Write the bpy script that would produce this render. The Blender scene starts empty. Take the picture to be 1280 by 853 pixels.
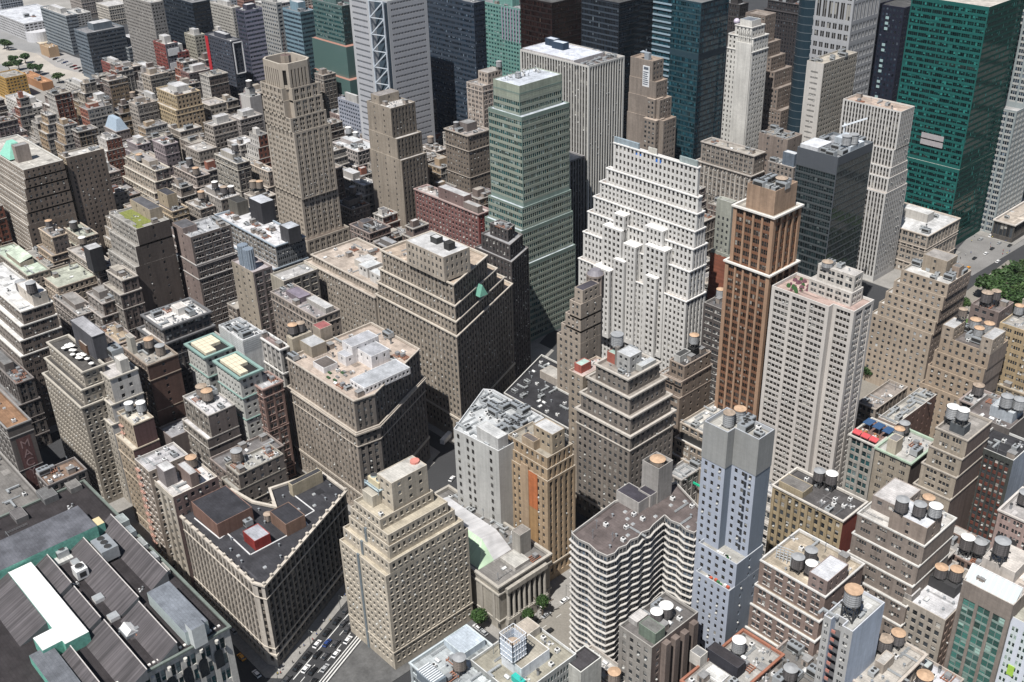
import bpy, math, random
import numpy as np
from mathutils import Vector, Matrix

sc = bpy.context.scene
COL = sc.collection
random.seed(5)
RNG = np.random.default_rng(11)

# ------------------------------------------------------------ camera, sky, sun, exposure
FPX, CX, CY, CAMZ = 1362.0, 640.0, 426.5, 320.0
_y, _p, _r = [math.radians(a) for a in (-48.04, 29.02, -1.68)]
_f = np.array([math.sin(_y)*math.cos(_p), math.cos(_y)*math.cos(_p), -math.sin(_p)])
_ri = np.array([math.cos(_y), -math.sin(_y), 0.0]); _up = np.cross(_ri, _f)
CR = _ri*math.cos(_r) + _up*math.sin(_r); CU = -_ri*math.sin(_r) + _up*math.cos(_r); CF = _f
cam = bpy.data.cameras.new("camera"); camo = bpy.data.objects.new("camera", cam); COL.objects.link(camo)
cam.sensor_width = 36.0; cam.lens = 36.0*FPX/1280.0; cam.clip_start = 1.0; cam.clip_end = 9000.0
m = Matrix([[CR[i], CU[i], -CF[i]] for i in range(3)]).to_4x4(); m.translation = (0, 0, CAMZ)
camo.matrix_world = m
sc.camera = camo

SUN_EL = math.radians(61); SUN_DIR = (0.31, -0.951)      # horizontal direction towards the sun
w = bpy.data.worlds.new("World"); sc.world = w; w.use_nodes = True
nt = w.node_tree; bg = nt.nodes["Background"]
sky = nt.nodes.new("ShaderNodeTexSky"); sky.sky_type = 'NISHITA'; sky.sun_disc = False
sky.sun_elevation = SUN_EL; sky.sun_rotation = math.atan2(SUN_DIR[0], SUN_DIR[1])
nt.links.new(sky.outputs[0], bg.inputs[0]); bg.inputs[1].default_value = 0.052
sl = bpy.data.lights.new("sun", 'SUN'); sl.energy = 5.0; sl.angle = math.radians(0.6); sl.color = (1.0, 0.965, 0.915)
so = bpy.data.objects.new("sun", sl); COL.objects.link(so)
_h = math.cos(SUN_EL)
so.rotation_euler = Vector((SUN_DIR[0]*_h, SUN_DIR[1]*_h, math.sin(SUN_EL))).to_track_quat('Z', 'Y').to_euler()
sc.view_settings.view_transform = 'Standard'; sc.view_settings.look = 'None'
sc.view_settings.exposure = 0.24; sc.view_settings.gamma = 1.0
sc.cycles.max_bounces = 5; sc.cycles.diffuse_bounces = 3; sc.cycles.glossy_bounces = 2
sc.cycles.transmission_bounces = 1; sc.cycles.use_denoising = True
sc.cycles.caustics_reflective = False; sc.cycles.caustics_refractive = False

# ------------------------------------------------------------ surveying helpers
def at(px, py, z=0.0):
    d = CF + CR*(px-CX)/FPX - CU*(py-CY)/FPX
    t = (z-CAMZ)/d[2]
    return (d[0]*t, d[1]*t)
def proj(x, y, z):
    d = np.array([x, y, z-CAMZ]); q = d @ CF
    return CX + FPX*(d @ CR)/q, CY - FPX*(d @ CU)/q
def reach(P, z, dr, px):
    """length along dr from P at height z whose picture column is px"""
    a = np.array([P[0], P[1], z-CAMZ]); b = np.array([dr[0], dr[1], 0.0]); k = (px-CX)/FPX
    den = k*(b @ CF) - b @ CR
    return (a @ CR - k*(a @ CF))/den
def rect(nx, ny, lx, rx, z):
    """x0,x1,y0,y1 of a block whose roof's street corner, left end and right end were measured"""
    P = at(nx, ny, z)
    w_ = max(3.0, abs(reach(P, z, (-1, 0), lx))); d_ = max(3.0, abs(reach(P, z, (0, 1), rx)))
    return (P[0]-w_, P[0], P[1], P[1]+d_)
def rp(r):
    return [(r[0], r[2]), (r[1], r[2]), (r[1], r[3]), (r[0], r[3])]
def ins(r, w=0, e=0, s=0, n=0):
    return (r[0]+w, r[1]-e, r[2]+s, r[3]-n)
def offs(poly, t):
    """polygon (counter-clockwise) moved inwards by t"""
    n = len(poly); out = []
    for i in range(n):
        a, b, c = poly[i-1], poly[i], poly[(i+1) % n]
        d1 = np.array([b[0]-a[0], b[1]-a[1]]); d1 /= np.hypot(*d1)+1e-9
        d2 = np.array([c[0]-b[0], c[1]-b[1]]); d2 /= np.hypot(*d2)+1e-9
        n1 = np.array([-d1[1], d1[0]]); n2 = np.array([-d2[1], d2[0]])
        k = n1+n2; q = 1+n1 @ n2
        k = k/max(q, 0.35)
        out.append((b[0]+k[0]*t, b[1]+k[1]*t))
    return out
def area(poly):
    return 0.5*sum(poly[i][0]*poly[(i+1) % len(poly)][1]-poly[(i+1) % len(poly)][0]*poly[i][1] for i in range(len(poly)))
def ccw(poly):
    return poly if area(poly) > 0 else poly[::-1]
def inpoly(x, y, poly):
    c = False; j = len(poly)-1
    for i in range(len(poly)):
        xi, yi = poly[i]; xj, yj = poly[j]
        if (yi > y) != (yj > y) and x < (xj-xi)*(y-yi)/(yj-yi)+xi: c = not c
        j = i
    return c

# ------------------------------------------------------------ mesh builder
class MB:
    def __init__(s):
        s.q = []; s.qm = []; s.qa = []; s.ng = []
    def quads(s, P, mi=0, a=None):
        P = np.asarray(P, float).reshape(-1, 4, 3)
        if len(P) == 0: return
        s.q.append(P); s.qm.append(np.full(len(P), mi) if np.isscalar(mi) else np.asarray(mi))
        s.qa.append(np.zeros(len(P)) if a is None else (np.full(len(P), a) if np.isscalar(a) else a))
    def ngon(s, pts, mi=0): s.ng.append((np.asarray(pts, float), mi))
    def prism(s, poly, z0, z1, mi=0, mt=None, bottom=False):
        n = len(poly)
        Q = [[(*poly[i], z0), (*poly[(i+1) % n], z0), (*poly[(i+1) % n], z1), (*poly[i], z1)] for i in range(n)]
        s.quads(Q, mi)
        s.ngon([(x, y, z1) for x, y in poly], mi if mt is None else mt)
        if bottom: s.ngon([(x, y, z0) for x, y in poly[::-1]], mi)
    def box(s, x0, x1, y0, y1, z0, z1, mi=0, mt=None, bottom=False):
        s.prism([(x0, y0), (x1, y0), (x1, y1), (x0, y1)], z0, z1, mi, mt, bottom)
    def band(s, poly, z0, z1, pr, mi=2):
        o = offs(poly, -pr); n = len(poly); Q = []
        for i in range(n):
            j = (i+1) % n
            Q.append([(*o[i], z0), (*o[j], z0), (*o[j], z1), (*o[i], z1)])
            Q.append([(*o[i], z1), (*o[j], z1), (*poly[j], z1), (*poly[i], z1)])
            Q.append([(*o[j], z0), (*o[i], z0), (*poly[i], z0), (*poly[j], z0)])
        s.quads(Q, mi)
    def cyl(s, x, y, r, z0, z1, n=12, mi=0, r1=None, cap=True, mt=None):
        r1 = r if r1 is None else r1
        a = [2*math.pi*i/n for i in range(n)]
        Q = []
        for i in range(n):
            c0, s0, c1, s1 = math.cos(a[i]), math.sin(a[i]), math.cos(a[(i+1) % n]), math.sin(a[(i+1) % n])
            Q.append([(x+r*c0, y+r*s0, z0), (x+r*c1, y+r*s1, z0), (x+r1*c1, y+r1*s1, z1), (x+r1*c0, y+r1*s0, z1)])
        s.quads(Q, mi)
        if cap: s.ngon([(x+r1*math.cos(b), y+r1*math.sin(b), z1) for b in a], mi if mt is None else mt)
    def bar(s, A, B, t=0.1, mi=0):
        A = np.array(A, float); B = np.array(B, float); d = B-A; L = np.linalg.norm(d)
        if L < 1e-6: return
        d /= L; h = np.array([0, 0, 1.0]) if abs(d[2]) < 0.9 else np.array([1.0, 0, 0])
        u = np.cross(d, h); u /= np.linalg.norm(u); v = np.cross(d, u); c = []
        for P in (A, B):
            c.append([P+u*t+v*t, P-u*t+v*t, P-u*t-v*t, P+u*t-v*t])
        s.quads([[c[0][i], c[0][(i+1) % 4], c[1][(i+1) % 4], c[1][i]] for i in range(4)], mi)
    def build(s, name, mats, parent=None, org=(0, 0, 0), smooth=False, link=True):
        nq = sum(len(q) for q in s.q)
        V = [q.reshape(-1, 3) for q in s.q]
        ls = [np.arange(nq)*4]; tot = [np.full(nq, 4)]; M = list(s.qm); A = list(s.qa)
        off = nq*4
        for p, mi in s.ng:
            V.append(p); ls.append(np.array([off])); tot.append(np.array([len(p)])); off += len(p)
            M.append(np.array([mi])); A.append(np.array([0.0]))
        V = np.concatenate(V) - np.array(org) if V else np.zeros((0, 3))
        me = bpy.data.meshes.new(name)
        me.vertices.add(len(V)); me.vertices.foreach_set("co", V.astype(np.float32).ravel())
        me.loops.add(len(V)); me.loops.foreach_set("vertex_index", np.arange(len(V), dtype=np.int32))
        ls = np.concatenate(ls).astype(np.int32); tot = np.concatenate(tot).astype(np.int32)
        me.polygons.add(len(ls)); me.polygons.foreach_set("loop_start", ls)
        me.polygons.foreach_set("material_index", np.concatenate(M).astype(np.int32))
        for mt in (mats if isinstance(mats, (list, tuple)) else [mats]): me.materials.append(mt)
        at_ = me.attributes.new("rnd", 'FLOAT', 'FACE'); at_.data.foreach_set("value", np.concatenate(A).astype(np.float32))
        me.update(calc_edges=True)
        if smooth: me.polygons.foreach_set("use_smooth", np.ones(len(ls), dtype=bool))
        if not link: return me
        o = bpy.data.objects.new(name, me); COL.objects.link(o)
        if parent is not None: o.parent = parent
        else: o.location = org
        return o

def tag(o, label=None, cat=None, group=None, kind=None):
    if label: o["label"] = label
    if cat: o["category"] = cat
    if group: o["group"] = group
    if kind: o["kind"] = kind
    return o
def empty(name, loc, label, cat, group=None, rz=0.0):
    o = bpy.data.objects.new(name, None); COL.objects.link(o); o.location = loc; o.rotation_euler = (0, 0, rz)
    o.empty_display_size = 2
    return tag(o, label, cat, group)
def child(name, me, parent, loc=(0, 0, 0), rz=0.0, sc_=(1, 1, 1)):
    o = bpy.data.objects.new(name, me); COL.objects.link(o); o.parent = parent
    o.location = loc; o.rotation_euler = (0, 0, rz); o.scale = sc_
    return o

# ------------------------------------------------------------ materials
MAT = {}
def _new(name):
    mt = bpy.data.materials.new(name); mt.use_nodes = True
    return mt, mt.node_tree, mt.node_tree.nodes["Principled BSDF"]
def _n(nt, t, **k):
    n = nt.nodes.new(t)
    for a, b in k.items(): setattr(n, a, b)
    return n
def _pos(nt, s=(1, 1, 1)):
    g = _n(nt, "ShaderNodeNewGeometry"); v = _n(nt, "ShaderNodeVectorMath", operation='MULTIPLY')
    nt.links.new(g.outputs["Position"], v.inputs[0]); v.inputs[1].default_value = s
    return v.outputs[0]
def _noise(nt, vec, sc_, det=2.0, rough=0.5):
    n = _n(nt, "ShaderNodeTexNoise"); n.inputs["Scale"].default_value = sc_
    n.inputs["Detail"].default_value = det; n.inputs["Roughness"].default_value = rough
    nt.links.new(vec, n.inputs["Vector"]); return n.outputs["Fac"]
def _map(nt, v, a, b, c, d):
    n = _n(nt, "ShaderNodeMapRange"); nt.links.new(v, n.inputs[0])
    for i, x in enumerate((a, b, c, d)): n.inputs[i+1].default_value = x
    return n.outputs[0]
def _mul(nt, a, b):
    n = _n(nt, "ShaderNodeMath", operation='MULTIPLY'); nt.links.new(a, n.inputs[0])
    if isinstance(b, (int, float)): n.inputs[1].default_value = b
    else: nt.links.new(b, n.inputs[1])
    return n.outputs[0]
def _tint(nt, col, fac):
    n = _n(nt, "ShaderNodeVectorMath", operation='SCALE')
    if isinstance(col, tuple): n.inputs[0].default_value = col[:3]
    else: nt.links.new(col, n.inputs[0])
    nt.links.new(fac, n.inputs["Scale"]); return n.outputs[0]

def wallm(c, rough=0.85, dirt=1.0):
    key = ("w", c, rough, dirt)
    if key in MAT: return MAT[key]
    lu = .3*c[0]+.59*c[1]+.11*c[2]; g_ = .15 if c[0] > c[2]*1.12 and c[0] < c[2]*3 else 0.0
    c = tuple((v*(1-g_)+lu*g_)*.95 for v in c)
    mt, nt, b = _new("masonry")
    big = _map(nt, _noise(nt, _pos(nt, (1, 1, 1)), 0.045, 3.0), 0.3, 0.7, 1-0.16*dirt, 1+0.14*dirt)
    streak = _map(nt, _noise(nt, _pos(nt, (0.9, 0.9, 0.05)), 0.7, 5.0, 0.7), 0.40, 0.72, 1+0.06*dirt, 1-0.30*dirt)
    fine = _map(nt, _noise(nt, _pos(nt, (1, 1, 1.6)), 0.55, 4.0, 0.65), 0.3, 0.7, 1-0.13*dirt, 1+0.11*dirt)
    f = _mul(nt, _mul(nt, big, streak), fine)
    nt.links.new(_tint(nt, c, f), b.inputs["Base Color"])
    b.inputs["Roughness"].default_value = rough; b.inputs["Specular IOR Level"].default_value = 0.25
    MAT[key] = mt; return mt

def roofm(c, wear=1.0):
    key = ("r", c, wear)
    if key in MAT: return MAT[key]
    mt, nt, b = _new("roofing")
    p = _pos(nt)
    br = _n(nt, "ShaderNodeTexBrick"); nt.links.new(p, br.inputs["Vector"])
    br.inputs["Scale"].default_value = 0.22; br.inputs["Mortar Size"].default_value = 0.012
    br.inputs["Color1"].default_value = (1, 1, 1, 1); br.inputs["Color2"].default_value = (.86, .86, .86, 1)
    br.inputs["Mortar"].default_value = (.7, .7, .7, 1); br.inputs["Bias"].default_value = 0.0
    st = _map(nt, _noise(nt, p, 0.16, 5.0, 0.65), 0.35, 0.68, 1-0.34*wear, 1+0.16*wear)
    fine = _map(nt, _noise(nt, p, 2.2, 3.0, 0.6), 0.3, 0.7, 0.9, 1.08)
    n = _n(nt, "ShaderNodeVectorMath", operation='MULTIPLY'); nt.links.new(br.outputs[0], n.inputs[0]); n.inputs[1].default_value = c
    nt.links.new(_tint(nt, n.outputs[0], _mul(nt, st, fine)), b.inputs["Base Color"])
    b.inputs["Roughness"].default_value = 0.9; b.inputs["Specular IOR Level"].default_value = 0.2
    MAT[key] = mt; return mt

def plainm(c, rough=0.6, metal=0.0, var=0.12, name="paint"):
    key = ("p", c, rough, metal, name)
    if key in MAT: return MAT[key]
    mt, nt, b = _new(name)
    f = _map(nt, _noise(nt, _pos(nt), 0.8, 4.0, 0.6), 0.3, 0.7, 1-var, 1+var)
    nt.links.new(_tint(nt, c, f), b.inputs["Base Color"])
    b.inputs["Roughness"].default_value = rough; b.inputs["Metallic"].default_value = metal
    MAT[key] = mt; return mt

def ribm(c, period=0.6, axis=0, var=0.35, name="corrugated"):
    key = ("rib", c, period, axis)
    if key in MAT: return MAT[key]
    mt, nt, b = _new(name)
    s = [0.02, 0.02, 0.02]; s[axis] = 1/period
    f = _map(nt, _noise(nt, _pos(nt, tuple(s)), 1.0, 2.0), 0.3, 0.7, 1-var, 1+var)
    g = _map(nt, _noise(nt, _pos(nt), 0.12, 4.0), 0.3, 0.7, 0.8, 1.2)
    nt.links.new(_tint(nt, c, _mul(nt, f, g)), b.inputs["Base Color"]); b.inputs["Roughness"].default_value = 0.7
    MAT[key] = mt; return mt

def glassm(tint=(0.03, 0.035, 0.04), blind=(0.50, 0.49, 0.46), spread=1.0, rough=0.12, spec=0.5):
    """dark window glass; faces whose rnd is above 1 are drawn blinds behind it"""
    key = ("g", tint, blind, spread, spec)
    if key in MAT: return MAT[key]
    mt, nt, b = _new("window_glass")
    a = _n(nt, "ShaderNodeAttribute", attribute_name="rnd"); oi = _n(nt, "ShaderNodeObjectInfo")
    s = _n(nt, "ShaderNodeMath", operation='ADD'); nt.links.new(a.outputs["Fac"], s.inputs[0]); nt.links.new(oi.outputs["Random"], s.inputs[1])
    fr = _n(nt, "ShaderNodeMath", operation='FRACT'); nt.links.new(s.outputs[0], fr.inputs[0])
    isb = _n(nt, "ShaderNodeMath", operation='GREATER_THAN'); nt.links.new(a.outputs["Fac"], isb.inputs[0]); isb.inputs[1].default_value = 1.0
    dark = _tint(nt, tint, _map(nt, fr.outputs[0], 0, 1, 0.4, 1+1.2*spread))
    lit = _tint(nt, blind, _map(nt, fr.outputs[0], 0, 1, 0.45, 1.25))
    mx = _n(nt, "ShaderNodeMix", data_type='RGBA'); nt.links.new(isb.outputs[0], mx.inputs["Factor"])
    nt.links.new(dark, mx.inputs["A"]); nt.links.new(lit, mx.inputs["B"])
    nt.links.new(mx.outputs["Result"], b.inputs["Base Color"])
    nt.links.new(_map(nt, isb.outputs[0], 0, 1, rough, 0.45), b.inputs["Roughness"])
    b.inputs["Specular IOR Level"].default_value = spec
    MAT[key] = mt; return mt
# ------------------------------------------------------------ facades
def S(bay=3.2, n=1, p=1.6, m=0.2, fh=3.7, wh=2.1, sr=0.0, r=0.3, edge=0.6, top=1.3, hd=0.9, sill=0, blind=0.35, base=0, bf=None):
    return dict(bay=bay, n=n, p=p, m=m, fh=fh, wh=wh, sr=sr, r=r, edge=edge, top=top, hd=hd, sill=sill, blind=blind, base=base)
PUNCH = S()
PUNCH2 = S(bay=4.2, n=2, p=1.5, m=0.35, fh=3.7, wh=2.1)
LOFT = S(bay=5.8, n=3, p=1.3, m=0.22, fh=4.1, wh=2.3, sr=0.25, r=0.25, sill=1)
LOFT2 = S(bay=4.4, n=2, p=1.1, m=0.25, fh=4.0, wh=2.3, sr=0.3, r=0.25, sill=1)
PIER = S(bay=2.9, n=1, p=1.35, m=0.2, fh=3.8, wh=2.1, sr=0.35, r=0.25)
PIER2 = S(bay=4.6, n=2, p=1.4, m=0.3, fh=3.8, wh=2.1, sr=0.4, r=0.25)
RIB = S(bay=60, n=20, p=0.6, m=0.16, fh=3.9, wh=1.75, sr=0, r=0.2, edge=0.2, top=1.4, hd=0.8)
SPARSE = S(bay=6.5, n=1, p=5.3, fh=4.0, wh=1.7, edge=2.0)
RARE = S(bay=11, n=1, p=9.8, fh=4.0, wh=1.7, edge=3.0)
GENERIC = {id(x) for x in (PUNCH, PUNCH2, LOFT, LOFT2, PIER, PIER2)}
def var(s, **k):
    d = dict(s); d.update(k); return d

def facade(W, p0, p1, z0, z1, s, win, mi=0, ms=1):
    dx, dy = p1[0]-p0[0], p1[1]-p0[1]; L = math.hypot(dx, dy)
    if L < 0.05: return
    t = np.array([dx/L, dy/L, 0.0]); n = np.array([dy/L, -dx/L, 0.0]); o = np.array([p0[0], p0[1], 0.0])
    def P(u, v, d):
        u, v, d = np.broadcast_arrays(np.asarray(u, float), np.asarray(v, float), np.asarray(d, float))
        return o + u[..., None]*t + d[..., None]*n + v[..., None]*np.array([0, 0, 1.0])
    def F(u0, u1, v0, v1, d, m_=mi):
        W.quads(np.stack([P(u0, v0, d), P(u1, v0, d), P(u1, v1, d), P(u0, v1, d)], -2).reshape(-1, 4, 3), m_)
    if s is None or L < s['edge']*2+1.6 or z1-z0 < s['fh']:
        F(0, L, z0, z1, 0); return
    e = s['edge']; sr = s['sr']; r = s['r']
    Lb = L-2*e; bay = s['bay']; nb = max(1, int(round(Lb/bay))); nw = s['n']
    if bay > 40: nb = max(1, int(round(Lb/60))); nw = max(2, int(round(Lb/nb/1.55)))
    bw = Lb/nb; p = s['p'] if bw > s['p']+0.8 else bw*0.5
    if nw == 1 and bay >= 5: p = max(bw-(bay-s['p']), bw*.3)
    ww = (bw-p-(nw-1)*s['m'])/nw
    if ww < 0.35: F(0, L, z0, z1, 0); return
    zt = z1-(s['top'] if z1-z0 > 16 or s['top'] > 4 else min(s['top'], .9)); fh = s['fh']
    av = zt-z0-s['base']-.25; nf = max(1, int(round(av/fh))) if z1-z0 < 30 else max(1, int(av/fh))
    if av/nf < fh*.8: nf = max(1, nf-1)
    kf = av/(nf*fh) if z1-z0 < 30 else 1.0; kf = min(kf, 1.15); fh *= kf
    zb = zt-nf*fh
    b0 = e+np.arange(nb)*bw+p/2; b1 = b0+bw-p
    F(0, L, zt, z1, 0)
    if zb > z0+0.05: F(0, L, z0, zb, 0)
    pl = np.concatenate([[0.0], b1]); pr = np.concatenate([b0, [L]])
    F(pl, pr, zb, zt, 0)
    if sr > 0:
        for bb in (b0, b1): W.quads(np.stack([P(bb, zb, 0), P(bb, zb, -sr), P(bb, zt, -sr), P(bb, zt, 0)], -2), mi)
        W.quads(np.stack([P(b0, zb, 0), P(b1, zb, 0), P(b1, zb, -sr), P(b0, zb, -sr)], -2), mi)
    w0 = (b0[:, None]+np.arange(nw)[None]*(ww+s['m'])); w1 = w0+ww
    if nw > 1:
        F(w1[:, :-1].ravel(), w0[:, 1:].ravel(), zb, zt, -sr, ms)
    w0 = w0.ravel(); w1 = w1.ravel()
    fl = np.arange(nf); v1 = zt-fl*fh-s['hd']*0.45; v0 = v1-s['wh']*kf
    # spandrels
    tops = np.concatenate([[zt], v0]); bots = np.concatenate([v1, [zb]])
    ok = tops-bots > 0.02
    U0, T0 = np.meshgrid(w0, tops[ok]); U1, B0 = np.meshgrid(w1, bots[ok])
    F(U0.ravel(), U1.ravel(), B0.ravel(), T0.ravel(), -sr, ms)
    U0, V0 = np.meshgrid(w0, v0); U1, V1 = np.meshgrid(w1, v1)
    U0, U1, V0, V1 = [a.ravel() for a in (U0, U1, V0, V1)]
    d0, d1 = -sr, -(sr+r)
    W.quads(np.stack([P(U0, V0, d0), P(U1, V0, d0), P(U1, V0, d1), P(U0, V0, d1)], -2), ms)
    W.quads(np.stack([P(U0, V0, d0), P(U0, V0, d1), P(U0, V1, d1), P(U0, V1, d0)], -2), ms)
    W.quads(np.stack([P(U1, V0, d1), P(U1, V0, d0), P(U1, V1, d0), P(U1, V1, d1)], -2), ms)
    if s['sill']:
        q = 0.16
        W.quads(np.stack([P(U0-.1, V0-.22, d0+q), P(U1+.1, V0-.22, d0+q), P(U1+.1, V0, d0+q), P(U0-.1, V0, d0+q)], -2), 2)
        W.quads(np.stack([P(U0-.1, V0, d0+q), P(U1+.1, V0, d0+q), P(U1+.1, V0+.02, d0-.02), P(U0-.1, V0+.02, d0-.02)], -2), 2)
    O = P(U0, V0, d1)
    win.append(dict(O=O, t=t, n=n, w=U1-U0, h=V1-V0, blind=s['blind']))

def panes(mb, wl, mi=0):
    """window panes of the given list, a drawn blind over part of some"""
    for g in wl:
        N = len(g['O'])
        if N == 0: continue
        O, t = g['O'], g['t']; w_ = g['w'][:, None]*t; up = np.array([0, 0, 1.0]); h = g['h']
        bl = np.where(RNG.random(N) < g['blind'], RNG.choice([0.25, 0.4, 0.5, 0.5, 0.75, 1.0], N), 0.0)
        hb = (h*(1-bl))[:, None]*up; hh = h[:, None]*up
        mb.quads(np.stack([O, O+w_, O+w_+hb, O+hb], 1), mi, RNG.random(N)*0.999)
        k = bl > 0
        if k.any(): mb.quads(np.stack([(O+hb)[k], (O+w_+hb)[k], (O+w_+hh)[k], (O+hh)[k]], 1), mi, 1.0+RNG.random(k.sum()))

# one window of its own: glass, blind, meeting rail and frame, unit size, scaled to each opening
WT = {}
def window_mesh(gl, frame):
    key = (gl.name, frame.name)
    if key in WT: return WT[key]
    L = []
    for k in range(7):
        mb = MB(); b = [0, 0, 0, 0.25, 0.5, 0.7, 1.0][k]
        q = lambda x0, x1, z0, z1, y: [(x0, y, z0), (x1, y, z0), (x1, y, z1), (x0, y, z1)]
        mb.quads([q(0, 1, 0, 1-b, 0)], 0, random.random()*0.99)
        if b: mb.quads([q(0, 1, 1-b, 1, 0)], 0, 1+random.random()*0.99)
        f = 0.05
        mb.quads([q(0, f, 0, 1, -.04), q(1-f, 1, 0, 1, -.04), q(f, 1-f, 0, f*.8, -.04), q(f, 1-f, 1-f*.8, 1, -.04), q(f, 1-f, .47, .52, -.05)], 1)
        L.append(mb.build("window", [gl, frame], link=False))
    WT[key] = L; return L

FRAME_D = None
FOOT = []; SURF = []; GBR = glassm((.02, .018, .016), (.30, .29, .26))
def building(name, label, tiers, wc, st, E=None, sp=None, tr=None, gl=None, rc=(0.3, 0.3, 0.29), near=True, cat=None,
             group=None, bands=(), par=1.0, cornice=0.0, frame=(0.10, 0.10, 0.10), dirt=1.0, stE=0, eCol=None, floorz=0.0, nwin=100, stN=None):
    """tiers: [(polygon, top height), ...] from the ground up"""
    global FRAME_D
    E = st if E is None else E
    if E == 'blank': E = None
    if id(st) in GENERIC:
        j = lambda a: RNG.uniform(1-a, 1+a)
        q_ = var(st, bay=st['bay']*j(.14), fh=st['fh']*j(.06), wh=st['wh']*j(.08), p=st['p']*j(.15), blind=RNG.uniform(.2, .5), sill=int(RNG.random() < .6), r=st['r']*j(.3))
        if E is st: E = q_
        st = q_
        if not bands and tiers[0][1] > 25: bands = ((tiers[0][1]-st['fh']*RNG.choice([1.35, 2.35]), .4, .28), (RNG.uniform(6, 9), .6, .35), (tiers[0][1]*RNG.uniform(.5, .65), .3, .2))
        if not cornice: cornice = float(RNG.choice([.12, .2, .3, .5]))
    if id(E) in GENERIC: E = var(E, bay=E['bay']*RNG.uniform(.9, 1.15), fh=(st or E)['fh'] if st is not None else E['fh'], p=E['p']*RNG.uniform(.9, 1.1))
    base = tiers[0][0]; cx = sum(p[0] for p in base)/len(base); cy = sum(p[1] for p in base)/len(base)
    org = (cx, cy, floorz)
    if cat is None: cat = name.replace('_', ' ')
    top = empty(name, org, label, cat, group)
    W = MB(); Rf = MB(); win = []
    tr = tr or tuple(min(0.8, x*1.35+0.04) for x in wc); sp = sp or wc; gl_in = None if gl is None or gl is GBR else (1,); gl = gl or glassm()
    z0 = floorz
    for ti, (poly, z1) in enumerate(tiers):
        poly = ccw(poly)
        if ti: poly = offs(poly, 0.04)
        n = len(poly)
        for i in range(n):
            a, b = poly[i], poly[(i+1) % n]
            dx, dy = b[0]-a[0], b[1]-a[1]; L = math.hypot(dx, dy)+1e-6; nx, ny = dy/L, -dx/L
            vis = (-(a[0]+b[0])/2*nx - (a[1]+b[1])/2*ny)/math.hypot((a[0]+b[0])/2, (a[1]+b[1])/2)
            s = None
            if vis > -0.12:
                s = st if ny < -0.55 else E
                if s and ti < len(tiers)-1 and s['top'] > 3.2: s = var(s, top=1.2)
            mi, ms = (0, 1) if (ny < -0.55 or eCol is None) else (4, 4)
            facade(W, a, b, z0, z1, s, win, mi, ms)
        zr = z1-par
        inn = offs(poly, 0.35)
        for i in range(n):
            j = (i+1) % n
            Rf.quads([[(*poly[i], z1), (*poly[j], z1), (*inn[j], z1), (*inn[i], z1)],
                      [(*inn[j], zr), (*inn[i], zr), (*inn[i], z1), (*inn[j], z1)]], 1)
        Rf.ngon([(x, y, zr) for x, y in inn], 0)
        SURF.append((offs(poly, .5), zr, top))
        if cornice > 0: W.band(poly, z1-0.5-cornice*0.4, z1-0.02, cornice, 2)
        if ti == 0:
            for bz, bh, bp in bands: W.band(poly, bz, bz+bh, bp, 2)
        z0 = zr
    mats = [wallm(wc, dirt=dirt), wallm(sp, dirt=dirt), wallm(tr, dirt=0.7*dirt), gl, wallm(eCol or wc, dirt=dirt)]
    if near:
        O = [g['O'] for g in win]
        if O:
            idx = [(i, j) for i, g in enumerate(win) for j in range(len(g['O']))]
            allO = np.concatenate(O); nn = np.concatenate([np.repeat(g['n'][None], len(g['O']), 0) for g in win])
            ar = np.concatenate([g['w']*g['h'] for g in win])
            v = np.array([0, 0, CAMZ])-allO; d = np.linalg.norm(v, axis=1); c = (v*nn).sum(1)/d
            px = np.array([proj(*q) for q in allO])
            inside = (px[:, 0] > 0) & (px[:, 0] < 1280) & (px[:, 1] > 0) & (px[:, 1] < 853)
            sc_ = ar*np.clip(c, 0.01, 1)/d**2*np.where(inside, 1, 1e-4)
            pick = np.argsort(-sc_)[:nwin]; ps = set(pick.tolist())
            tm = window_mesh(gl, plainm(frame, 0.5, name="window_frame"))
            for k in pick:
                i, j = idx[k]; g = win[i]; q = g['O'][j]
                o = bpy.data.objects.new("window", tm[int(RNG.integers(3)) if RNG.random() > g['blind'] else 3+int(RNG.integers(4))])
                COL.objects.link(o); o.parent = top; o.location = (q[0]-cx, q[1]-cy, q[2]-floorz)
                o.rotation_euler = (0, 0, math.atan2(g['t'][1], g['t'][0])); o.scale = (g['w'][j], 1, g['h'][j])
            if len(idx) > len(ps):
                rest = MB(); k = 0; wl = []
                for g in win:
                    keep = np.array([kk not in ps for kk in range(k, k+len(g['O']))]); k += len(g['O'])
                    wl.append(dict(O=g['O'][keep], t=g['t'], w=g['w'][keep], h=g['h'][keep], blind=g['blind']))
                ac = MB(); up = np.array([0, 0, 1.0])
                for g in win:
                    k_ = (RNG.random(len(g['O'])) < .09) & (g['w'] < 2.4) if (g['blind'] > .19 and max(gl_in or (.03,)) < .031) else np.zeros(len(g['O']), bool)
                    if k_.any():
                        A = g['O'][k_]+g['t']*(g['w'][k_]*.5-.38)[:, None]+g['n']*.05; T = g['t']*.76; D_ = g['n']*.55; Z = up*.5
                        ac.quads(np.stack([A+D_, A+T+D_, A+T+D_+Z, A+D_+Z], 1), 0); ac.quads(np.stack([A+D_+Z, A+T+D_+Z, A+T+Z, A+Z], 1), 0); ac.quads(np.stack([A+T, A+T+D_, A+T+D_+Z, A+T+Z], 1), 0)
                if ac.q: tag(ac.build("window_air_conditioners", [plainm((.52, .52, .50), .6, name="unit_casing")], top, org), kind="stuff")
                panes(rest, wl); tag(rest.build("further_windows", [gl], top, org), kind="stuff")
    else:
        panes(W, win, 3)
    W.build("wall", mats, top, org)
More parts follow.
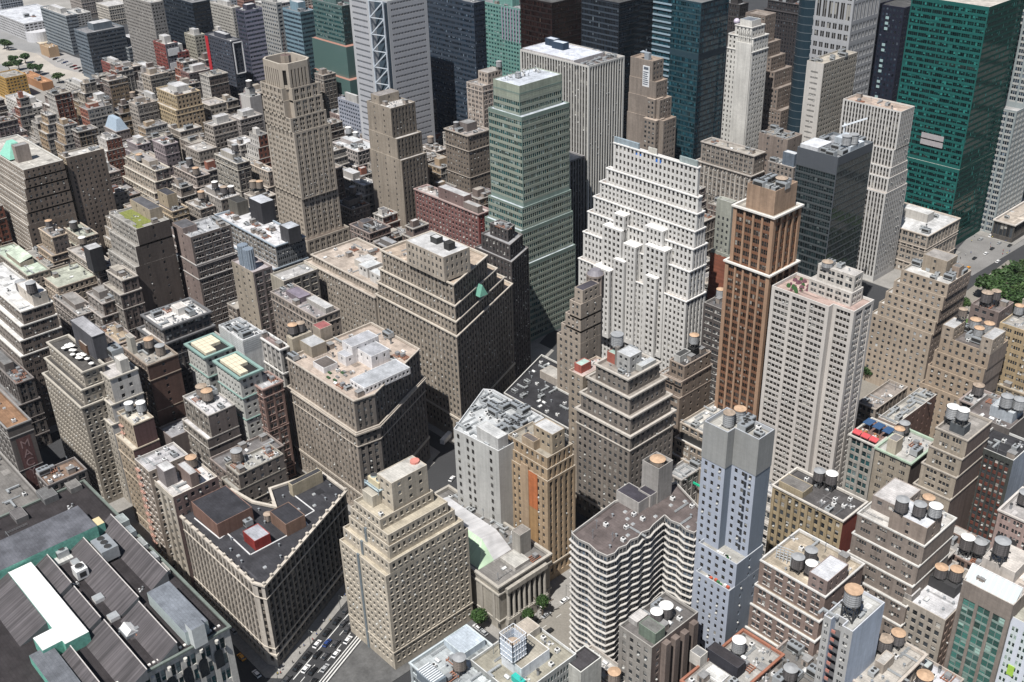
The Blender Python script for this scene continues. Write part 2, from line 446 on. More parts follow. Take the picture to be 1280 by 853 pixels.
    zr = tiers[-1][1]-par; pin_ = offs(ccw(tiers[-1][0]), 1.2); xs = [q[0] for q in pin_]; ys = [q[1] for q in pin_]
    if area(pin_) > 40 and max(rc) < .75:
        for k in range(3+int(min(area(pin_), 900)/70)):
            w_, d_ = random.choice([(random.uniform(1.5, 5), random.uniform(1.5, 4)), (random.uniform(.5, .9), random.uniform(4, 11)), (random.uniform(4, 11), random.uniform(.5, .9))])
            x, y = random.uniform(xs[0], max(xs)), random.uniform(min(ys), max(ys)); x0, y0 = x-w_/2, y-d_/2
            if all(inpoly(a, c, pin_) for a, c in ((x0, y0), (x0+w_, y0), (x0+w_, y0+d_), (x0, y0+d_))):
                zz = zr+.012+.006*k; Rf.quads([[(x0, y0, zz), (x0+w_, y0, zz), (x0+w_, y0+d_, zz), (x0, y0+d_, zz)]], random.choice([2, 2, 3]))
        o1, o2 = offs(ccw(tiers[-1][0]), .37), offs(ccw(tiers[-1][0]), 1.0)
        for i in range(len(o1)):
            j = (i+1) % len(o1); Rf.quads([[(*o1[i], zr+.006), (*o1[j], zr+.006), (*o2[j], zr+.006), (*o2[i], zr+.006)]], 3)  # darker strip paints the parapet's shade onto the roofing
    roof = Rf.build("roof", [roofm(rc), mats[2], roofm(tuple(min(.8, v*1.35+.02) for v in rc)), roofm(tuple(v*.6 for v in rc))], top, org)
    FOOT.append((label, ccw(tiers[0][0]), tiers[-1][1]))
    return dict(roof=roof, top=top, org=org, tiers=tiers, wc=wc, mats=mats, z=tiers[-1][1]-par, poly=ccw(tiers[-1][0]), label=label, near=near, used=[])

# ------------------------------------------------------------ roof furniture (parts of their building)
CT = {}
def clutter_meshes():
    g1, g2, dk, wh = plainm((.42, .44, .45), .5, .3, name="galvanised"), plainm((.24, .26, .28), .6, name="grey_metal"), plainm((.03, .03, .03), .8, name="dark_grille"), plainm((.7, .7, .69), .6, name="white_metal")
    M = [g1, g2, dk, wh]
    def fans(mb, xs, y, r, z):
        for x in xs:
            mb.cyl(x, y, r, z, z+.25, 10, 0, mt=2)
    a = MB(); a.box(-1.6, 1.6, -1.1, 1.1, .3, 2.0, 0); fans(a, (-.75, .75), 0, .6, 2.0); a.box(-1.3, 1.3, -1.14, 1.14, .7, 1.6, 2); CT['air_conditioner'] = a.build("air_conditioner", M, link=False)
    a = MB(); a.box(-.8, .8, -.7, .7, .2, 1.5, 3); fans(a, (0,), 0, .5, 1.5); a.box(-.82, .82, -.4, .4, .5, 1.2, 2); CT['condenser'] = a.build("condenser", M, link=False)
    a = MB(); a.box(-3, 2.4, -.4, .4, .5, 1.2, 0); a.box(2.0, 2.8, -.4, 2.4, .5, 1.25, 0)
    for x in (-2.5, -.5, 1.5): a.box(x-.08, x+.08, -.5, .5, 0, .5, 1)
    CT['duct'] = a.build("duct", M, link=False)
    a = MB(); a.cyl(0, 0, .28, 0, 1.3, 8, 0); a.cyl(0, 0, .5, 1.3, 1.45, 8, 1, r1=.1); CT['vent'] = a.build("vent", M, link=False)
    a = MB(); a.box(-1.1, 1.1, -.8, .8, 0, .4, 1)
    a.quads([[(-1.0, -.7, .4), (1.0, -.7, .4), (1.0, 0, .95), (-1.0, 0, .95)], [(1.0, .7, .4), (-1.0, .7, .4), (-1.0, 0, .95), (1.0, 0, .95)], [(-1, -.7, .4), (-1, 0, .95), (-1, .7, .4), (-1, .7, .4)], [(1, -.7, .4), (1, .7, .4), (1, 0, .95), (1, 0, .95)]], 3)
    CT['skylight'] = a.build("skylight", M, link=False)
    a = MB(); a.box(-.6, .6, -.6, .6, 0, .5, 3, 0); CT['hatch'] = a.build("hatch", M, link=False)
    a = MB()
    for k in range(4): a.bar((-4+k*.1, -.3+k*.25, .35), (4, -.3+k*.25, .35), .07, 0)
    a.box(-.1, .1, -.5, .7, 0, .35, 1); CT['pipe_run'] = a.build("pipe_run", M, link=False)
    a = MB(); a.box(-2.6, 2.6, -1.7, 1.7, .6, 3.2, 0, 1)
    fans(a, (-1.6, 0, 1.6), 0, .72, 3.2); a.box(-2.3, 2.3, -1.76, 1.76, 1.2, 2.7, 2)
    for x in (-2.3, 2.3):
        for y in (-1.4, 1.4): a.box(x-.1, x+.1, y-.1, y+.1, 0, .6, 1)
    CT['cooling_unit'] = a.build("cooling_unit", M, link=False)
    a = MB(); a.bar((0, 0, 0), (0, 0, 4.5), .06, 1); a.bar((-.7, 0, 3.6), (.7, 0, 3.6), .04, 1); a.bar((-.5, 0, 4.1), (.5, 0, 4.1), .04, 1); CT['antenna'] = a.build("antenna", M, link=False)
def clutter2():
    g1, dk, rd = plainm((.30, .31, .32), .5, .3, name="galvanised_dark"), plainm((.06, .06, .06), .8, name="steel_dark"), plainm((.30, .14, .09), .8, name="rusty_steel")
    a = MB()
    for k in range(7): a.bar((-4.5+1.5*k, 0, 0), (-4.5+1.5*k, 0, 1.1), .04, 0)
    for z in (.55, 1.1): a.bar((-4.5, 0, z), (4.5, 0, z), .04, 0)
    CT['railing'] = a.build("railing", [g1], link=False)
    a = MB()
    for k in range(4): a.bar((-2.6, -1.5+k, .7), (2.6, -1.5+k, .7), .14, 0)
    for x in (-2.2, 2.2): a.bar((x, -1.9, .5), (x, 1.9, .5), .14, 0); a.box(x-.15, x+.15, -1.8, -1.5, 0, .5, 0); a.box(x-.15, x+.15, 1.5, 1.8, 0, .5, 0)
    a.box(-1.6, .2, -1.0, 1.0, .84, 2.2, 1); CT['steel_dunnage'] = a.build("steel_dunnage", [rd, g1], link=False)
    a = MB(); a.cyl(0, 0, .5, 0, 2.2, 8, 0); a.cyl(0, 0, .62, 2.2, 2.5, 8, 1); CT['flue'] = a.build("flue", [g1, dk], link=False)
    a = MB(); a.box(-1.3, 1.3, -1.6, 1.6, 0, 2.6, 0); a.box(-.4, .5, -1.66, -1.6, 0, 2.0, 1); a.box(-1.4, 1.4, -1.7, 1.7, 2.6, 2.75, 2); CT['stair_head'] = a.build("stair_head", [wallm((.33, .28, .24)), dk, roofm((.3, .3, .3))], link=False)
    a = MB()
    for k, (x, y) in enumerate(((0, 0), (1.4, .3), (.4, 1.5), (2.2, 1.6))): a.box(x-.35, x+.35, y-.35, y+.35, 0, .5+.2*k, k % 2)
    a.bar((0, 0, .3), (2.2, 1.6, .3), .1, 0); CT['small_units'] = a.build("small_units", [plainm((.6, .6, .6), .6, name="pale_casing"), g1], link=False)
clutter_meshes(); clutter2()
CLK = ['railing', 'steel_dunnage', 'flue', 'stair_head', 'stair_head', 'small_units', 'small_units', 'small_units', 'air_conditioner', 'condenser', 'condenser', 'duct', 'vent', 'vent', 'skylight', 'hatch', 'pipe_run', 'cooling_unit', 'antenna']
def clutter(b, n, kinds=None, poly=None, z=None, big=1.0):
    poly = offs(poly or b['poly'], 2.0); z = b['z'] if z is None else z
    if area(poly) < 8: return
    n = int(n*(1.9 if b.get('near') else 1.2)); xs = [p[0] for p in poly]; ys = [p[1] for p in poly]; tries = 0; k = 0
    while k < n and tries < n*12:
        tries += 1
        x = random.uniform(min(xs), max(xs)); y = random.uniform(min(ys), max(ys))
        if not inpoly(x, y, poly) or any(x0-1.7 < x < x1+1.7 and y0-1.7 < y < y1+1.7 for x0, x1, y0, y1 in b['used']): continue
        kd = random.choice(kinds or CLK)
        child(kd, CT[kd], b['roof'], (x-b['org'][0], y-b['org'][1], z-b['org'][2]+.01), random.choice([0, 1, 2, 3])*math.pi/2, (big,)*3)
        b['used'].append((x-1.2, x+1.2, y-1.2, y+1.2)); k += 1

def bulk(b, u0, v0, u1, v1, h, col=None, rc=(0.3, 0.3, 0.29), st='auto', name="bulkhead", poly=None, z=None, slope=0.0, lip=0.25):
    """a rooftop house over part (u along the street front, v away from it) of the top roof"""
    pl = poly or b['poly']; z = b['z'] if z is None else z
    x0, x1 = min(p[0] for p in pl), max(p[0] for p in pl); y0, y1 = min(p[1] for p in pl), max(p[1] for p in pl)
    X0, X1, Y0, Y1 = x0+(x1-x0)*u0, x0+(x1-x0)*u1, y0+(y1-y0)*v0, y0+(y1-y0)*v1
    return bulkw(b, X0, X1, Y0, Y1, z, z+h, col, rc, st, name, lip, slope)
def bulkw(b, X0, X1, Y0, Y1, z0, z1, col=None, rc=(0.3, 0.3, 0.29), st='auto', name="bulkhead", lip=0.25, slope=0.0):
    W = MB(); win = []; pl = [(X0, Y0), (X1, Y0), (X1, Y1), (X0, Y1)]
    if st == 'auto': st = S(bay=3.6, n=1, p=2.6, fh=3.6, wh=1.5, edge=.8, top=.8) if z1-z0 > 5 else None
    for i in range(4):
        facade(W, pl[i], pl[(i+1) % 4], z0, z1, st if i < 2 else None, win)
    panes(W, win, 3)
    inn = offs(pl, .2)
    for i in range(4):
        j = (i+1) % 4; W.quads([[(*pl[i], z1), (*pl[j], z1), (*inn[j], z1), (*inn[i], z1)], [(*inn[j], z1-lip), (*inn[i], z1-lip), (*inn[i], z1), (*inn[j], z1)]], 2)
    if slope: W.quads([[(X0, Y0, z1), (X1, Y0, z1), (X1, Y1, z1+slope), (X0, Y1, z1+slope)], [(X0, Y1, z1), (X1, Y1, z1), (X1, Y1, z1+slope), (X0, Y1, z1+slope)]], 5)
    W.ngon([(x, y, z1-lip) for x, y in inn], 5)
    c = col or b['wc']
    o = W.build(name, [wallm(c), wallm(c), wallm(tuple(min(.8, k*1.25+.03) for k in c)), glassm(), wallm(c), roofm(rc)], b['top'], b['org'])
    b['used'].append((X0, X1, Y0, Y1)); SURF.append((pl, z1-lip, b['top']))
    return dict(b, z=z1-lip, poly=pl, used=[])

# ------------------------------------------------------------ water tanks (each a thing standing on its roof)
TK = {}
def tank_meshes():
    wd = ribm((.13, .12, .12), .35, 0, .5, "weathered_wood"); wd2 = ribm((.26, .22, .19), .35, 0, .4, "brown_wood"); gy = ribm((.36, .37, .38), .5, 0, .25, "grey_planks")
    steel = plainm((.05, .05, .05), .7, name="black_steel"); tan = plainm((.47, .32, .21), .8, var=.2, name="plywood_cap")
    gcap = plainm((.30, .31, .32), .7, name="grey_cap"); wcap = plainm((.78, .78, .76), .7, name="white_cap")
    for body, bm in (('dark', wd), ('brown', wd2), ('grey', gy)):
        a = MB(); a.cyl(0, 0, 1.0, 0, 1.75, 16, 0, r1=.95)
        for k in range(6):
            a.cyl(0, 0, 1.025-.008*k, .12+k*.28, .16+k*.28, 16, 1, cap=False)
        TK['barrel_'+body] = a.build("barrel", [bm, steel], link=False)
    for cap, cm in (('tan', tan), ('tanold', plainm((.34, .27, .21), .85, var=.3, name='old_plywood_cap')), ('grey', gcap), ('white', wcap)):
        a = MB(); a.cyl(0, 0, 1.03, 0, .02, 16, 0, cap=False); a.cyl(0, 0, 1.03, .02, .38, 16, 0, r1=.06)
        TK[cap] = a.build("conical_cap", [cm], link=False)
        a = MB(); a.cyl(0, 0, 1.04, 0, .1, 16, 0); TK[cap+'flat'] = a.build("flat_cap", [cm], link=False)
    a = MB()
    for x in (-.7, .7):
        for y in (-.7, .7): a.bar((x, y, 0), (x, y, 1), .07, 0)
    for x in (-.7, .7):
        a.bar((x, -.7, .05), (x, .7, .95), .035, 0); a.bar((x, .7, .05), (x, -.7, .95), .035, 0); a.bar((-.7, x, .05), (.7, x, .95), .035, 0); a.bar((.7, x, .05), (-.7, x, .95), .035, 0)
    for k in (-.8, -.27, .27, .8): a.bar((-.95, k, 1.0), (.95, k, 1.0), .06, 0)
    TK['stand'] = a.build("stand", [steel], link=False)
tank_meshes()
TANKLOG = {}
ORD = ['', 'first', 'second', 'third', 'fourth', 'fifth', 'sixth']
def tank(x, y, z, r=2.1, body='dark', cap='tan', leg=1.6, host='roof', flat=False, asp=1.0, ph=None):
    z = support(x, y) or z
    r *= random.uniform(.86, 1.06); leg *= random.uniform(.8, 1.25); asp *= random.uniform(.92, 1.12)
    key = (host, body, cap)
    TANKLOG.setdefault(key, []).append([proj(x, y, z)[0], None, (x, y, z)])
    t = empty("water_tank", (x, y, z), "x", "water tank", "rooftop water tanks", random.uniform(-.1, .1))
    child("barrel", TK["barrel_"+body], t, (0, 0, leg), 0, (r, r, r*asp))
    cap = 'tanold' if cap == 'tan' and random.random() < .4 else cap
    child("flat_cap" if flat else "conical_cap", TK[cap+('flat' if flat else '')], t, (0, 0, leg+1.75*r*asp), 0, (r, r, r))
    child("stand", TK['stand'], t, (0, 0, 0), 0, (r, r, leg))
    TANKLOG[key][-1][1] = t
    return t
def support(x, y):
    c = [s[1] for s in SURF if inpoly(x, y, s[0])]
    return max(c) if c else 0.0
def tpx(px, py, z, host, r=2.1, body='dark', cap='tan', leg=1.6, b=None, **k):
    """tank whose cap is seen at px,py, standing on the roof that carries it"""
    dh = leg+1.9*r*k.get('asp', 1.0); best = None
    for poly, zs_, own in SURF:
        if b is not None and own is not b['top']: continue
        if zs_ < 12 or abs(zs_-z) > 22: continue
        x, y = at(px, py, zs_+dh); xs = [p[0] for p in poly]; ys = [p[1] for p in poly]
        e = min(1.6, (max(xs)-min(xs))/3, (max(ys)-min(ys))/3)
        cx_, cy_ = min(max(x, min(xs)+e), max(xs)-e), min(max(y, min(ys)+e), max(ys)-e)
        if not inpoly(cx_, cy_, poly): cx_, cy_ = sum(xs)/len(xs), sum(ys)/len(ys)
        if abs(support(cx_, cy_)-zs_) > .3: continue
        cost = math.hypot(cx_-x, cy_-y)*3+abs(zs_-z)*.5
        if best is None or cost < best[0]: best = (cost, cx_, cy_, zs_)
    if best is None: x, y = at(px, py, z+dh); zs_ = support(x, y)
    else: _, x, y, zs_ = best
    for _k in range(6):                              # keep clear of tanks already there
        near_ = [e[2] for L in TANKLOG.values() for e in L if math.hypot(e[2][0]-x, e[2][1]-y) < r*1.7]
        if not near_: break
        x += r*(.9 if _k % 2 else .5); y += r*(.6 if _k % 2 else 1.0)
    if abs(support(x, y)-zs_) > .3: zs_ = support(x, y)
    if b is not None: b['used'].append((x-r, x+r, y-r, y+r))
    return tank(x, y, zs_, r, body, cap, leg, host, **k)
def label_tanks():
    cn = {'tan': 'tan capped', 'grey': 'grey capped', 'white': 'white capped'}; bn = {'dark': 'dark', 'brown': 'brown', 'grey': 'grey'}
    for (host, body, cap), L in TANKLOG.items():
        L.sort(key=lambda e: e[0]); n = len(L)
        for i, e in enumerate(L):
            pos = '' if n == 1 else (['left', 'right'][i] if n == 2 else (['leftmost', 'middle', 'rightmost'][i] if n == 3 else ORD[i+1]+' from left'))
            e[1]["label"] = " ".join(f"{cn[cap]} {bn[body]} water tank{(', ' + pos + ' one,') if pos else ''} on {host}".split())

# ------------------------------------------------------------ short form used for most blocks
WH, PA, GY, DK, BK, TN, RB = (.74, .75, .75), (.50, .49, .47), (.30, .30, .30), (.12, .12, .125), (.05, .05, .052), (.46, .40, .33), (.30, .13, .09)
BEI, BRN, UMB, GRY, TAU, SAN, YEL = (.42, .365, .30), (.225, .175, .14), (.15, .12, .105), (.33, .33, .325), (.30, .26, .225), (.50, .42, .32), (.45, .34, .20)
BLD = {}
def B(key, name, label, px, wc, st, setb=None, low=None, cl=6, **k):
    """px: (corner x, corner y, left end x, right end x, roof height). setb: further tiers up, low: wider tiers below,
    each (height, west, east, south, north) insets in metres from the measured roof"""
    r = rect(*px)
    if 'dep' in k: r = (r[0], r[1], r[2], r[2]+k.pop('dep'))
    if low is None and setb is None and px[4] > 34 and id(st) in GENERIC and RNG.random() < .55:
        low = [(px[4]-RNG.choice([7.5, 11.5]), -RNG.uniform(0, 2), -RNG.uniform(0, 1.5), -RNG.uniform(1.5, 3.5), 0)]
        if RNG.random() < .4: low = [(low[0][0]-8, low[0][1]-1, low[0][2], low[0][3]-2, 0)] + low
    tiers = [(rp(ins(r, *l[1:])), l[0]) for l in (low or [])] + [(rp(r), px[4])] + [(rp(ins(r, *s[1:])), s[0]) for s in (setb or [])]
    b = building(name, label, tiers, wc, st, **k); b['r'] = r
    BLD[key] = b; b['cl'] = cl
    return b
def pp(z, *pts): return [at(x, y, z) for x, y in pts]
GT = glassm((.012, .05, .055), (.25, .32, .32)); GB = glassm((.008, .012, .018), (.10, .12, .14), .6)
GN = glassm((.012, .022, .035), (.13, .17, .22)); GG = glassm((.02, .045, .035), (.32, .42, .36))
GBR = glassm((.02, .018, .016), (.30, .29, .26)); GLT = glassm((.06, .075, .09), (.55, .6, .65))

# ============================================================ centre of the picture
# beige setback tower at the square
F0 = rect(482, 721, 424, 585, 48); F0 = (F0[0], F0[1], F0[2], F0[3])
top_ = rect(458, 660, 429, 538, 64)
FT = [(rp(F0), 48), (rp(ins(F0, 0, 0, 2.2, 2)), 53), (rp(ins(F0, 1.5, 2.5, 4.5, 4)), 58), (rp(ins(F0, 1.8, 4.0, 5.5, 6)), 62)]
FT += [(rp((max(F0[0]+2, top_[0]), min(F0[1]-4, top_[1]+2), max(F0[2]+6, top_[2]), min(F0[3]-5, top_[3]))), 66)]
b = building("office_tower", "beige setback tower with a plain boxy crown and grey pipe shaft beside the wide avenue", FT, (.50, .44, .35), var(PUNCH, bay=2.6, p=1.3, fh=3.4, wh=1.8, top=1.2, edge=.7, sill=1), rc=(.50, .45, .36), par=1.1, tr=(.55, .49, .40), bands=((9, .5, .3),), cat="tower")
BLD['F'] = b; R = FT[-1][0]; x0, x1, y0, y1 = R[0][0], R[1][0], R[0][1], R[2][1]
fx0 = x0+(x1-x0)*.38; fy0 = y0+(y1-y0)*.30
bulkw(b, fx0, x1-1.5, fy0, y1-1, 65, 78, rc=(.52, .50, .46), st=S(bay=4.5, n=1, p=3.4, fh=4, wh=1.7, edge=1, top=2.5))
bulkw(b, x0+1.5, fx0+1.5, y0+3.5, fy0+7, 65, 70, (.48, .44, .36), rc=(.45, .42, .36), st=None)
mb = MB(); c = ((x0+fx0)/2+1, (y0+fy0)/2+5)
mb.box(c[0]-4.5, c[0]+4.5, c[1]-3, c[1]+3, 71.2, 71.5, 0, bottom=True); mb.box(c[0]-3.5, c[0]+3.5, c[1]-1.8, c[1]+1.8, 71.5, 74.2, 1)
for q in (-1.8, 1.8): mb.cyl(c[0]+q, c[1], 1.35, 74.2, 74.9, 12, 0, mt=2)
for q in (-4.3, 4.3):
    for s in (-2.8, 2.8): mb.bar((c[0]+q, c[1]+s, 69.7), (c[0]+q, c[1]+s, 72.6), .12, 0)
for s in (-2.8, 2.8): mb.bar((c[0]-4.3, c[1]+s, 72.6), (c[0]+4.3, c[1]+s, 72.6), .09, 0)
mb.build("cooling_tower", [plainm((.45, .55, .60), .5, .3), plainm((.55, .48, .33), .7), plainm((.05, .05, .05), .8)], b['top'], b['org'])
mb = MB(); xs_ = F0[0]+(F0[1]-F0[0])*.40; mb.box(xs_, xs_+1.3, F0[2]-.35, F0[2]+.3, 0, 48.5, 0); mb.box(xs_, xs_+1.3, F0[2]+1.9, F0[2]+2.6, 46, 53.5, 0); mb.box(xs_, xs_+1.3, F0[2]+4.2, F0[2]+4.9, 52, 58.5, 0)
mb.build("pipe_cleft", [plainm((.16, .19, .21), .6)], b['top'], b['org'])  # dark strip on the front stands in for the shaded cleft with its pipe
mb = MB(); mb.cyl(x0+(x1-x0)*.62, y1-3, 1.9, 77.7, 78.6, 10, 0); mb.build("roof_canopy", [plainm((.55, .22, .18), .8)], b['top'], b['org'])
clutter(b, 7, ['hatch', 'vent', 'condenser'])

# the old bank with its colonnade
rb = rect(623, 733, 498, 687, 24)
b = building("bank_building", "low stone bank with a tall columned front facing the avenue and a green roof slope", [(rp(rb), 24)], (.36, .33, .28), None, E=None, rc=(.22, .21, .20), par=1.3, cornice=.9, tr=(.44, .41, .36), bands=((19.2, .7, .7), (5.0, .5, .4), (21.6, .25, .25)))
BLD['bank'] = b; x0, x1, y0, y1 = rb
mb = MB(); mb.box(x1-.05, x1+.25, y0+4, y1-4, 5.6, 18.5, 0); mb.build("portico_shade", [plainm((.05, .048, .045), .6)], b['top'], b['org'])  # near-black panel paints the shade of the recess behind the columns
ncol = 8
for k in range(ncol):
    mb = MB(); yy = y0+4.2+(y1-y0-8.4)*k/(ncol-1); mb.cyl(x1+1.0, yy, .85, 6.0, 18.6, 16, 0, r1=.72, cap=False); mb.box(x1+.1, x1+1.95, yy-.95, yy+.95, 5.4, 6.0, 0); mb.box(x1+.1, x1+1.95, yy-.95, yy+.95, 18.4, 19.2, 0)
    mb.build("column", [wallm((.42, .39, .34))], b['top'], b['org'])
mb = MB(); mb.box(x1-.1, x1+2.1, y0+3, y1-3, 19.2, 21.4, 0, bottom=True); mb.box(x1, x1+2.3, y0+3, y1-3, 0, 5.4, 0); mb.build("entablature", [wallm((.40, .37, .32))], b['top'], b['org'])
nps = 9
mb = MB()
for k in range(nps):
    xx = x0+3+(x1-x0-6)*k/(nps-1); mb.box(xx-.8, xx+.8, y0-.45, y0+.1, 5.4, 19.2, 0); mb.box(xx+2.0, xx+3.2, y0-.12, y0+.1, 1.5, 3.8, 1)
mb.build("pilasters", [wallm((.40, .37, .32)), plainm((.03, .03, .03), .4)], b['top'], b['org'])
gx0, gx1, gy0, gy1 = x0+10, x1-14, y0+2.0, y0+20; ym = gy0+(gy1-gy0)*.45; zz = 22.75
mb = MB(); mb.quads([[(gx0, gy0, zz), (gx1, gy0, zz), (gx1-7, ym, zz+7), (gx0, ym, zz+7)], [(gx1, gy0, zz), (gx1, ym, zz), (gx1-7, ym, zz+7), (gx1-7, ym, zz+7)]], 0)
mb.build("green_roof_slope", [ribm((.42, .56, .40), .9, 0, .12)], b['top'], b['org'])
mb = MB(); mb.quads([[(gx0, ym, zz+7), (gx1-7, ym, zz+7), (gx1-9, gy1, zz+5.2), (gx0, gy1, zz+5.2)], [(gx1-7, ym, zz+7), (gx1, ym, zz), (gx1, gy1, zz), (gx1-9, gy1, zz+5.2)], [(gx0, gy1, zz), (gx0, gy1, zz+5.2), (gx1-9, gy1, zz+5.2), (gx1, gy1, zz)]], 0)
mb.build("silver_roof_slope", [ribm((.50, .50, .51), 1.0, 0, .1)], b['top'], b['org'])
bulkw(b, x1-13, x1-8, y1-9, y1-3, zz, zz+11, (.33, .31, .28), (.28, .26, .24), st=None, name="chimney")
bulkw(b, x1-12, x1-3, y0+12, y0+20, zz, zz+1.6, (.42, .40, .37), (.50, .49, .46), st=None)
for k in range(8): yy = y0+3+(y1-y0-6)*k/7; mb = MB(); mb.box(x1+2.25, x1+2.36, yy-.5, yy+.5, 1.5, 3.6, 0); mb.build('window', [plainm((.03, .03, .03), .4)], b['top'], b['org'])
b['used'] += [(gx0, gx1, gy0, gy1)]
clutter(b, 9)

q = at(608, 637, 25); mb = MB(); mb.box(q[0]-2.6, q[0]+2.6, q[1]-2, q[1]+2, 22.8, 25.3, 0); mb.build("tarpaulin", [plainm((.02, .22, .55), .5)], b['top'], b['org'])
clutter(b, 22, ['duct', 'air_conditioner', 'duct', 'pipe_run', 'condenser'], poly=[(x0+2, gy1), (x1-12, gy1), (x1-12, y1+1), (x0+2, y1+1)])

# blank grey slab with the chamfered white roof, and the tan tower built against it
zc = 62
c3 = pp(zc, (567, 536), (623, 564)); se = c3[1]; c4r = rect(684, 573, 634, 716, zc+2)
c3w = at(604, 486, zc); c3n = at(617, 487, zc)
b = building("office_slab", "pale grey slab with a blank side wall and slanting white roof full of machinery", [([c3[0], c3[1], (c3[1][0], c4r[2]+2), (c4r[0]-.6, c4r[2]+2), (c4r[0]-.6, c3n[1]), c3n, c3w], zc)], (.47, .47, .455),
             None, E=None, dirt=.55, rc=(.55, .57, .58), par=.8, tr=(.62, .63, .64), cat="building")
BLD['c3'] = b; clutter(b, 26, ['duct', 'duct', 'air_conditioner', 'cooling_unit', 'condenser', 'pipe_run'])
bulkw(b, se[0]-14, se[0]-.5, se[1]+.5, se[1]+6, zc-.8, zc+5.5, (.50, .50, .49), (.62, .63, .63), st=None)
mb = MB(); nfl = 13
for k in range(nfl):
    for xx in (c3[0][0]+2, c3[0][0]+7.5, c3[0][0]+10.5, se[0]-5): child("window", window_mesh(GBR, plainm((.1, .1, .1), .5, name="window_frame"))[k % 5], b['top'], (xx-b['org'][0], c3[0][1]+(c3[1][1]-c3[0][1])*(xx-c3[0][0])/(c3[1][0]-c3[0][0])-.1-b['org'][1], 8+k*4.2), 0, (1.3, 1, 2.0))
zc4 = zc+2
b = building("office_tower", "tan brick tower with an orange painted panel beside the blank grey slab", [(rp(ins(c4r, 0, -1.6, -1.6, 0)), zc-8), (rp(ins(c4r, 0, -.8, -.8, 0)), zc-3), (rp(c4r), zc4)], (.43, .31, .19),
             S(bay=3.0, n=1, p=1.6, fh=3.8, wh=2.0, edge=1.2, top=1.4, sr=.2), E=var(PIER, bay=3.0, p=1.3), rc=(.36, .33, .28), tr=(.52, .45, .36), bands=((9, .7, .4),), cat="tower")
BLD['c4'] = b; x0, x1, y0, y1 = c4r
mb = MB(); mb.box(x0+(x1-x0)*.60, x0+(x1-x0)*.82, y0-1.75, y0-1.5, zc-26, zc-8, 0); mb.box(x0+(x1-x0)*.42, x0+(x1-x0)*.60, y0-1.9, y0-1.5, 8, zc-6, 1); mb.box(x0+(x1-x0)*.60, x0+(x1-x0)*.82, y0-1.74, y0-1.52, 8, zc-26, 2)
mb.build("painted_panel", [wallm((.50, .17, .07)), wallm((.42, .30, .19)), wallm((.38, .24, .12))], b['top'], b['org'])
bulkw(b, x0+(x1-x0)*.50, x1-1, y0+4, y0+11, zc4-1, zc4+9, (.45, .36, .25), (.60, .60, .60)); bulkw(b, x0+(x1-x0)*.35, x0+(x1-x0)*.65, y0+.5, y0+4, zc4-1, zc4+3.5, (.44, .33, .22), (.16, .14, .13), st=None)
clutter(b, 4)

# dark flat roof in the middle
z5 = 24
P0, P1, P2 = at(630, 491, z5), at(722, 539, z5), at(677, 443, z5)
r_ = (P0[0], P1[0]+3, P0[1], P2[1]); r5 = r_
r7 = rect(726, 381, 712, 752, 78); cxx, cyy = r7[0]-9.6, r7[2]-.4
b = building("low_building", "low block with a wide black white-edged roof between the grey slab and stepped towers", [([(r_[0], r_[2]), (r_[1], r_[2]), (r_[1], cyy), (cxx, cyy), (cxx, r_[3]), P2], z5)], (.28, .26, .24), LOFT, rc=(.045, .045, .05), tr=(.62, .61, .58), cat="building")
BLD['c5'] = b
q = at(690, 473, z5); bulkw(b, q[0]-6, q[0]+7, q[1]-3, q[1]+5, z5-1, z5+3.5, (.42, .37, .32), (.50, .48, .45), st=None)
clutter(b, 22, ['duct', 'condenser', 'vent', 'skylight', 'air_conditioner', 'vent'])

# brown stepped loft tower
r6 = rect(788, 545, 721, 843, 58)
b = building("loft_tower", "dark brown stepped loft tower with pale ledges above a black flat roof", [(rp(r6), 58), (rp(ins(r6, 1, 1.5, 1.5, 1)), 66), (rp(ins(r6, 3, 4, 3.5, 2)), 74), (rp(ins(r6, 6, 7, 5.5, 3)), 81)], (.22, .19, .165),
             var(PUNCH, bay=3.1, p=1.5, fh=3.9, wh=2.0), rc=(.33, .30, .27), tr=(.50, .46, .41), cornice=.7, par=1.1, bands=((57.0, 1.0, .8), (50, .5, .4), (10, 1.2, .4)), sp=(.20, .175, .155), cat="tower")
BLD['c6'] = b
bulk(b, .40, .25, .80, .62, 8, (.42, .42, .41), (.55, .57, .59)); bulk(b, .05, .30, .3, .6, 5, (.36, .12, .09), (.34, .45, .40), st=None); bulk(b, .80, .45, .98, .9, 3, (.40, .40, .38), (.52, .54, .56), st=None)
mb = MB(); x0, x1, y0, y1 = ins(r6, 6, 7, 5.5, 3); xx = x0+(x1-x0)*.30; mb.box(xx, xx+1.6, y0+6, y0+7.6, 79, 89, 0); mb.build("chimney", [wallm((.24, .22, .20))], b['top'], b['org'])
mb = MB(); n_ = 8; yy0, yy1 = y0+(y1-y0)*.65, y1-2
for k in range(n_):
    a0, a1 = math.pi*k/n_, math.pi*(k+1)/n_; ym = (yy0+yy1)/2; rr = (yy1-yy0)/2
    mb.quads([[(x0+4, ym-rr*math.cos(a0), 80+rr*.6*math.sin(a0)), (x0+16, ym-rr*math.cos(a0), 80+rr*.6*math.sin(a0)), (x0+16, ym-rr*math.cos(a1), 80+rr*.6*math.sin(a1)), (x0+4, ym-rr*math.cos(a1), 80+rr*.6*math.sin(a1))]], 0)
mb.build("barrel_roof", [plainm((.66, .67, .68), .6)], b['top'], b['org']); clutter(b, 8)
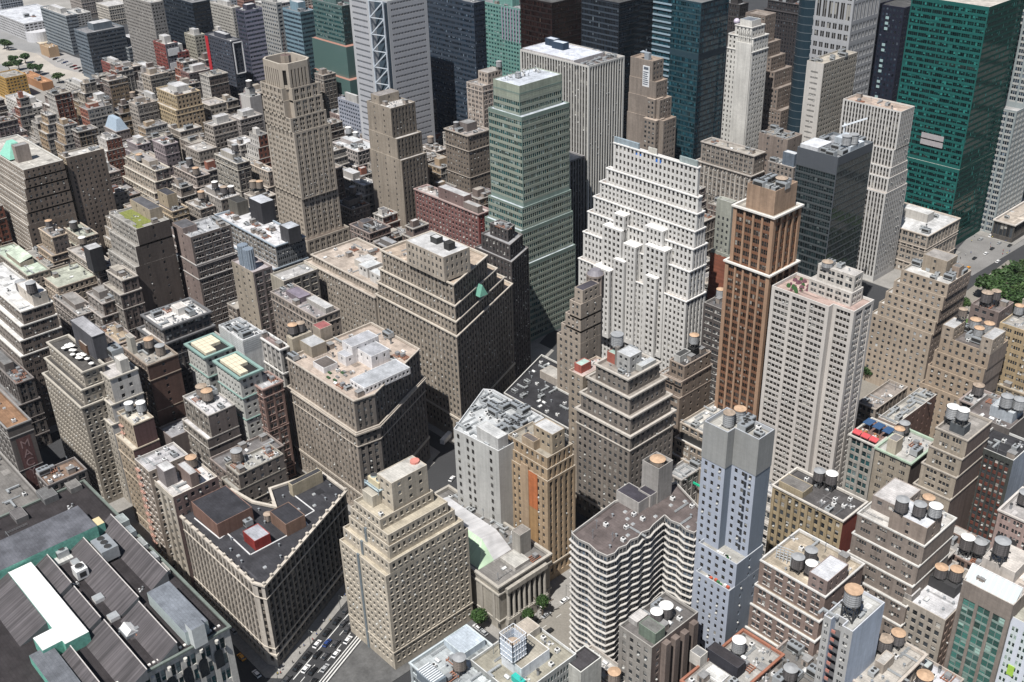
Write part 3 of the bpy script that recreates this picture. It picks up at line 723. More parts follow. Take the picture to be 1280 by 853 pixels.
# its tan neighbour with a blank wall
r6b = rect(722, 480, 700, 740, 60); r6b = (r6[0]-9, r6[0]-.3, r6[2]+4, r6[2]+22)
b = building("brick_building", "narrow tan brick block joined to the left side of the brown stepped loft tower", [(rp(r6b), 72)], (.40, .33, .255), S(bay=4, n=1, p=2.8, fh=3.9, wh=1.8, edge=1), rc=(.55, .45, .42)); BLD['c6b'] = b
bulk(b, .1, .15, .6, .5, 4, (.42, .13, .10), (.40, .52, .47), st=None); clutter(b, 3, ['condenser', 'vent'])

# tan tower with stair-stepped side and round lantern
r7 = rect(726, 381, 712, 752, 78); x0, x1, y0, y1 = r7
TT = [(rp((x0-9, x1, y0, y1)), 56), (rp((x0-6, x1, y0, y1)), 63), (rp((x0-3, x1, y0, y1)), 70), (rp(r7), 78)]
b = building("office_tower", "tan blank walled tower with a stair-stepped side and a round lantern on top", TT, (.37, .31, .25), S(bay=3.4, n=1, p=2.1, fh=3.9, wh=1.9, edge=1), E=SPARSE, rc=(.09, .085, .10), cat="tower"); BLD['c7'] = b
bulk(b, .25, .1, .98, .9, 8, (.38, .32, .26), (.08, .075, .09)); tpx(747, 389, 77, "the tan tower with the round lantern", 2.6, 'grey', 'grey', 3, flat=True)
q = (x0-1.5, y1+5.0); mb = MB(); mb.cyl(q[0], q[1], 3.9, 0, 84, 16, 0); 
for k in range(12):
    a = k*math.pi/6; mb.box(q[0]+4.1*math.cos(a)-.35, q[0]+4.1*math.cos(a)+.35, q[1]+4.1*math.sin(a)-.35, q[1]+4.1*math.sin(a)+.35, 72, 84.5, 0)
mb.cyl(q[0], q[1], 4.5, 84, 85, 16, 0); mb.cyl(q[0], q[1], 4.2, 85, 87.2, 16, 1, r1=2.4); mb.build("lantern", [wallm((.30, .25, .22)), plainm((.20, .19, .21), .6)], b['top'], b['org'])

# green and cream banded tower
r8 = rect(652, 147, 610, 712, 138)
st8 = S(bay=60, n=20, p=.5, m=.22, fh=4.0, wh=2.35, sr=0, r=.25, edge=.2, top=2.2, hd=.9, blind=.3)
b = building("office_tower", "green and cream banded glass tower stepping out towards its base", [(rp(ins(r8, -3, -5, -9, 0)), 52), (rp(ins(r8, -1, -3, -5, 0)), 73), (rp(ins(r8, 0, -1.5, -2.5, 0)), 86), (rp(r8), 138), (rp(ins(r8, 2, 4, 2.5, 2)), 150)], (.19, .25, .22), st8, rc=(.56, .60, .66), gl=GT, tr=(.27, .34, .30), sp=(.29, .32, .27), par=.6, dirt=.5, frame=(.35, .42, .38), cat="tower")
BLD['c8'] = b; b['z'] = 149.4; mbz = ins(r8, 2, 4, 2.5, 2); bulkw(b, mbz[0]+.1, mbz[1]-.1, mbz[2]+.1, mbz[3]-.1, 145, 154, (.34, .38, .31), (.60, .64, .70), st=None, name="penthouse", lip=.5)
b['z'] = 153.6; b['used'] = []; tank(mbz[0]+8, mbz[2]+12, 153.5, 1.6, 'grey', 'grey', .5, "the green banded tower", flat=True); clutter(b, 8, ['condenser', 'vent', 'antenna'], poly=[(mbz[0], mbz[2]), (mbz[0]+11, mbz[2]), (mbz[0]+11, mbz[3]), (mbz[0], mbz[3])])

# pinstriped tower
r9 = rect(736, 83, 650, 781, 150)
st9 = S(bay=2.25, n=1, p=.7, fh=4.0, wh=2.7, sr=.7, r=.1, edge=.9, top=1.0, hd=.7, blind=.25)
b = building("office_tower", "tall pinstriped tower of white vertical fins with a square white roof deck", [(rp(r9), 150)], (.60, .59, .56), st9, rc=(.20, .17, .16), gl=GBR, sp=(.085, .08, .08), par=1.6, tr=(.62, .60, .57), dirt=.4, cat="tower"); BLD['c9'] = b
bulkw(b, r9[0]+1.2, r9[1]-13, r9[2]+.8, r9[3]-5, 148, 151, (.50, .48, .48), (.66, .69, .76), st=None, name="roof_deck"); q = at(694, 55, 152); bulkw(b, q[0]-7, q[0]+1, q[1]-2, q[1]+3, 150.7, 155, (.03, .05, .08), (.60, .66, .74), st=None); bulkw(b, q[0]+2, q[0]+12, q[1]-5, q[1]+0, 150.7, 155, (.03, .05, .08), (.60, .66, .74), st=None)
b['used'] = [(r9[0], r9[1]-12, r9[2], r9[3]-5)]; clutter(b, 14, ['duct', 'pipe_run', 'air_conditioner'])
rr = (r9[0]+20, r9[1]-2, r9[2]-14, r9[2]-.5)
b = building("office_wing", "low dark finned wing at the foot of the pinstriped tower", [(rp(rr), 95)], (.25, .24, .24), st9, rc=(.5, .5, .5), sp=(.07, .07, .07), gl=GBR, near=False, cat="building")

# great white stepped tower
r10 = rect(877, 254, 738, 888, 112)
def step(r, w, e, s, n): return rp(ins(r, w, e, s, n))
st10 = S(bay=2.75, n=1, p=1.3, fh=3.5, wh=2.0, sr=.3, r=.3, edge=.8, top=1.0, blind=.2)
WHT = (.66, .65, .63)
b = building("office_tower", "great white stepped tower with many setbacks and blue tarpaulins on its roof", [(step(r10, 0, -1, -9, 0), 60), (step(r10, 1, 0, -6.5, 0), 76), (step(r10, 2.5, 0, -4.5, 0), 88), (step(r10, 5, 1, -2.6, 1), 97), (step(r10, 8, 1.5, -1, 2), 106), (step(r10, 11, 3, 1, 3), 114), (step(r10, 15, 5, 4, 5), 129)], WHT, st10, rc=(.48, .42, .38), gl=GBR, sp=(.66, .65, .63), tr=(.78, .77, .75), par=1.0, dirt=.5, cornice=.35, cat="tower"); BLD['c10'] = b
x0, x1, y0, y1 = r10; wW = (x1-x0)
for (u, v, wd, h) in ((.24, -6.5, .18, 86), (.64, -7, .18, 84), (.68, -9.5, .10, 68), (.20, -10.5, .16, 62), (.38, -9, .10, 70), (.44, -7, .12, 80), (.32, -4.6, .10, 94), (.60, -4, .16, 93)):
    W = MB(); win = []; X0 = x0+wW*u; X1 = X0+wW*wd; Y0 = y0+v; pl = [(X0, Y0-3.0), (X1, Y0-3.0), (X1, Y0+6), (X0, Y0+6)]
    for i in range(4): facade(W, pl[i], pl[(i+1) % 4], 20, h, st10 if i < 2 else None, win, 0, 1)
    panes(W, win, 3); W.ngon([(a, c, h) for a, c in pl], 2); W.build("stepped_bay", b['mats'], b['top'], b['org'])
bulk(b, .0, .15, .3, .7, 4, (.30, .36, .40), (.40, .50, .58), st=None); bulk(b, .78, .3, .98, .7, 4, (.36, .42, .42), (.55, .62, .60), st=None); bulk(b, .42, .1, .52, .35, 4, (.60, .58, .52), (.7, .7, .68), st=None)
mb = MB()
for u, v in ((.36, .12), (.60, .35)):
    q = (x0+11+(wW-20)*u, y0+4+(y1-y0-8)*v); mb.box(q[0]-2.5, q[0]+2.5, q[1]-1.3, q[1]+1.5, 125, 126.6, 0)
mb.build("tarpaulin", [plainm((.03, .16, .55), .5)], b['top'], b['org']); clutter(b, 16, ['duct', 'cooling_unit', 'air_conditioner', 'pipe_run'])

# grand beige setback block on the diagonal avenue
z11 = 64
c_ = at(571, 420, z11); s_ = at(640, 372, z11)
BD = np.array([-.373, .928])                       # direction of the diagonal avenue
def bpoly(c, wl, dl, back=0):                      # block with a street front of wl and a diagonal flank of dl
    e = (c[0]+BD[0]*dl, c[1]+BD[1]*dl); return [(c[0]-wl, c[1]), c, e, (c[0]-wl, e[1])]
wl11 = abs(reach(c_, z11, (-1, 0), 470)); d11 = abs(reach(c_, z11, BD, 640))
def bin_(c, w, e, s): return (c[0]-e+BD[0]*s, c[1]+s*BD[1])
tiers = []
for h, e, s, wl, dl in ((z11, 0, 0, wl11, d11), (71, 1.0, 1.3, wl11-2, d11-9), (79, 1.8, 2.2, wl11-5, d11-17), (90, 2.6, 3.0, wl11-8, d11-27)):
    tiers.append((bpoly(bin_(c_, 0, e, s), wl, dl), h))
b = building("office_block", "grand beige setback block with a square roof house, on the diagonal avenue", tiers, (.34, .29, .235), S(bay=2.9, n=1, p=1.35, fh=3.7, wh=2.2, sr=.25, r=.3, edge=.7, top=1.1, blind=.3), rc=(.50, .41, .33), tr=(.55, .49, .41), par=1.1, cornice=.6, eCol=(.22, .19, .16), cat="building", bands=((14, 1.0, .6),)); BLD['c11'] = b  # eCol puts the diagonal flank's shade into its wall colour
r_ = rect(554, 322, 507, 587, 103); r_ = (r_[0]+0, r_[1], r_[2], r_[3]); b11 = bulkw(b, r_[0], r_[1], r_[2], r_[3], 89.9, 103, (.44, .38, .31), (.60, .60, .60), st=S(bay=3.2, n=1, p=1.8, fh=4, wh=2.2, edge=.9, top=1.8), name="penthouse")
bulkw(b11, r_[0]+10, r_[0]+15, r_[3]-9, r_[3]-5, 102.7, 106, (.06, .06, .06), (.6, .6, .6), st=None); bulkw(b11, r_[1]-8, r_[1]-4, r_[2]+7, r_[2]+11, 102.7, 106.5, (.05, .05, .05), (.05, .05, .05), st=None)
clutter(b, 8)
# its dark neighbour with the copper dormer
e_ = (c_[0]+BD[0]*d11, c_[1]+BD[1]*d11); dk = [(e_[0]-30, e_[1]+.5), (e_[0]-.3+BD[0]*.5, e_[1]+.5), (e_[0]+BD[0]*22, e_[1]+BD[1]*22), (e_[0]-30, e_[1]+BD[1]*22)]
b = building("office_block", "dark brown narrow block with a copper green dormer behind the grand beige block", [(dk, 76), (offs(dk, 2.5), 84), (offs(dk, 6), 90)], (.085, .075, .075), S(bay=2.7, n=1, p=1.3, fh=3.6, wh=1.9, sr=.2, top=1.2, blind=.5), rc=(.36, .36, .37), tr=(.26, .24, .23), sp=(.07, .06, .06), cat="building"); BLD['c11d'] = b
q = at(600, 366, 76); mb = MB(); mb.quads([[(q[0]-2.6, q[1]-2.4, 75), (q[0]+2.6, q[1]-2.4, 75), (q[0]+1.4, q[1]+.6, 80.5), (q[0]-1.4, q[1]+.6, 80.5)], [(q[0]+2.6, q[1]-2.4, 75), (q[0]+2.6, q[1]+3, 75), (q[0]+1.4, q[1]+.6, 80.5), (q[0]+1.4, q[1]+.6, 80.5)], [(q[0]-2.6, q[1]-2.4, 75), (q[0]-2.6, q[1]+3, 75), (q[0]-1.4, q[1]+.6, 80.5), (q[0]-1.4, q[1]+.6, 80.5)]], 0); mb.build("dormer", [plainm((.13, .32, .25), .7)], b['top'], b['org']); clutter(b, 5)
# west wing of the grand block
r_ = rect(442, 358, 381, 452, 62); r_ = (r_[0], tiers[0][0][0][0]-.5, r_[2], r_[2]+38)
b = building("office_block", "long beige block with small white roof houses, left of the grand beige block", [(rp(r_), 62), (rp(ins(r_, 3, 0, 3, 3)), 66)], (.36, .31, .255), S(bay=2.8, n=1, p=1.35, fh=3.6, wh=1.9, sr=.2, top=1.4), rc=(.50, .43, .37), tr=(.52, .46, .39), cornice=.5, cat="building"); BLD['c11w'] = b
bulk(b, .62, .15, .75, .45, 6, (.62, .60, .57), (.60, .62, .63)); bulk(b, .80, .12, .96, .45, 6, (.62, .60, .57), (.60, .62, .63)); bulk(b, .45, .3, .58, .6, 4, (.5, .47, .42), (.6, .6, .6), st=None); clutter(b, 10)

# big block with white roof houses, chamfered corner
z12 = 64
C12 = [at(358, 447, z12), at(442, 501, z12), at(468, 492, z12), at(524, 436, z12)]
pl = [(C12[0][0], C12[1][1]), C12[1], C12[2], C12[3], (C12[0][0], C12[3][1])]
st12 = S(bay=2.9, n=1, p=1.4, fh=3.7, wh=2.0, sr=.25, r=.25, edge=.8, top=1.2)
o12 = offs(ccw(pl), -1.2)
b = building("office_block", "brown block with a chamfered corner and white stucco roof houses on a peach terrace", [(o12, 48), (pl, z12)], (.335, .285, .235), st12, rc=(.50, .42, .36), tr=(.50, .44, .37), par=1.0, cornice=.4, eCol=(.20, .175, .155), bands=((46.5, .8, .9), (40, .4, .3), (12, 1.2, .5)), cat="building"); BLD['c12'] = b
def pbox(b, pts, z0, z1, **k):
    P = [at(x, y, z1) for x, y in pts]; xs = [p[0] for p in P]; ys = [p[1] for p in P]
    return bulkw(b, min(xs), max(xs), min(ys), max(ys), z0, z1, **k)
WS = (.74, .72, .72); WSs = S(bay=5, n=1, p=4, fh=4, wh=1.6, edge=.8, top=1.0)
pbox(b, ((428, 426), (440, 434), (468, 417)), 63, 72, col=WS, rc=(.45, .46, .49), st=WSs); pbox(b, ((447, 435), (464, 446), (483, 434)), 63, 70, col=WS, rc=(.42, .43, .46), st=WSs)
pbox(b, ((423, 440), (432, 447), (441, 442)), 63, 68, col=WS, rc=(.42, .43, .46), st=WSs)
pbox(b, ((437, 474), (463, 482), (500, 452)), 63, 66.5, col=WS, rc=(.48, .50, .53), st=S(bay=2.4, n=1, p=1.0, fh=3.2, wh=1.9, edge=.4, top=.7)); 
pbox(b, ((374, 425), (390, 434), (403, 424)), 63, 69, col=(.36, .31, .24), rc=(.48, .49, .50), st=None); pbox(b, ((358, 420), (366, 424), (382, 410)), 63, 71, col=(.42, .36, .27), rc=(.42, .38, .32), st=None); pbox(b, ((391, 452), (406, 460), (420, 452)), 63, 66, col=WS, rc=(.16, .14, .13), st=WSs)
pbox(b, ((390, 406), (400, 412), (408, 402)), 63, 70, col=(.40, .34, .27), rc=(.35, .13, .13), st=None)
clutter(b, 16)
mb = MB()
for k in range(7):
    q = at(418+random.uniform(-8, 14), 466+random.uniform(-4, 8), z12); mb.box(q[0]-1.1, q[0]+1.1, q[1]-.5, q[1]+.5, z12-1, z12-.3, k % 2)
mb.build("terrace_planters", [plainm((.03, .08, .03), .8), plainm((.2, .2, .2), .8)], b['top'], b['org'])
h = "the roof north of the white stucco houses"
for (x, y, c) in ((336, 388, 'tan'), (362, 394, 'tan'), (372, 391, 'tan')): tpx(x, y, 64, h, 2.4, 'dark', c, 1.2)
# ============================================================ right side, near
# slender blue-grey hotel
zt = 118
L0, Nf, Ni, N2, R2 = at(881, 526, zt), at(910, 541, zt), at(919, 535, zt), at(949, 550, zt), at(966, 536, zt)
pl = [(L0[0], Nf[1]), (Nf[0], Nf[1]), (Nf[0], N2[1]+0.0), (N2[0], N2[1]+.0), (N2[0], R2[1]), (L0[0], R2[1])]
stB = S(bay=3.0, n=1, p=1.75, fh=3.35, wh=1.7, r=.18, edge=.5, top=15, hd=.9, blind=.2)
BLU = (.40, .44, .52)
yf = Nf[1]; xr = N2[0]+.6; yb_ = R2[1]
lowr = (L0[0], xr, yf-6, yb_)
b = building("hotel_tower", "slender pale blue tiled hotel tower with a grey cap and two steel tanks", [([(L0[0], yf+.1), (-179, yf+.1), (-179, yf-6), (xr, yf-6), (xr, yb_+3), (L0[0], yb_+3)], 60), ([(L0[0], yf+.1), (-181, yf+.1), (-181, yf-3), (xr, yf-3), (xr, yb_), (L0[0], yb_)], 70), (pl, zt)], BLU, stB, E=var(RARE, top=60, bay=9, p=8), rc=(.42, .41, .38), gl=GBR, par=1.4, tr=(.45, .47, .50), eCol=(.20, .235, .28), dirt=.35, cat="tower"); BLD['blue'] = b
mb = MB(); o = offs(ccw(pl), -.12); n_ = len(o); mb.quads([[(*o[i], zt-14.5), (*o[(i+1) % n_], zt-14.5), (*o[(i+1) % n_], zt+.05), (*o[i], zt+.05)] for i in range(n_)], 0); mb.build("grey_cap", [wallm((.30, .305, .30), dirt=.5)], b['top'], b['org'])
mb = MB(); xs = N2[0]-4.2; k = 8.0
while k < zt-17: mb.box(xs, xs+1.0, N2[1]-.06, N2[1]+.1, 62+k, 62+k+2.4, 0) if 62+k < zt-17 else None; k += 3.35
mb.build("slot_windows", [plainm((.03, .035, .045), .3)], b['top'], b['org'])
clutter(b, 7, ['air_conditioner', 'cooling_unit', 'duct', 'condenser'], poly=[(Nf[0]-2, N2[1]), (N2[0], N2[1]), (N2[0], R2[1]), (Nf[0]-2, R2[1])])
for (x, y) in ((Nf[0]-3.6, Nf[1]+5.0), (Nf[0]-2.6, Nf[1]+9.6)): tank(x, y, zt-1, 2.15, 'grey', 'tan', .6, "the blue tiled hotel tower", flat=True, asp=1.3)
mb = MB()
for zz, yy in ((60, yf-4.6), (70, yf-1.4)):
    for k in range(9): q = (random.uniform(-177, xr-2), yy+random.uniform(-.6, .6)); mb.box(q[0]-.5, q[0]+.5, q[1]-.4, q[1]+.4, zz-1, zz-.2, random.choice([0, 1, 1, 2]))
mb.build("terrace_furniture", [plainm((.5, .10, .05), .7), plainm((.7, .7, .68), .7), plainm((.04, .15, .05), .7)], b['top'], b['org'])

# apartment block with zigzag balconies
za = 70
A = [at(x, y, za) for x, y in ((714, 666), (759, 695), (817, 656), (831, 644), (868, 666), (890, 650), (845, 602), (768, 626))]
def teeth(p, q, n, amp):
    d = np.array([q[0]-p[0], q[1]-p[1]]); nn = np.array([d[1], -d[0]])/np.hypot(*d); out = []
    for i in range(n):
        a = np.array(p)+d*(i/n); c = np.array(p)+d*((i+.5)/n)
        out += [tuple(a), tuple(c+nn*amp*.65)]
    return out
yS = A[1][1]; xE = A[1][0]; xI = A[3][0]
core = [(A[0][0], A[0][1]), (xE, yS)]
base_poly = teeth(A[0], A[1], 2, 1.3) + teeth(A[1], A[2], 4, 1.3) + [A[2]] + [A[3]] + teeth(A[3], A[4], 2, 1.3) + [A[4], A[5], A[6], A[7]]
STZ = S(bay=60, n=8, p=.3, m=.3, fh=3.0, wh=2.0, sr=0, r=.3, edge=.05, top=.9, hd=.2, blind=.25)
b = building("apartment_building", "apartment block wrapped in zigzag white balcony bands with a brown gravel roof", [(base_poly, za)], (.30, .29, .28), STZ, rc=(.15, .125, .12), gl=GN, sp=(.28, .27, .26), tr=(.52, .50, .47), par=.9, dirt=.5, cat="apartments"); BLD['chev'] = b
mb = MB(); cp = ccw(base_poly)
for k in range(22):
    zz = za-3.2-3.0*k
    if zz > 4:
        o = offs(cp, -.7); n_ = len(o)
        mb.quads([[(*o[i], zz-.14), (*o[(i+1) % n_], zz-.14), (*o[(i+1) % n_], zz+.22), (*o[i], zz+.22)] for i in range(n_)], 0)
        mb.quads([[(*o[i], zz+.22), (*o[(i+1) % n_], zz+.22), (*cp[(i+1) % n_], zz+.22), (*cp[i], zz+.22)] for i in range(n_)], 0)
mb.build("balcony_bands", [wallm((.56, .54, .51), dirt=.8)], b['top'], b['org'])
q = at(822, 578, 84); bulkw(b, q[0]-4, q[0]+4, q[1]-4, q[1]+4, za-1, 85, (.36, .34, .32), (.05, .05, .05), st=None, lip=1.6)
tank(q[0], q[1], 81.6, 3.0, 'brown', 'tan', .2, "the zigzag balcony apartments", asp=.35)
q = at(783, 634, za); bulkw(b, q[0]-6, q[0]+5, q[1]+1, q[1]+8, za-1, za+4, (.40, .38, .36), (.07, .065, .08), st=None); q = at(805, 628, za); bulkw(b, q[0]-3, q[0]+3, q[1], q[1]+9, za-1, za+4.5, (.40, .38, .36), (.07, .065, .08), st=None)
clutter(b, 14, ['vent', 'hatch', 'condenser', 'antenna', 'pipe_run'])

# white balconied apartment tower
zb = 112
W0, W1, W2, W3, W4 = at(965, 357, zb), at(1032, 386, zb), at(1042, 378, zb), at(1066, 391, zb), at(1091, 370, zb)
P_ = [(W0[0], W0[1]), (W1[0], W0[1]), (W1[0], W0[1]+3.2), (W3[0], W0[1]+3.2), (W3[0], W0[1]+3.2+abs(reach(W3, zb, (0, 1), 1091))), (W0[0], W0[1]+3.2+abs(reach(W3, zb, (0, 1), 1091)))]
stW = S(bay=7.6, n=4, p=1.5, m=.28, fh=2.95, wh=1.65, sr=.3, r=.35, edge=.9, top=1.4, hd=.5, blind=.2)
b = building("apartment_tower", "tall off-white apartment tower with a planted pink roof terrace and stepped penthouse", [(P_, zb)], (.60, .56, .52), stW, rc=(.50, .38, .34), gl=GBR, sp=(.52, .49, .46), tr=(.66, .64, .61), par=1.2, dirt=.4, frame=(.2, .2, .2), cat="apartments"); BLD['bal'] = b
x0, x1, y0, y1 = W0[0], W3[0], W0[1], P_[4][1]
p1_ = bulkw(b, x0+(x1-x0)*.34, x1-(x1-x0)*.12, y0+(y1-y0)*.42, y1-2, zb-1.2, zb+5, (.62, .58, .53), (.50, .48, .46), st=S(bay=4, n=2, p=1.2, fh=3.1, wh=1.9, edge=.5, top=.8), name="penthouse")
p2_ = bulkw(b, x0+(x1-x0)*.40, x1-(x1-x0)*.14, y0+(y1-y0)*.52, y1-2.5, zb+4.8, zb+12, (.62, .58, .53), (.50, .48, .46), st=S(bay=4, n=2, p=1.2, fh=3.1, wh=1.9, edge=.5, top=.8), name="penthouse")
tank(x0+(x1-x0)*.50, y1-8, zb+11.8, 2.3, 'grey', 'tan', .1, "the white apartment tower's penthouse", asp=.5); b2_ = dict(p2_, used=[]); clutter(b2_, 6, ['condenser', 'air_conditioner', 'vent'])
mb = MB()
for k in range(26):
    q = (random.uniform(x0+2, x0+(x1-x0)*.33), random.uniform(y0+3, y1-3)); r = random.uniform(.5, 1.3); mb.cyl(q[0], q[1], r, zb-1.1, zb-.1, 6, random.choice([0, 0, 1]), r1=r*.6)
mb.build("terrace_shrubs", [plainm((.03, .09, .025), .9, var=.4), plainm((.14, .06, .08), .8)], b['top'], b['org'])

# row of lofts in front, right of the hotel
T4 = dict(tr=(.60, .58, .54))
b = B('r10', "loft_building", "ochre loft with gothic stone piers, white zigzag parapet and a red party wall", (1054, 651, 966, 1078, 54), (.40, .31, .18), S(bay=3.1, n=1, p=1.3, fh=3.9, wh=2.3, sr=.5, r=.2, top=2.0), E='blank', eCol=(.26, .07, .05), rc=(.10, .095, .095), tr=(.62, .58, .52), cornice=.4, dep=17, cat="building")
bulk(b, .05, .1, .4, .5, 3, (.38, .31, .2), (.2, .19, .18)); clutter(b, 7)
for (x, y, c) in ((1025, 587, 'grey'), (1042, 590, 'white')): tpx(x, y, 53, "the ochre loft with the red side wall", 2.3, 'dark', c, 3.5, b=b)
b = B('r9', "loft_building", "brown brick loft with white snow-bright ledges and three dark tanks", (1032, 746, 950, 1063, 64), (.27, .195, .165), S(bay=4.7, n=2, p=1.9, fh=3.9, wh=2.1, m=.4, sr=0, r=.3, edge=1.0, sill=1), low=[(36, -1, -.5, -5, 0), (46, -.5, -.3, -3.4, 0), (54, 0, 0, -1.8, 0)], rc=(.44, .38, .30), tr=(.66, .65, .63), cornice=.3, dep=24, E=SPARSE, cat="building")
bulk(b, .72, .02, .99, .55, 7, (.27, .20, .18), (.62, .63, .66)); clutter(b, 6)
for (x, y, c) in ((998, 696, 'grey'), (1006, 690, 'grey'), (1015, 702, 'white')): tpx(x, y, 63, "the brown loft with white ledges", 2.3, 'dark', c, 2, b=b)
mb = MB(); q = at(979, 700, 64)
for k in range(5):
    mb.bar((q[0]-3+k*1.5, q[1], 63), (q[0]-3+k*1.5, q[1], 69), .1, 0); mb.bar((q[0]-3, q[1], 64+k*1.2), (q[0]+3, q[1]+1.5, 64+k*1.2), .08, 0)
mb.build("steel_frame", [plainm((.5, .55, .6), .5)], b['top'], b['org'])
b = B('r4', "loft_building", "greyish brown loft tower with bay setbacks and four tanks above white roof houses", (1156, 683, 1072, 1180, 76), (.26, .215, .185), S(bay=6.2, n=4, p=2.2, fh=4.0, wh=1.7, m=.18, r=.3, edge=.9, top=1.5), low=[(44, -1, 0, -6.5, 0), (52, -.5, 0, -5, 0), (60, 0, 0, -3.2, 0), (68, 0, 0, -1.6, 0)], rc=(.58, .56, .53), tr=(.64, .63, .60), dep=22, E='blank', cornice=.2, cat="building")
bulk(b, .45, .02, .98, .5, 8, (.30, .24, .20), (.66, .68, .72), st=RARE); bulk(b, .05, .3, .45, .98, 6, (.30, .25, .22), (.55, .53, .52)); clutter(b, 3)
for (x, y, bd, c) in ((1126, 626, 'dark', 'grey'), (1139, 633, 'dark', 'grey'), (1153, 622, 'brown', 'tan'), (1172, 630, 'grey', 'white')): tpx(x, y, 80, "the loft tower with bay setbacks", 2.4, bd, c, 1.5, b=b)
b = B('r5', "low_building", "low wide grey roofed block with a green shed behind the bay setback loft", (1250, 722, 1168, 1276, 34), (.22, .15, .12), LOFT2, rc=(.33, .32, .31), cat="building", E=LOFT2); clutter(b, 16); bulk(b, .05, .5, .25, .8, 4, rc=(.5, .49, .47), st=None)
for (x, y, c) in ((1210, 673, 'white'), (1226, 678, 'grey')): tpx(x, y, 34, "the low wide grey roof", 2.5, 'dark', c, 3.5, b=b)
tpx(1262, 690, 38, "the low roof by the green shed", 2.6, 'dark', 'grey', 4)
mb = MB(); q = at(1264, 682, 36); mb.box(q[0]-3, q[0]+3, q[1]-1.2, q[1]+1.2, 33, 36, 0); mb.build("green_shed", [plainm((.02, .36, .27), .6)], b['top'], b['org'])
b = B('r3', "brick_building", "small cream brick block with a scalloped parapet and a white roof with two tanks", (1182, 776, 1129, 1199, 54), (.40, .355, .30), S(bay=2.8, n=1, p=1.2, fh=3.6, wh=2.1, r=.3, edge=.7, top=2.2), rc=(.66, .66, .68), dep=22, E=PUNCH, eCol=(.28, .2, .16), tr=(.44, .39, .33), cat="building"); bulk(b, .0, .02, .18, .3, 3, (.3, .28, .26), (.66, .66, .68), st=None)
mb = MB(); x0, x1, y0, y1 = b['r']; SURF.append(([(x0+1, y1-9), (x0+12, y1-9), (x0+12, y1-2), (x0+1, y1-2)], 57.5, b['top'])); mb.box(x0+1, x0+12, y1-9, y1-2, 53, 57.5, 0); mb.build("tank_platform", [plainm((.04, .04, .042), .8)], b['top'], b['org'])
for (x, y) in ((1171, 714), (1183, 719)): tpx(x, y, 57.5, "the cream brick block's black platform", 2.2, 'dark', 'tan', .8)
b['used'].append((x0, x0+12, y1-10, y1)); clutter(b, 4, ['skylight', 'vent'])
b = B('r1', "hotel_tower", "brown framed tower of teal glass bays with a sloping glass skylight row on top", (1267, 757, 1204, 1292, 86), (.25, .21, .18), S(bay=4.2, n=2, p=1.0, fh=3.2, wh=2.4, m=.12, sr=.2, r=.15, edge=.8, top=6.5, hd=.6, blind=.2), rc=(.56, .50, .45), tr=(.50, .45, .40), gl=glassm((.03, .10, .085), (.28, .42, .37)), dep=24, cat="tower", sp=(.22, .30, .27))
x0, x1, y0, y1 = b['r']; mb = MB(); nn_ = 9
for k in range(nn_):
    a0, a1 = x0+(x1-x0)*k/nn_, x0+(x1-x0)*(k+1)/nn_
    mb.quads([[(a0+.15, y0+.2, 84), (a1-.15, y0+.2, 84), (a1-.15, y0+4.8, 89.5), (a0+.15, y0+4.8, 89.5)]], 0); mb.bar((a0, y0+.1, 84), (a0, y0+4.9, 89.7), .14, 1)
mb.box(x0, x1, y0+4.8, y0+5.1, 84, 89.8, 1); mb.build("sloping_skylight", [glassm((.30, .33, .34), (.6, .6, .6)), plainm((.7, .7, .7), .5)], b['top'], b['org'])
bulk(b, .05, .4, .7, .9, 5, (.55, .50, .45), (.56, .52, .48), st=None); clutter(b, 8)
tpx(1240, 690, 90, "the brown and teal glass tower", 2.4, 'dark', 'grey', 3.5)
wx = at(1267, 760, 80); rr = (wx[0]+.5, wx[0]+26, wx[1]-4, wx[1]+18)
b = building("apartment_tower", "white tower with pale green glass strips and a small lime panel at the right edge", [(rp(rr), 80)], (.62, .66, .74), S(bay=3.6, n=2, p=1.5, fh=3.0, wh=1.6, m=.5, r=.15, edge=1, top=3), gl=GG, rc=(.45, .44, .38), tr=(.55, .56, .52), dirt=.4, sp=(.58, .64, .66), cat="tower"); clutter(b, 5)
q = at(1277, 826, 60); mb = MB(); mb.box(rr[0]+3.5, rr[0]+5.5, rr[2]-.3, rr[2]-.05, 58, 62, 0); mb.build("lime_panel", [plainm((.35, .55, .08), .6)], b['top'], b['org'])

# slab with barrel tank
r_ = rect(1066, 790, 1030, 1089, 82); x0, x1, y0, y1 = r_; W_ = x1-x0
b = building("hotel_tower", "narrow pale blue sided slab with a dark balcony slot under a ribbed barrel tank", [([(x0, y0), (x0+W_*.26, y0), (x0+W_*.26, y0+3), (x0+W_*.62, y0+3), (x0+W_*.62, y0), (x1, y0), (x1, y1+8), (x0, y1+8)], 82)], (.42, .42, .415), S(bay=60, n=2, p=20, fh=3.2, wh=1.6, edge=.3, top=2), E='blank', eCol=(.44, .50, .60), rc=(.5, .5, .48), tr=(.60, .62, .66), dirt=.6, cat="tower"); BLD['r6'] = b
mb = MB()
for k in range(22):
    zz = 76-k*3.3
    mb.box(x0+W_*.26+.05, x0+W_*.62-.05, y0+.6, y0+3, zz, zz+.25, 0); mb.box(x0+W_*.26+.1, x0+W_*.40, y0+.9, y0+1.1, zz+.25, zz+1.4, 1)
mb.build("balconies", [plainm((.08, .08, .085), .7), plainm((.45, .20, .16), .7)], b['top'], b['org'])
q = (x0+W_*.55, y0+5.5); tank(q[0], q[1], 82, 2.7, 'grey', 'tan', 5, "the pale blue slab", flat=True, asp=1.15); clutter(b, 5, ['pipe_run', 'vent', 'duct'])

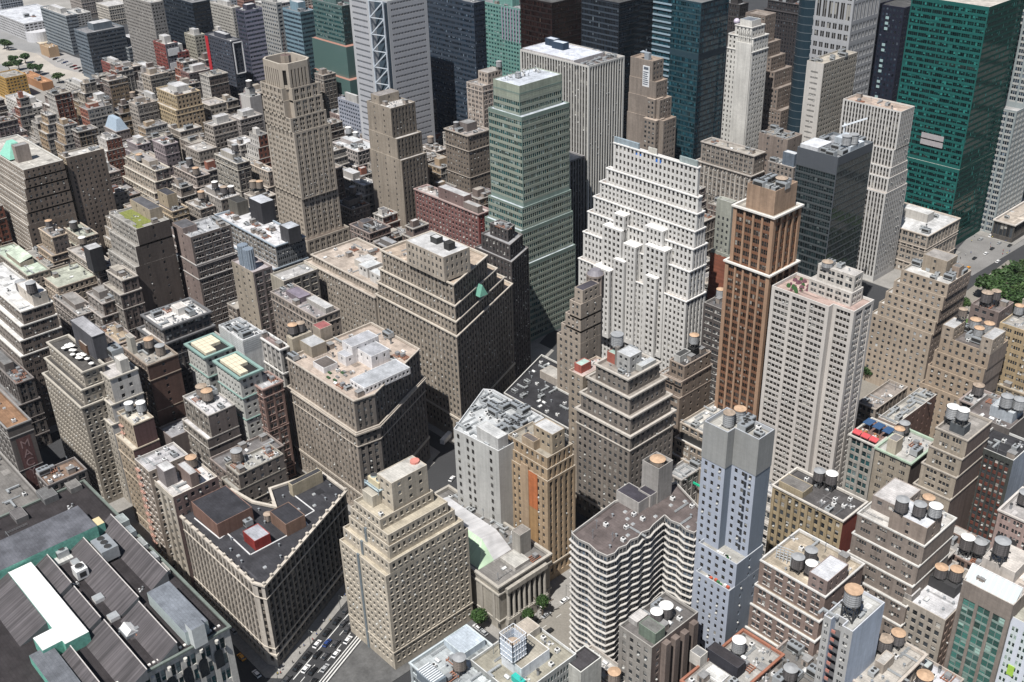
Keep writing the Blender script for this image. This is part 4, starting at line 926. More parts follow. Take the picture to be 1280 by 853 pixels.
r_ = rect(1104, 872, 1062, 1145, 58)
b = B('r7', "loft_building", "cream roofed block cluttered with pipes at the bottom edge beside the pale blue slab", (1104, 872, 1060, 1147, 58), (.38, .33, .28), LOFT, rc=(.48, .45, .41), dep=26, cat="building"); bulk(b, .3, .35, .55, .6, 4, (.42, .36, .3), (.55, .53, .5)); clutter(b, 18, ['pipe_run', 'condenser', 'vent', 'air_conditioner', 'pipe_run'])
for (x, y) in ((1105, 796), (1112, 789)): tpx(x, y, 58, "the cream roofed block", 2.4, 'dark', 'tan', 2.2, b=b)
b = B('r8', "loft_building", "white roofed block edged in dark stone at the bottom right", (1176, 880, 1120, 1204, 50), (.32, .27, .23), LOFT, rc=(.64, .64, .68), dep=15, cat="building"); bulk(b, .2, .55, .4, .8, 3.5, (.09, .09, .09), (.5, .55, .55), st=None); clutter(b, 10)
tpx(1156, 843, 50, "the white roof at the bottom right", 2.8, 'dark', 'tan', 2, b=b)
b = B('r11', "loft_building", "grey roofed block with a long black shed and white patches at the bottom", (902, 885, 852, 970, 42), (.36, .34, .31), LOFT, rc=(.40, .39, .37), dep=34, cat="building", tr=(.34, .15, .10))
q = at(914, 820, 46); bulkw(b, q[0]-8, q[0]+5, q[1]-3, q[1]+1.5, 41, 46, (.04, .04, .05), (.06, .055, .06), st=None); q = at(897, 843, 42); bulkw(b, q[0]-4, q[0]+3, q[1]-2.5, q[1]+2.5, 41, 41.9, (.7, .7, .7), (.74, .74, .72), st=None); q = at(874, 820, 44); bulkw(b, q[0]-2.5, q[0]+2, q[1]-2, q[1]+2, 41, 46, (.56, .53, .48), (.3, .3, .3), st=None); clutter(b, 14)
tpx(924, 800, 42, "the grey roof with the black shed", 2.4, 'grey', 'white', 1.8, b=b)
b = B('r11b', "low_building", "dark roof tangled with pipes at the bottom edge beside the black shed", (985, 890, 925, 1040, 40), (.24, .20, .18), LOFT, rc=(.20, .19, .18), dep=30, cat="building"); clutter(b, 22)
for (x, y) in ((954, 801), (989, 833)): tpx(x, y, 40, "the dark pipe covered roof", 2.5, 'dark', 'grey', 3, b=b)
b = B('r12', "brick_building", "weathered grey brick block with a ragged side wall and two white capped tanks", (815, 810, 774, 873, 50), (.30, .28, .255), S(bay=3.6, n=1, p=1.7, fh=3.7, wh=2.0, edge=.9, top=1.6), E=S(bay=4.2, n=1, p=2.8, fh=3.3, wh=1.9, edge=1, top=2), eCol=(.17, .13, .115), rc=(.16, .15, .145), tr=(.40, .38, .35), cat="building"); x0, x1, y0, y1 = b['r']
mb = MB()
for k in range(4): yy = y0+(y1-y0)*(.2+.2*k); mb.box(x1-.05, x1+2.2, yy, yy+2.6, 0, 50.5-random.random()*4, 0)
mb.build("side_bays", [wallm((.20, .155, .135))], b['top'], b['org'])
bulk(b, .45, .1, .95, .3, 5, (.17, .21, .17), (.2, .2, .19), st=None); bulk(b, .02, .18, .28, .42, 2.2, (.5, .48, .46), (.62, .60, .58), st=None); clutter(b, 6)
for (x, y) in ((821, 762), (833, 755)): tpx(x, y, 50, "the weathered grey brick block", 2.5, 'dark', 'white', 2, b=b)
b = B('r15', "office_building", "block with blue-green windows and a white lattice box around a tan tank", (646, 872, 588, 699, 44), (.33, .34, .33), S(bay=60, n=20, p=.8, m=.5, fh=3.9, wh=2.3, r=.3, edge=.4, top=1.8), rc=(.36, .34, .28), gl=GT, tr=(.64, .65, .64), dep=28, cat="building")
pbx = bulk(b, .35, .25, .78, .72, 5, (.66, .69, .72), (.40, .37, .31)); q = at(641, 792, 58); x0, x1, y0, y1 = q[0]-3.2, q[0]+3.2, q[1]-3.2, q[1]+3.2
mb = MB(); W3 = [(x0, y0), (x1, y0), (x1, y1), (x0, y1)]
for i in range(4):
    a, c = W3[i], W3[(i+1) % 4]
    for k in range(6): t_ = k/5; mb.bar((a[0]+(c[0]-a[0])*t_, a[1]+(c[1]-a[1])*t_, 48.5), (a[0]+(c[0]-a[0])*t_, a[1]+(c[1]-a[1])*t_, 58.2), .1, 0)
    for k in range(5): zz = 49+k*2.3; mb.bar((a[0], a[1], zz), (c[0], c[1], zz), .1, 0)
    mb.quads([[(a[0]*.98+q[0]*.02, a[1]*.98+q[1]*.02, 48.5), (c[0]*.98+q[0]*.02, c[1]*.98+q[1]*.02, 48.5), (c[0]*.98+q[0]*.02, c[1]*.98+q[1]*.02, 56.5), (a[0]*.98+q[0]*.02, a[1]*.98+q[1]*.02, 56.5)]], 1)
mb.build("lattice_screen", [plainm((.75, .77, .8), .5), plainm((.48, .54, .62), .6)], b['top'], b['org'])
tank(q[0], q[1], 49, 2.6, 'grey', 'tan', 1.0, "the white lattice box roof", flat=True, asp=1.2); bulk(b, .02, .5, .3, .95, 3.5, (.48, .44, .38), (.45, .40, .34), st=None)
q = at(648, 846, 46); mb = MB(); mb.box(q[0]-2.5, q[0]+2.5, q[1]-1, q[1]+1, 43, 45.5, 0); mb.build("teal_cover", [plainm((.03, .42, .36), .6)], b['top'], b['org']); clutter(b, 8)
b = B('r17g', "office_building", "glass roofed pale block with a slatted skylight at the bottom beside the beige tower", (572, 880, 512, 598, 42), (.46, .50, .52), LOFT, rc=(.42, .45, .46), gl=GLT, tr=(.60, .66, .68), dep=26, cat="building")
q = at(538, 838, 46); mb = MB()
for k in range(9): mb.box(q[0]-4+k*.95, q[0]-3.6+k*.95, q[1]-2.5, q[1]+2.5, 44.6, 45.0, 0, bottom=True)
mb.box(q[0]-4.3, q[0]+4.8, q[1]-2.8, q[1]+2.8, 41, 44.6, 1); mb.build("slatted_skylight", [plainm((.72, .74, .75), .5), plainm((.16, .19, .22), .5)], b['top'], b['org']); bulk(b, .05, .55, .45, .95, 3, (.55, .62, .68), (.50, .56, .62), st=None); clutter(b, 10)
tpx(574, 820, 42, "the glass roofed pale block", 2.6, 'brown', 'grey', 2.5, b=b)
b = B('r16b', "low_building", "small low block with a white roof behind the plain grey box", (768, 862, 716, 800, 26), (.30, .27, .24), LOFT2, rc=(.58, .56, .53), dep=10, cat="building"); clutter(b, 9)
tpx(782, 850, 26, "the small low white roof", 2.6, 'brown', 'tan', 2, b=b)
b = B('r16', "low_building", "plain grey windowless box with a flat dark lid near the bottom of the avenue", (726, 841, 705, 752, 42), (.45, .45, .42), None, E='blank', rc=(.08, .075, .08), cat="building", par=.3)
b = B('r16c', "low_building", "small pale roofed block between the balcony apartments and the plain grey box", (722, 838, 706, 745, 20), (.35, .32, .29), PUNCH, rc=(.42, .41, .39), cat="building")

# second row right
b = B('r18', "loft_building", "tan loft with green copper cornice and a tan capped tank, its flat roof pale", (1139, 579, 1095, 1166, 56), (.36, .31, .24), S(bay=5.6, n=3, p=2.2, fh=3.9, wh=1.9, edge=.9), E='blank', eCol=(.13, .10, .09), rc=(.50, .49, .47), tr=(.40, .50, .40), cornice=.6, dep=22, cat="building"); bulk(b, .25, .05, .5, .3, 7, (.50, .44, .34), (.25, .24, .24), st=None); clutter(b, 5)
tpx(1125, 534, 57, "the tan loft with green cornice", 2.5, 'grey', 'tan', 1.5, b=b); tpx(1131, 529, 57, "the tan loft with green cornice", 2.2, 'dark', 'grey', 2)
b = B('r18b', "loft_building", "stone loft with a roof bar under red and blue awnings", (1094, 557, 1062, 1108, 54), (.40, .38, .34), S(bay=5.2, n=2, p=1.2, fh=3.9, wh=2.5, sr=.3, edge=.7, m=.4), rc=(.22, .14, .12), tr=(.55, .53, .48), cornice=.5, dep=18, gl=GT, cat="building")
x0, x1, y0, y1 = b['r']; rd_, bl_ = plainm((.50, .07, .08), .8), plainm((.03, .08, .18), .8)
for k in range(3): mb = MB(); mb.quads([[(x0+.6+k*4.0, y0+.8, 55.0), (x0+4.2+k*4.0, y0+.8, 55.0), (x0+4.2+k*4.0, y0+3, 55.9), (x0+.6+k*4.0, y0+3, 55.9)]], 0); mb.box(x0+.6+k*4.0, x0+4.2+k*4.0, y0+.76, y0+.8, 54.6, 55, 0); mb.build("awning", [rd_], b['top'], b['org'])
for k in range(3): mb = MB(); mb.box(x0+1+k*4.6, x0+4.6+k*4.6, y0+8, y0+13, 56.5, 56.8, 0); [mb.bar((a_, c2, 53), (a_, c2, 56.5), .06, 1) for a_ in (x0+1.2+k*4.6, x0+4.4+k*4.6) for c2 in (y0+8.2, y0+12.8)]; mb.build("awning", [bl_, plainm((.2, .2, .2), .6)], b['top'], b['org'])
mb = MB()
for k in range(14): q = (random.uniform(x0+1, x1-1), random.uniform(y0+3, y0+8)); mb.box(q[0]-.4, q[0]+.4, q[1]-.4, q[1]+.4, 53, 54.1, random.choice([0, 1]))
tag(mb.build("bar_furniture", [plainm((.4, .2, .08), .8), plainm((.6, .6, .58), .8)], b['top'], b['org']), kind="stuff")
b = B('brick', "brick_building", "long reddish brick block with a pale roof rim and silver ducts", (1120, 531, 1098, 1171, 50), (.34, .26, .22), None, E=var(SPARSE, bay=5, p=4), eCol=(.20, .12, .095), rc=(.46, .44, .40), tr=(.56, .53, .49), cat="building"); clutter(b, 12, ['duct', 'duct', 'air_conditioner', 'pipe_run'])
b = B('brickl', "low_building", "low brown roof between the white apartment tower and long reddish brick block", (1095, 512, 1072, 1135, 38), (.28, .24, .20), LOFT2, rc=(.34, .30, .27), cat="building"); clutter(b, 8)
b = B('r19', "loft_tower", "tan setback loft tower with corner posts and silver tanks above black louvres", (1210, 551, 1170, 1226, 76), (.40, .34, .265), S(bay=5.8, n=3, p=1.5, fh=3.9, wh=2.0, m=.3, edge=1.6, r=.35, top=3), low=[(50, -2.5, 0, -5, 0), (60, -1.5, 0, -3.4, 0), (68, -.7, 0, -1.7, 0)], rc=(.30, .28, .26), dep=20, E='blank', eCol=(.19, .14, .12), tr=(.46, .41, .35), cornice=.25, cat="tower")
bulk(b, .3, .15, .75, .4, 4, (.10, .11, .12), (.16, .16, .16), st=None)
for (x, y) in ((1190, 509), (1201, 513)): tpx(x, y, 77, "the tan setback loft with corner posts", 2.5, 'grey', 'white', 3, b=b)
tpx(1177, 520, 76, "the corner post of the tan setback loft", 1.2, 'grey', 'white', .6)
b = B('r20', "loft_building", "dark green and red ribbed loft with a white edged black roof pit", (1267, 576, 1216, 1282, 64), (.07, .075, .07), S(bay=2.2, n=1, p=.7, fh=3.5, wh=1.9, sr=.4, r=.2, edge=1, top=2.5, blind=.5), rc=(.05, .05, .055), tr=(.64, .64, .62), sp=(.16, .06, .045), E='blank', eCol=(.30, .34, .40), dep=18, cat="building"); clutter(b, 4)
b = B('r20b', "loft_building", "dark grey roofed block with silver tanks and louvres behind the green and red loft", (1262, 537, 1206, 1300, 66), (.16, .14, .13), None, rc=(.17, .15, .145), tr=(.34, .32, .30), dep=20, cat="building"); bulk(b, .4, .3, .9, .8, 5, (.42, .46, .50), (.55, .58, .60), st=None); clutter(b, 8)
for (x, y) in ((1248, 504), (1266, 500)): tpx(x, y, 66, "the dark grey roofed block", 2.6, 'grey', 'grey', 1.5)
b = B('r17', "loft_building", "pinkish loft with round arched windows under its top floors at the right edge", (1300, 660, 1249, 1330, 56), (.42, .30, .27), S(bay=4.2, n=3, p=1.2, fh=3.8, wh=1.9, m=.35, r=.3, top=1.6, edge=.8), rc=(.46, .44, .43), tr=(.60, .56, .52), cornice=.5, dep=20, cat="building"); clutter(b, 5)
x0, x1, y0, y1 = b['r']; mb = MB(); pr_ = MB(); nA = max(3, int((x1-x0)/4.2))
for k in range(nA):
    cx_ = x0+(k+.5)*(x1-x0)/nA; zz = 44.2
    pts = [(cx_-1.5, y0-.08, zz-3.4), (cx_+1.5, y0-.08, zz-3.4)]+[(cx_+1.5*math.cos(a), y0-.08, zz+1.5*math.sin(a)) for a in np.linspace(0, math.pi, 9)]
    mb.ngon(pts, 0)
mb.build("arches", [plainm((.045, .04, .04), .4)], b['top'], b['org'])
tpx(1283, 615, 57, "the pinkish arched loft", 2.6, 'dark', 'grey', 1.5)

b = B('tan', "office_tower", "broad tan brick tower with stepped sides beside the park avenue", (1186, 356, 1127, 1209, 70), (.42, .34, .26), S(bay=3.5, n=1, p=2.0, fh=3.7, wh=1.9, r=.25, edge=.8, top=1.6, blind=.5), low=[(42, -11, 2, -4.5, 0), (49, -8, 1.5, -3.4, 0), (56, -5.5, 1, -2.4, 0), (63, -2.5, .5, -1.2, 0)], rc=(.60, .59, .57), dep=24, tr=(.47, .40, .32), eCol=(.30, .235, .19), cat="tower", dirt=.7, gl=glassm(blind=(.5, .53, .55)))
bulk(b, .25, .35, .75, .8, 9, (.40, .33, .25), (.36, .34, .32), st=RARE); bulk(b, .8, .5, .95, .7, 6, (.36, .28, .22), (.2, .2, .2), st=None); b['used'] = []; clutter(b, 6, ['cooling_unit', 'air_conditioner'], poly=b['poly'])
b = B('tan2', "office_tower", "tan brick tower with twin corner turrets and three tan capped tanks between", (1238, 442, 1176, 1250, 66), (.40, .31, .225), S(bay=3.3, n=1, p=1.9, fh=3.7, wh=1.9, r=.3, edge=.8, top=1.8, sr=.15), low=[(40, -4, 1, -4, 0), (50, -2.5, .7, -2.5, 0), (58, -1.2, .3, -1.2, 0)], dep=18, E='blank', eCol=(.27, .22, .19), rc=(.14, .125, .12), tr=(.48, .37, .26), cat="tower", dirt=.8)
bulk(b, .0, .0, .24, .6, 7, (.42, .34, .26), (.52, .52, .52)); bulk(b, .78, .0, 1.0, .7, 8, (.42, .35, .28), (.5, .5, .5)); clutter(b, 4, ['cooling_unit', 'condenser'])
for (x, y) in ((1220, 399), (1225, 407), (1237, 404)): tpx(x, y, 66, "the tan tower with twin turrets", 2.5, 'grey', 'tan', 3.5)
b = B('gb', "loft_building", "grey brown loft with two big tan capped tanks near the park", (1249, 391, 1214, 1272, 62), (.22, .17, .155), S(bay=3.6, n=1, p=1.8, fh=3.8, wh=1.8, edge=1.5), dep=16, rc=(.22, .19, .18), E=SPARSE, cat="building"); clutter(b, 4)
for (x, y) in ((1231, 367), (1246, 363)): tpx(x, y, 62, "the grey brown loft near the park", 2.7, 'dark', 'tan', 4, b=b)
tpx(1208, 386, 50, "the roof behind the twin turret tower", 2.2, 'brown', 'tan', 3)
b = B('yel', "loft_building", "yellow tan loft with grouped windows and rooftop dishes at the right edge", (1300, 420, 1250, 1310, 70), (.43, .32, .18), S(bay=5.2, n=4, p=1.4, fh=3.9, wh=1.9, m=.25, r=.3, edge=1.2), dep=20, rc=(.40, .38, .35), cat="building"); clutter(b, 8)
tpx(1275, 380, 70, "the yellow tan loft", 2.6, 'grey', 'tan', 1.5, b=b)
b = B('rlow1', "low_building", "small roof with a tan capped tank pair in front of the twin turret tower", (1232, 512, 1200, 1262, 54), (.24, .19, .17), LOFT2, rc=(.46, .44, .43), dep=15, cat="building"); clutter(b, 8)
for (x, y) in ((1224, 480), (1229, 476)): tpx(x, y, 56, "the small roof before the twin turret tower", 2.4, 'dark', 'tan', 2, b=b)
b = B('rlow2', "low_building", "ochre low block stretching to the right edge above the small dark roof", (1300, 500, 1245, 1330, 40), (.34, .27, .18), LOFT2, rc=(.42, .40, .36), dep=9, cat="building"); clutter(b, 6)
for i, (px_, c, rcx, lb) in enumerate([((1150, 620, 1108, 1185, 20), (.24, .2, .17), (.25, .24, .23), "low grey courtyard roof behind the bay setback loft"), ((1100, 700, 1080, 1130, 22), (.2, .15, .13), (.18, .17, .16), "dark low roof between the red party wall and bay setback loft"), ((960, 760, 930, 1000, 18), (.2, .18, .16), (.2, .2, .19), "dark low yard roof between the hotel tower and brown loft")]):
    b = B('rl%d' % i, "low_building", lb, px_, c, LOFT2, rc=rcx, cat="building", near=False); clutter(b, 4)

# ============================================================ right side, middle and far
b = B('orange', "office_tower", "tall terracotta tower with dark window strips and a tan brick crown", (968, 272, 917, 1003, 142), (.40, .245, .15), S(bay=4.6, n=3, p=1.0, fh=3.5, wh=2.2, m=.15, sr=.55, r=.1, edge=1.3, top=1.0, hd=.8, blind=.15), rc=(.44, .41, .36), gl=GBR, sp=(.20, .10, .06), tr=(.72, .70, .66), cornice=.7, low=[(116, -1.2, -1.2, -1.2, 0)], cat="tower", dirt=.5, par=1.0)
x0, x1, y0, y1 = b['r']; cr = bulkw(b, x0+(x1-x0)*.2, x1-(x1-x0)*.12, y0+3, y1-1.5, 141, 152, (.38, .255, .17), (.36, .34, .31), st=None, name="crown", lip=1.6); tank(*[(cr['poly'][0][0]+cr['poly'][1][0])/2+3, (cr['poly'][0][1]+cr['poly'][2][1])/2+2], 150.3, 2.6, 'dark', 'tan', .5, "the terracotta tower's crown", asp=.7); cr['used'] = []; clutter(cr, 5, ['air_conditioner', 'cooling_unit', 'duct'])
b = B('glass', "office_tower", "dark glass office block with grey louvred top storeys and white roof machines", (1048, 197, 997, 1092, 118), (.09, .10, .115), S(bay=60, n=20, p=.5, m=.12, fh=4.0, wh=2.9, r=.2, edge=.2, top=10, hd=.8, blind=.08), E=S(bay=60, n=20, p=.4, m=.1, fh=4.0, wh=3.2, r=.15, edge=.2, top=5, hd=.6, blind=.12), gl=glassm((.012, .02, .022), (.10, .12, .12), .8, .06), rc=(.36, .37, .39), sp=(.07, .08, .085), tr=(.20, .22, .24), par=1.5, dirt=.3, cat="tower", frame=(.1, .12, .13))
bulk(b, .02, .05, .45, .45, 3, (.55, .56, .58), (.74, .76, .80), st=None); bulk(b, .7, .35, .98, .75, 4, (.42, .46, .50), (.60, .65, .70), st=None); bulk(b, .42, .55, .65, .85, 5, (.42, .46, .50), (.60, .65, .70), st=None); clutter(b, 6, ['cooling_unit', 'cooling_unit', 'air_conditioner'])
for (x, y) in ((1056, 172), (1064, 169)): tpx(x-2, y, 118, "the dark glass office block", 2.6, 'grey', 'grey', .5, flat=True)
q = at(1062, 160, 122); mb = MB(); mb.bar((q[0]-2, q[1]-2, 117), (q[0]-2, q[1]-2, 125), .35, 0); mb.bar((q[0]-3, q[1]-3, 123), (q[0]+9, q[1]+2, 129), .4, 0); mb.build("crane_arm", [plainm((.72, .76, .8), .4)], b['top'], b['org'])
b = B('pin', "office_tower", "white pinstriped slab stepping down in four terraces in front of the green glass tower", (1127, 140, 1054, 1139, 112), (.60, .59, .57), S(bay=2.2, n=1, p=.95, fh=3.6, wh=2.4, sr=.35, r=.1, edge=.8, top=.9, hd=.7, blind=.15), E=S(bay=2.2, n=1, p=1.9, fh=3.6, wh=2.4, sr=.1, r=.1, edge=.5, top=.9), gl=GBR, sp=(.22, .21, .20), rc=(.46, .37, .31), tr=(.66, .62, .57), dirt=.4, dep=16, low=[(62, 5, -3, -10, 0), (71, 4, -2, -7, 0), (77, 2, -1, -4.5, 0), (88, 1, 0, -2, 0)], eCol=(.44, .43, .42), cat="tower"); clutter(b, 4)
q = b['r']; b = building("low_building", "low white roofed annex with rooftop boxes between the pinstriped slab and green tower", [([(q[0], q[2]+18), (q[1]+22, q[2]+18), (q[1]+22, q[3]+44), (q[0], q[3]+44)], 30)], (.42, .36, .3), LOFT2, rc=(.60, .60, .60), near=False, cat="building"); clutter(b, 12); bulk(b, .5, .5, .8, .7, 6, (.5, .48, .45), (.66, .66, .66), st=None)
zG = 166
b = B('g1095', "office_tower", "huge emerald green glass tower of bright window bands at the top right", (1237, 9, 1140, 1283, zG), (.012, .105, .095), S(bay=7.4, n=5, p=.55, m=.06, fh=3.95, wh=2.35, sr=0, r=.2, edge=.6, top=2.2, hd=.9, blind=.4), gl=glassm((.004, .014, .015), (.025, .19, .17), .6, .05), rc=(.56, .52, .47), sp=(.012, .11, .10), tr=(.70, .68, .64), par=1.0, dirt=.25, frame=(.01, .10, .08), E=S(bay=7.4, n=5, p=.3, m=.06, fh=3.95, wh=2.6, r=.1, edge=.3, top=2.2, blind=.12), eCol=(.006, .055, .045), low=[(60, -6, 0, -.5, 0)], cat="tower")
x0, x1, y0, y1 = b['r']; mb = MB(); mb.box(x0+22, x0+38, y0-.75, y0-.5, 76, 79.5, 0); mb.box(x0+22, x0+38, y0-.75, y0-.5, 71.5, 75, 0); mb.build("pale_panels", [plainm((.38, .36, .37), .7)], b['top'], b['org']); bulk(b, .25, .3, .6, .7, 4, (.1, .25, .22), (.35, .50, .47), st=None)
G2 = at(1240, 293, 0)
b = building("office_tower", "pale stone and glass tower with a low entrance canopy beyond the green tower", [([(G2[0]-40, G2[1]), (G2[0], G2[1]), (G2[0], G2[1]+40), (G2[0]-40, G2[1]+40)], 90), ([(G2[0]-40, G2[1]+10), (G2[0]+0, G2[1]+10), (G2[0]+3, G2[1]+60), (G2[0]-40, G2[1]+60)], 170)], (.30, .34, .35), S(bay=5.4, n=3, p=1.4, fh=4.0, wh=2.6, m=.2, r=.3, edge=.6), gl=GN, rc=(.4, .4, .4), tr=(.5, .5, .5), sp=(.44, .45, .44), dirt=.3, cat="tower"); BLD['far42'] = b
b = building("canopy_building", "low flat canopy building at the foot of the stone and glass tower", [([(G2[0]+2, G2[1]-6), (G2[0]+17, G2[1]-6), (G2[0]+17, G2[1]+40), (G2[0]+2, G2[1]+40)], 14)], (.10, .09, .08), S(bay=6, n=3, p=.5, fh=10, wh=8, m=.2, top=2.5, r=.6), rc=(.50, .44, .38), tr=(.6, .55, .5), near=False, cat="building", cornice=.8); clutter(b, 4)
b = B('whiteb', "office_tower", "slim white gothic tower with a blank central pier and stepped shoulders", (942, 48, 910, 961, 122), (.66, .65, .62), S(bay=3.4, n=1, p=2.1, fh=3.8, wh=2.0, r=.25, edge=.8, top=4, blind=.3), low=[(112, -.5, -.5, -1, 0)], setb=[(129, 5, 3, 1.5, 1.5)], rc=(.40, .36, .33), gl=GBR, tr=(.72, .71, .68), dirt=.6, cornice=.4, cat="tower"); x0, x1, y0, y1 = b['r']
mb = MB(); mb.box(x0+(x1-x0)*.40, x1+.1, y0-2.0, y0-1.2, 10, 118, 0)
for k in range(7): mb.box(x0+(x1-x0)*(.44+.08*k), x0+(x1-x0)*(.46+.08*k), y0-1.2, y0-.2, 112, 127, 0)
mb.build("blank_pier", [wallm((.64, .63, .60), dirt=.8)], b['top'], b['org']); cr = bulk(b, .15, .15, .85, .85, 5, (.64, .63, .6), (.2, .22, .25), st=None)
b = B('para', "office_tower", "brown stepped clock tower behind the white gothic tower", (957, 20, 932, 962, 128), (.27, .215, .18), S(bay=2.8, n=1, p=1.5, fh=3.6, wh=1.9), low=[(60, -14, -26, -6, -10), (76, -11, -20, -4, -8), (88, -8, -15, -3, -6), (98, -5, -10, -2, -3), (108, -2, -5, -1, -2)], near=True, nwin=60, rc=(.30, .26, .23), tr=(.36, .30, .26), cat="tower", dep=14); x0, x1, y0, y1 = b['r']
mb = MB(); cxk, czk = x0+(x1-x0)*.5, 114
mb.ngon([(cxk+3.6*math.cos(a), y0-.3, czk+3.6*math.sin(a)) for a in np.linspace(0, 2*math.pi, 20)[:-1]], 0); mb.ngon([(cxk+2.8*math.cos(a), y0-.34, czk+2.8*math.sin(a)) for a in np.linspace(0, 2*math.pi, 20)[:-1]], 1)
for k in range(12): a = k*math.pi/6; mb.bar((cxk+2.0*math.cos(a), y0-.4, czk+2.0*math.sin(a)), (cxk+2.7*math.cos(a), y0-.4, czk+2.7*math.sin(a)), .12, 0)
mb.bar((cxk, y0-.42, czk), (cxk+.9, y0-.42, czk+1.6), .12, 0); mb.bar((cxk, y0-.42, czk), (cxk-1.6, y0-.42, czk+.6), .1, 0)
mb.build("clock_face", [plainm((.06, .05, .045), .7), plainm((.42, .36, .3), .7)], b['top'], b['org'])
q = at(921, 27, 112); mb = MB(); mb.bar((q[0], q[1], 60), (q[0], q[1], 110), .4, 0)
for k in range(8): a0, a1 = -math.pi/2+k*math.pi/8, -math.pi/2+(k+1)*math.pi/8; mb.cyl(q[0], q[1], 2.6*math.cos(a0)+.01, 112+2.6*math.sin(a0), 112+2.6*math.sin(a1), 14, 1, r1=2.6*math.cos(a1)+.01, cap=False)
o = tag(mb.build("roof_globe", [plainm((.3, .3, .3), .5), plainm((.55, .50, .60), .4)], None, (q[0], q[1], 60)), "pinkish globe on a mast left of the brown clock tower", "globe")
b = B('dkteal', "office_tower", "dark teal glass tower with bright striped bands down its left part", (877, 4, 815, 912, 150), (.025, .055, .075), S(bay=60, n=20, p=.3, m=.08, fh=4.0, wh=2.9, r=.12, edge=.2, top=1, hd=.5, blind=.3), gl=glassm((.008, .035, .05), (.025, .10, .13), .8, .1), sp=(.035, .07, .085), rc=(.2, .2, .2), tr=(.1, .15, .17), dirt=.2, E=S(bay=60, n=20, p=.3, m=.08, fh=4.0, wh=3.0, r=.12, edge=.2, top=1, blind=.08), eCol=(.012, .022, .034), low=[(110, 0, 0, 0, 0)], cat="tower", frame=(.03, .07, .09)); x0, x1, y0, y1 = b['r']
mb = MB()
for k in range(32): mb.box(x0-.1, x0+(x1-x0)*.42, y0-.5, y0-.1, 8+k*4.4, 9.2+k*4.4, 0)
mb.build("pale_bands", [plainm((.30, .40, .48), .5)], b['top'], b['org'])
b = B('black', "office_tower", "black glass tower with fine horizontal lines between the pinstriped and teal towers", (774, 4, 727, 817, 150), (.02, .025, .035), S(bay=60, n=20, p=.3, m=.08, fh=4.0, wh=2.9, r=.12, edge=.2, top=1, hd=.5, blind=.05), gl=GB, sp=(.05, .065, .085), rc=(.1, .1, .1), tr=(.05, .06, .08), dirt=.2, E=S(bay=60, n=20, p=.3, m=.06, fh=4.0, wh=3.2, r=.06, edge=.2, top=1, blind=.02), eCol=(.012, .012, .015), cat="tower", frame=(.03, .035, .05))
b = B('red_bl', "office_tower", "near black tower with a faint warm reflection left of the black glass tower", (690, 4, 650, 701, 140), (.018, .012, .012), S(bay=60, n=20, p=.3, m=.08, fh=4.0, wh=2.9, r=.12, edge=.2, top=1, blind=.03), gl=glassm((.018, .009, .008), (.06, .04, .03), .8), rc=(.1, .1, .1), dirt=.2, cat="tower", nwin=20, frame=(.03, .02, .02), dep=50)
b = B('parab', "office_tower", "brown stepped tower with a blank wall, small billboard and dish aerials on top", (816, 77, 788, 828, 116), (.27, .225, .19), None, E=S(bay=3.2, n=1, p=1.7, fh=3.6, wh=1.9), low=[(76, 0, -14, -2, 0), (90, 0, -9, -1.2, 0), (102, 0, -4.5, -.6, 0)], rc=(.34, .27, .22), tr=(.46, .37, .3), cat="tower", dep=12); x0, x1, y0, y1 = b['r']
mb = MB(); mb.box(x1-8.5, x1-2.2, y0-.6, y0-.3, 97, 112, 0); mb.build("billboard", [plainm((.72, .74, .76), .6)], b['top'], b['org'])
mb = MB()
for k in range(7): mb.box(x1-7.8, x1-3+random.uniform(-1.5, 0), y0-.72, y0-.62, 98.5+k*1.45, 99.1+k*1.45, 0)
mb.box(x1-7.5, x1-3.2, y0-.72, y0-.62, 109.3, 111.2, 0); mb.build("billboard_lines", [plainm((.10, .12, .15), .6)], b['top'], b['org'])
mb = MB(); q = ((x0+x1)/2, y0+5); mb.bar((q[0], q[1], 115), (q[0], q[1], 122), .3, 0); mb.cyl(q[0]-2, q[1]-1, 2.3, 120, 121, 12, 0, r1=.4); mb.box(q[0], q[0]+4, q[1]-2, q[1]+1, 115, 120, 0); mb.build("dish_aerials", [plainm((.34, .38, .42), .5, .2)], b['top'], b['org'])
x0, x1, y0, y1 = b['r']
for k, (h_, x_, y_) in enumerate(((90, 3.0, -7), (76, 7, -10))): W = MB(); win = []; pl = [(x1-2, y0+y_+4), (x1+x_+3, y0+y_+4), (x1+x_+3, y0+y_+14), (x1-2, y0+y_+14)]; [facade(W, pl[i], pl[(i+1) % 4], 10, h_, S(bay=3.2, n=1, p=1.7, fh=3.6, wh=1.9) if i < 2 else None, win) for i in range(4)]; panes(W, win, 3); W.ngon([(a, c, h_) for a, c in pl], 2); W.build("stepped_bay", b['mats'], b['top'], b['org'])
b = B('grid', "office_tower", "grey stone grid tower of large paired windows behind the beige white-ended slab", (1064, 30, 1010, 1098, 132), (.40, .41, .43), S(bay=5.2, n=2, p=1.7, fh=6.2, wh=3.9, m=.25, r=.5, edge=1.0, top=2, hd=1.6, blind=.15), gl=GBR, rc=(.2, .2, .2), tr=(.45, .45, .46), dirt=.3, cat="tower", low=[(118, 0, 0, 0, 0)])
x0, x1, y0, y1 = b['r']; zb_ = 118
mb = MB(); mb.box(x0+1.4, x1-1.4, y0+1.4, y1-1.4, 130, 175, 0); mb.build("upper_shaft", [wallm((.40, .41, .43), dirt=.3)], b['top'], b['org'])
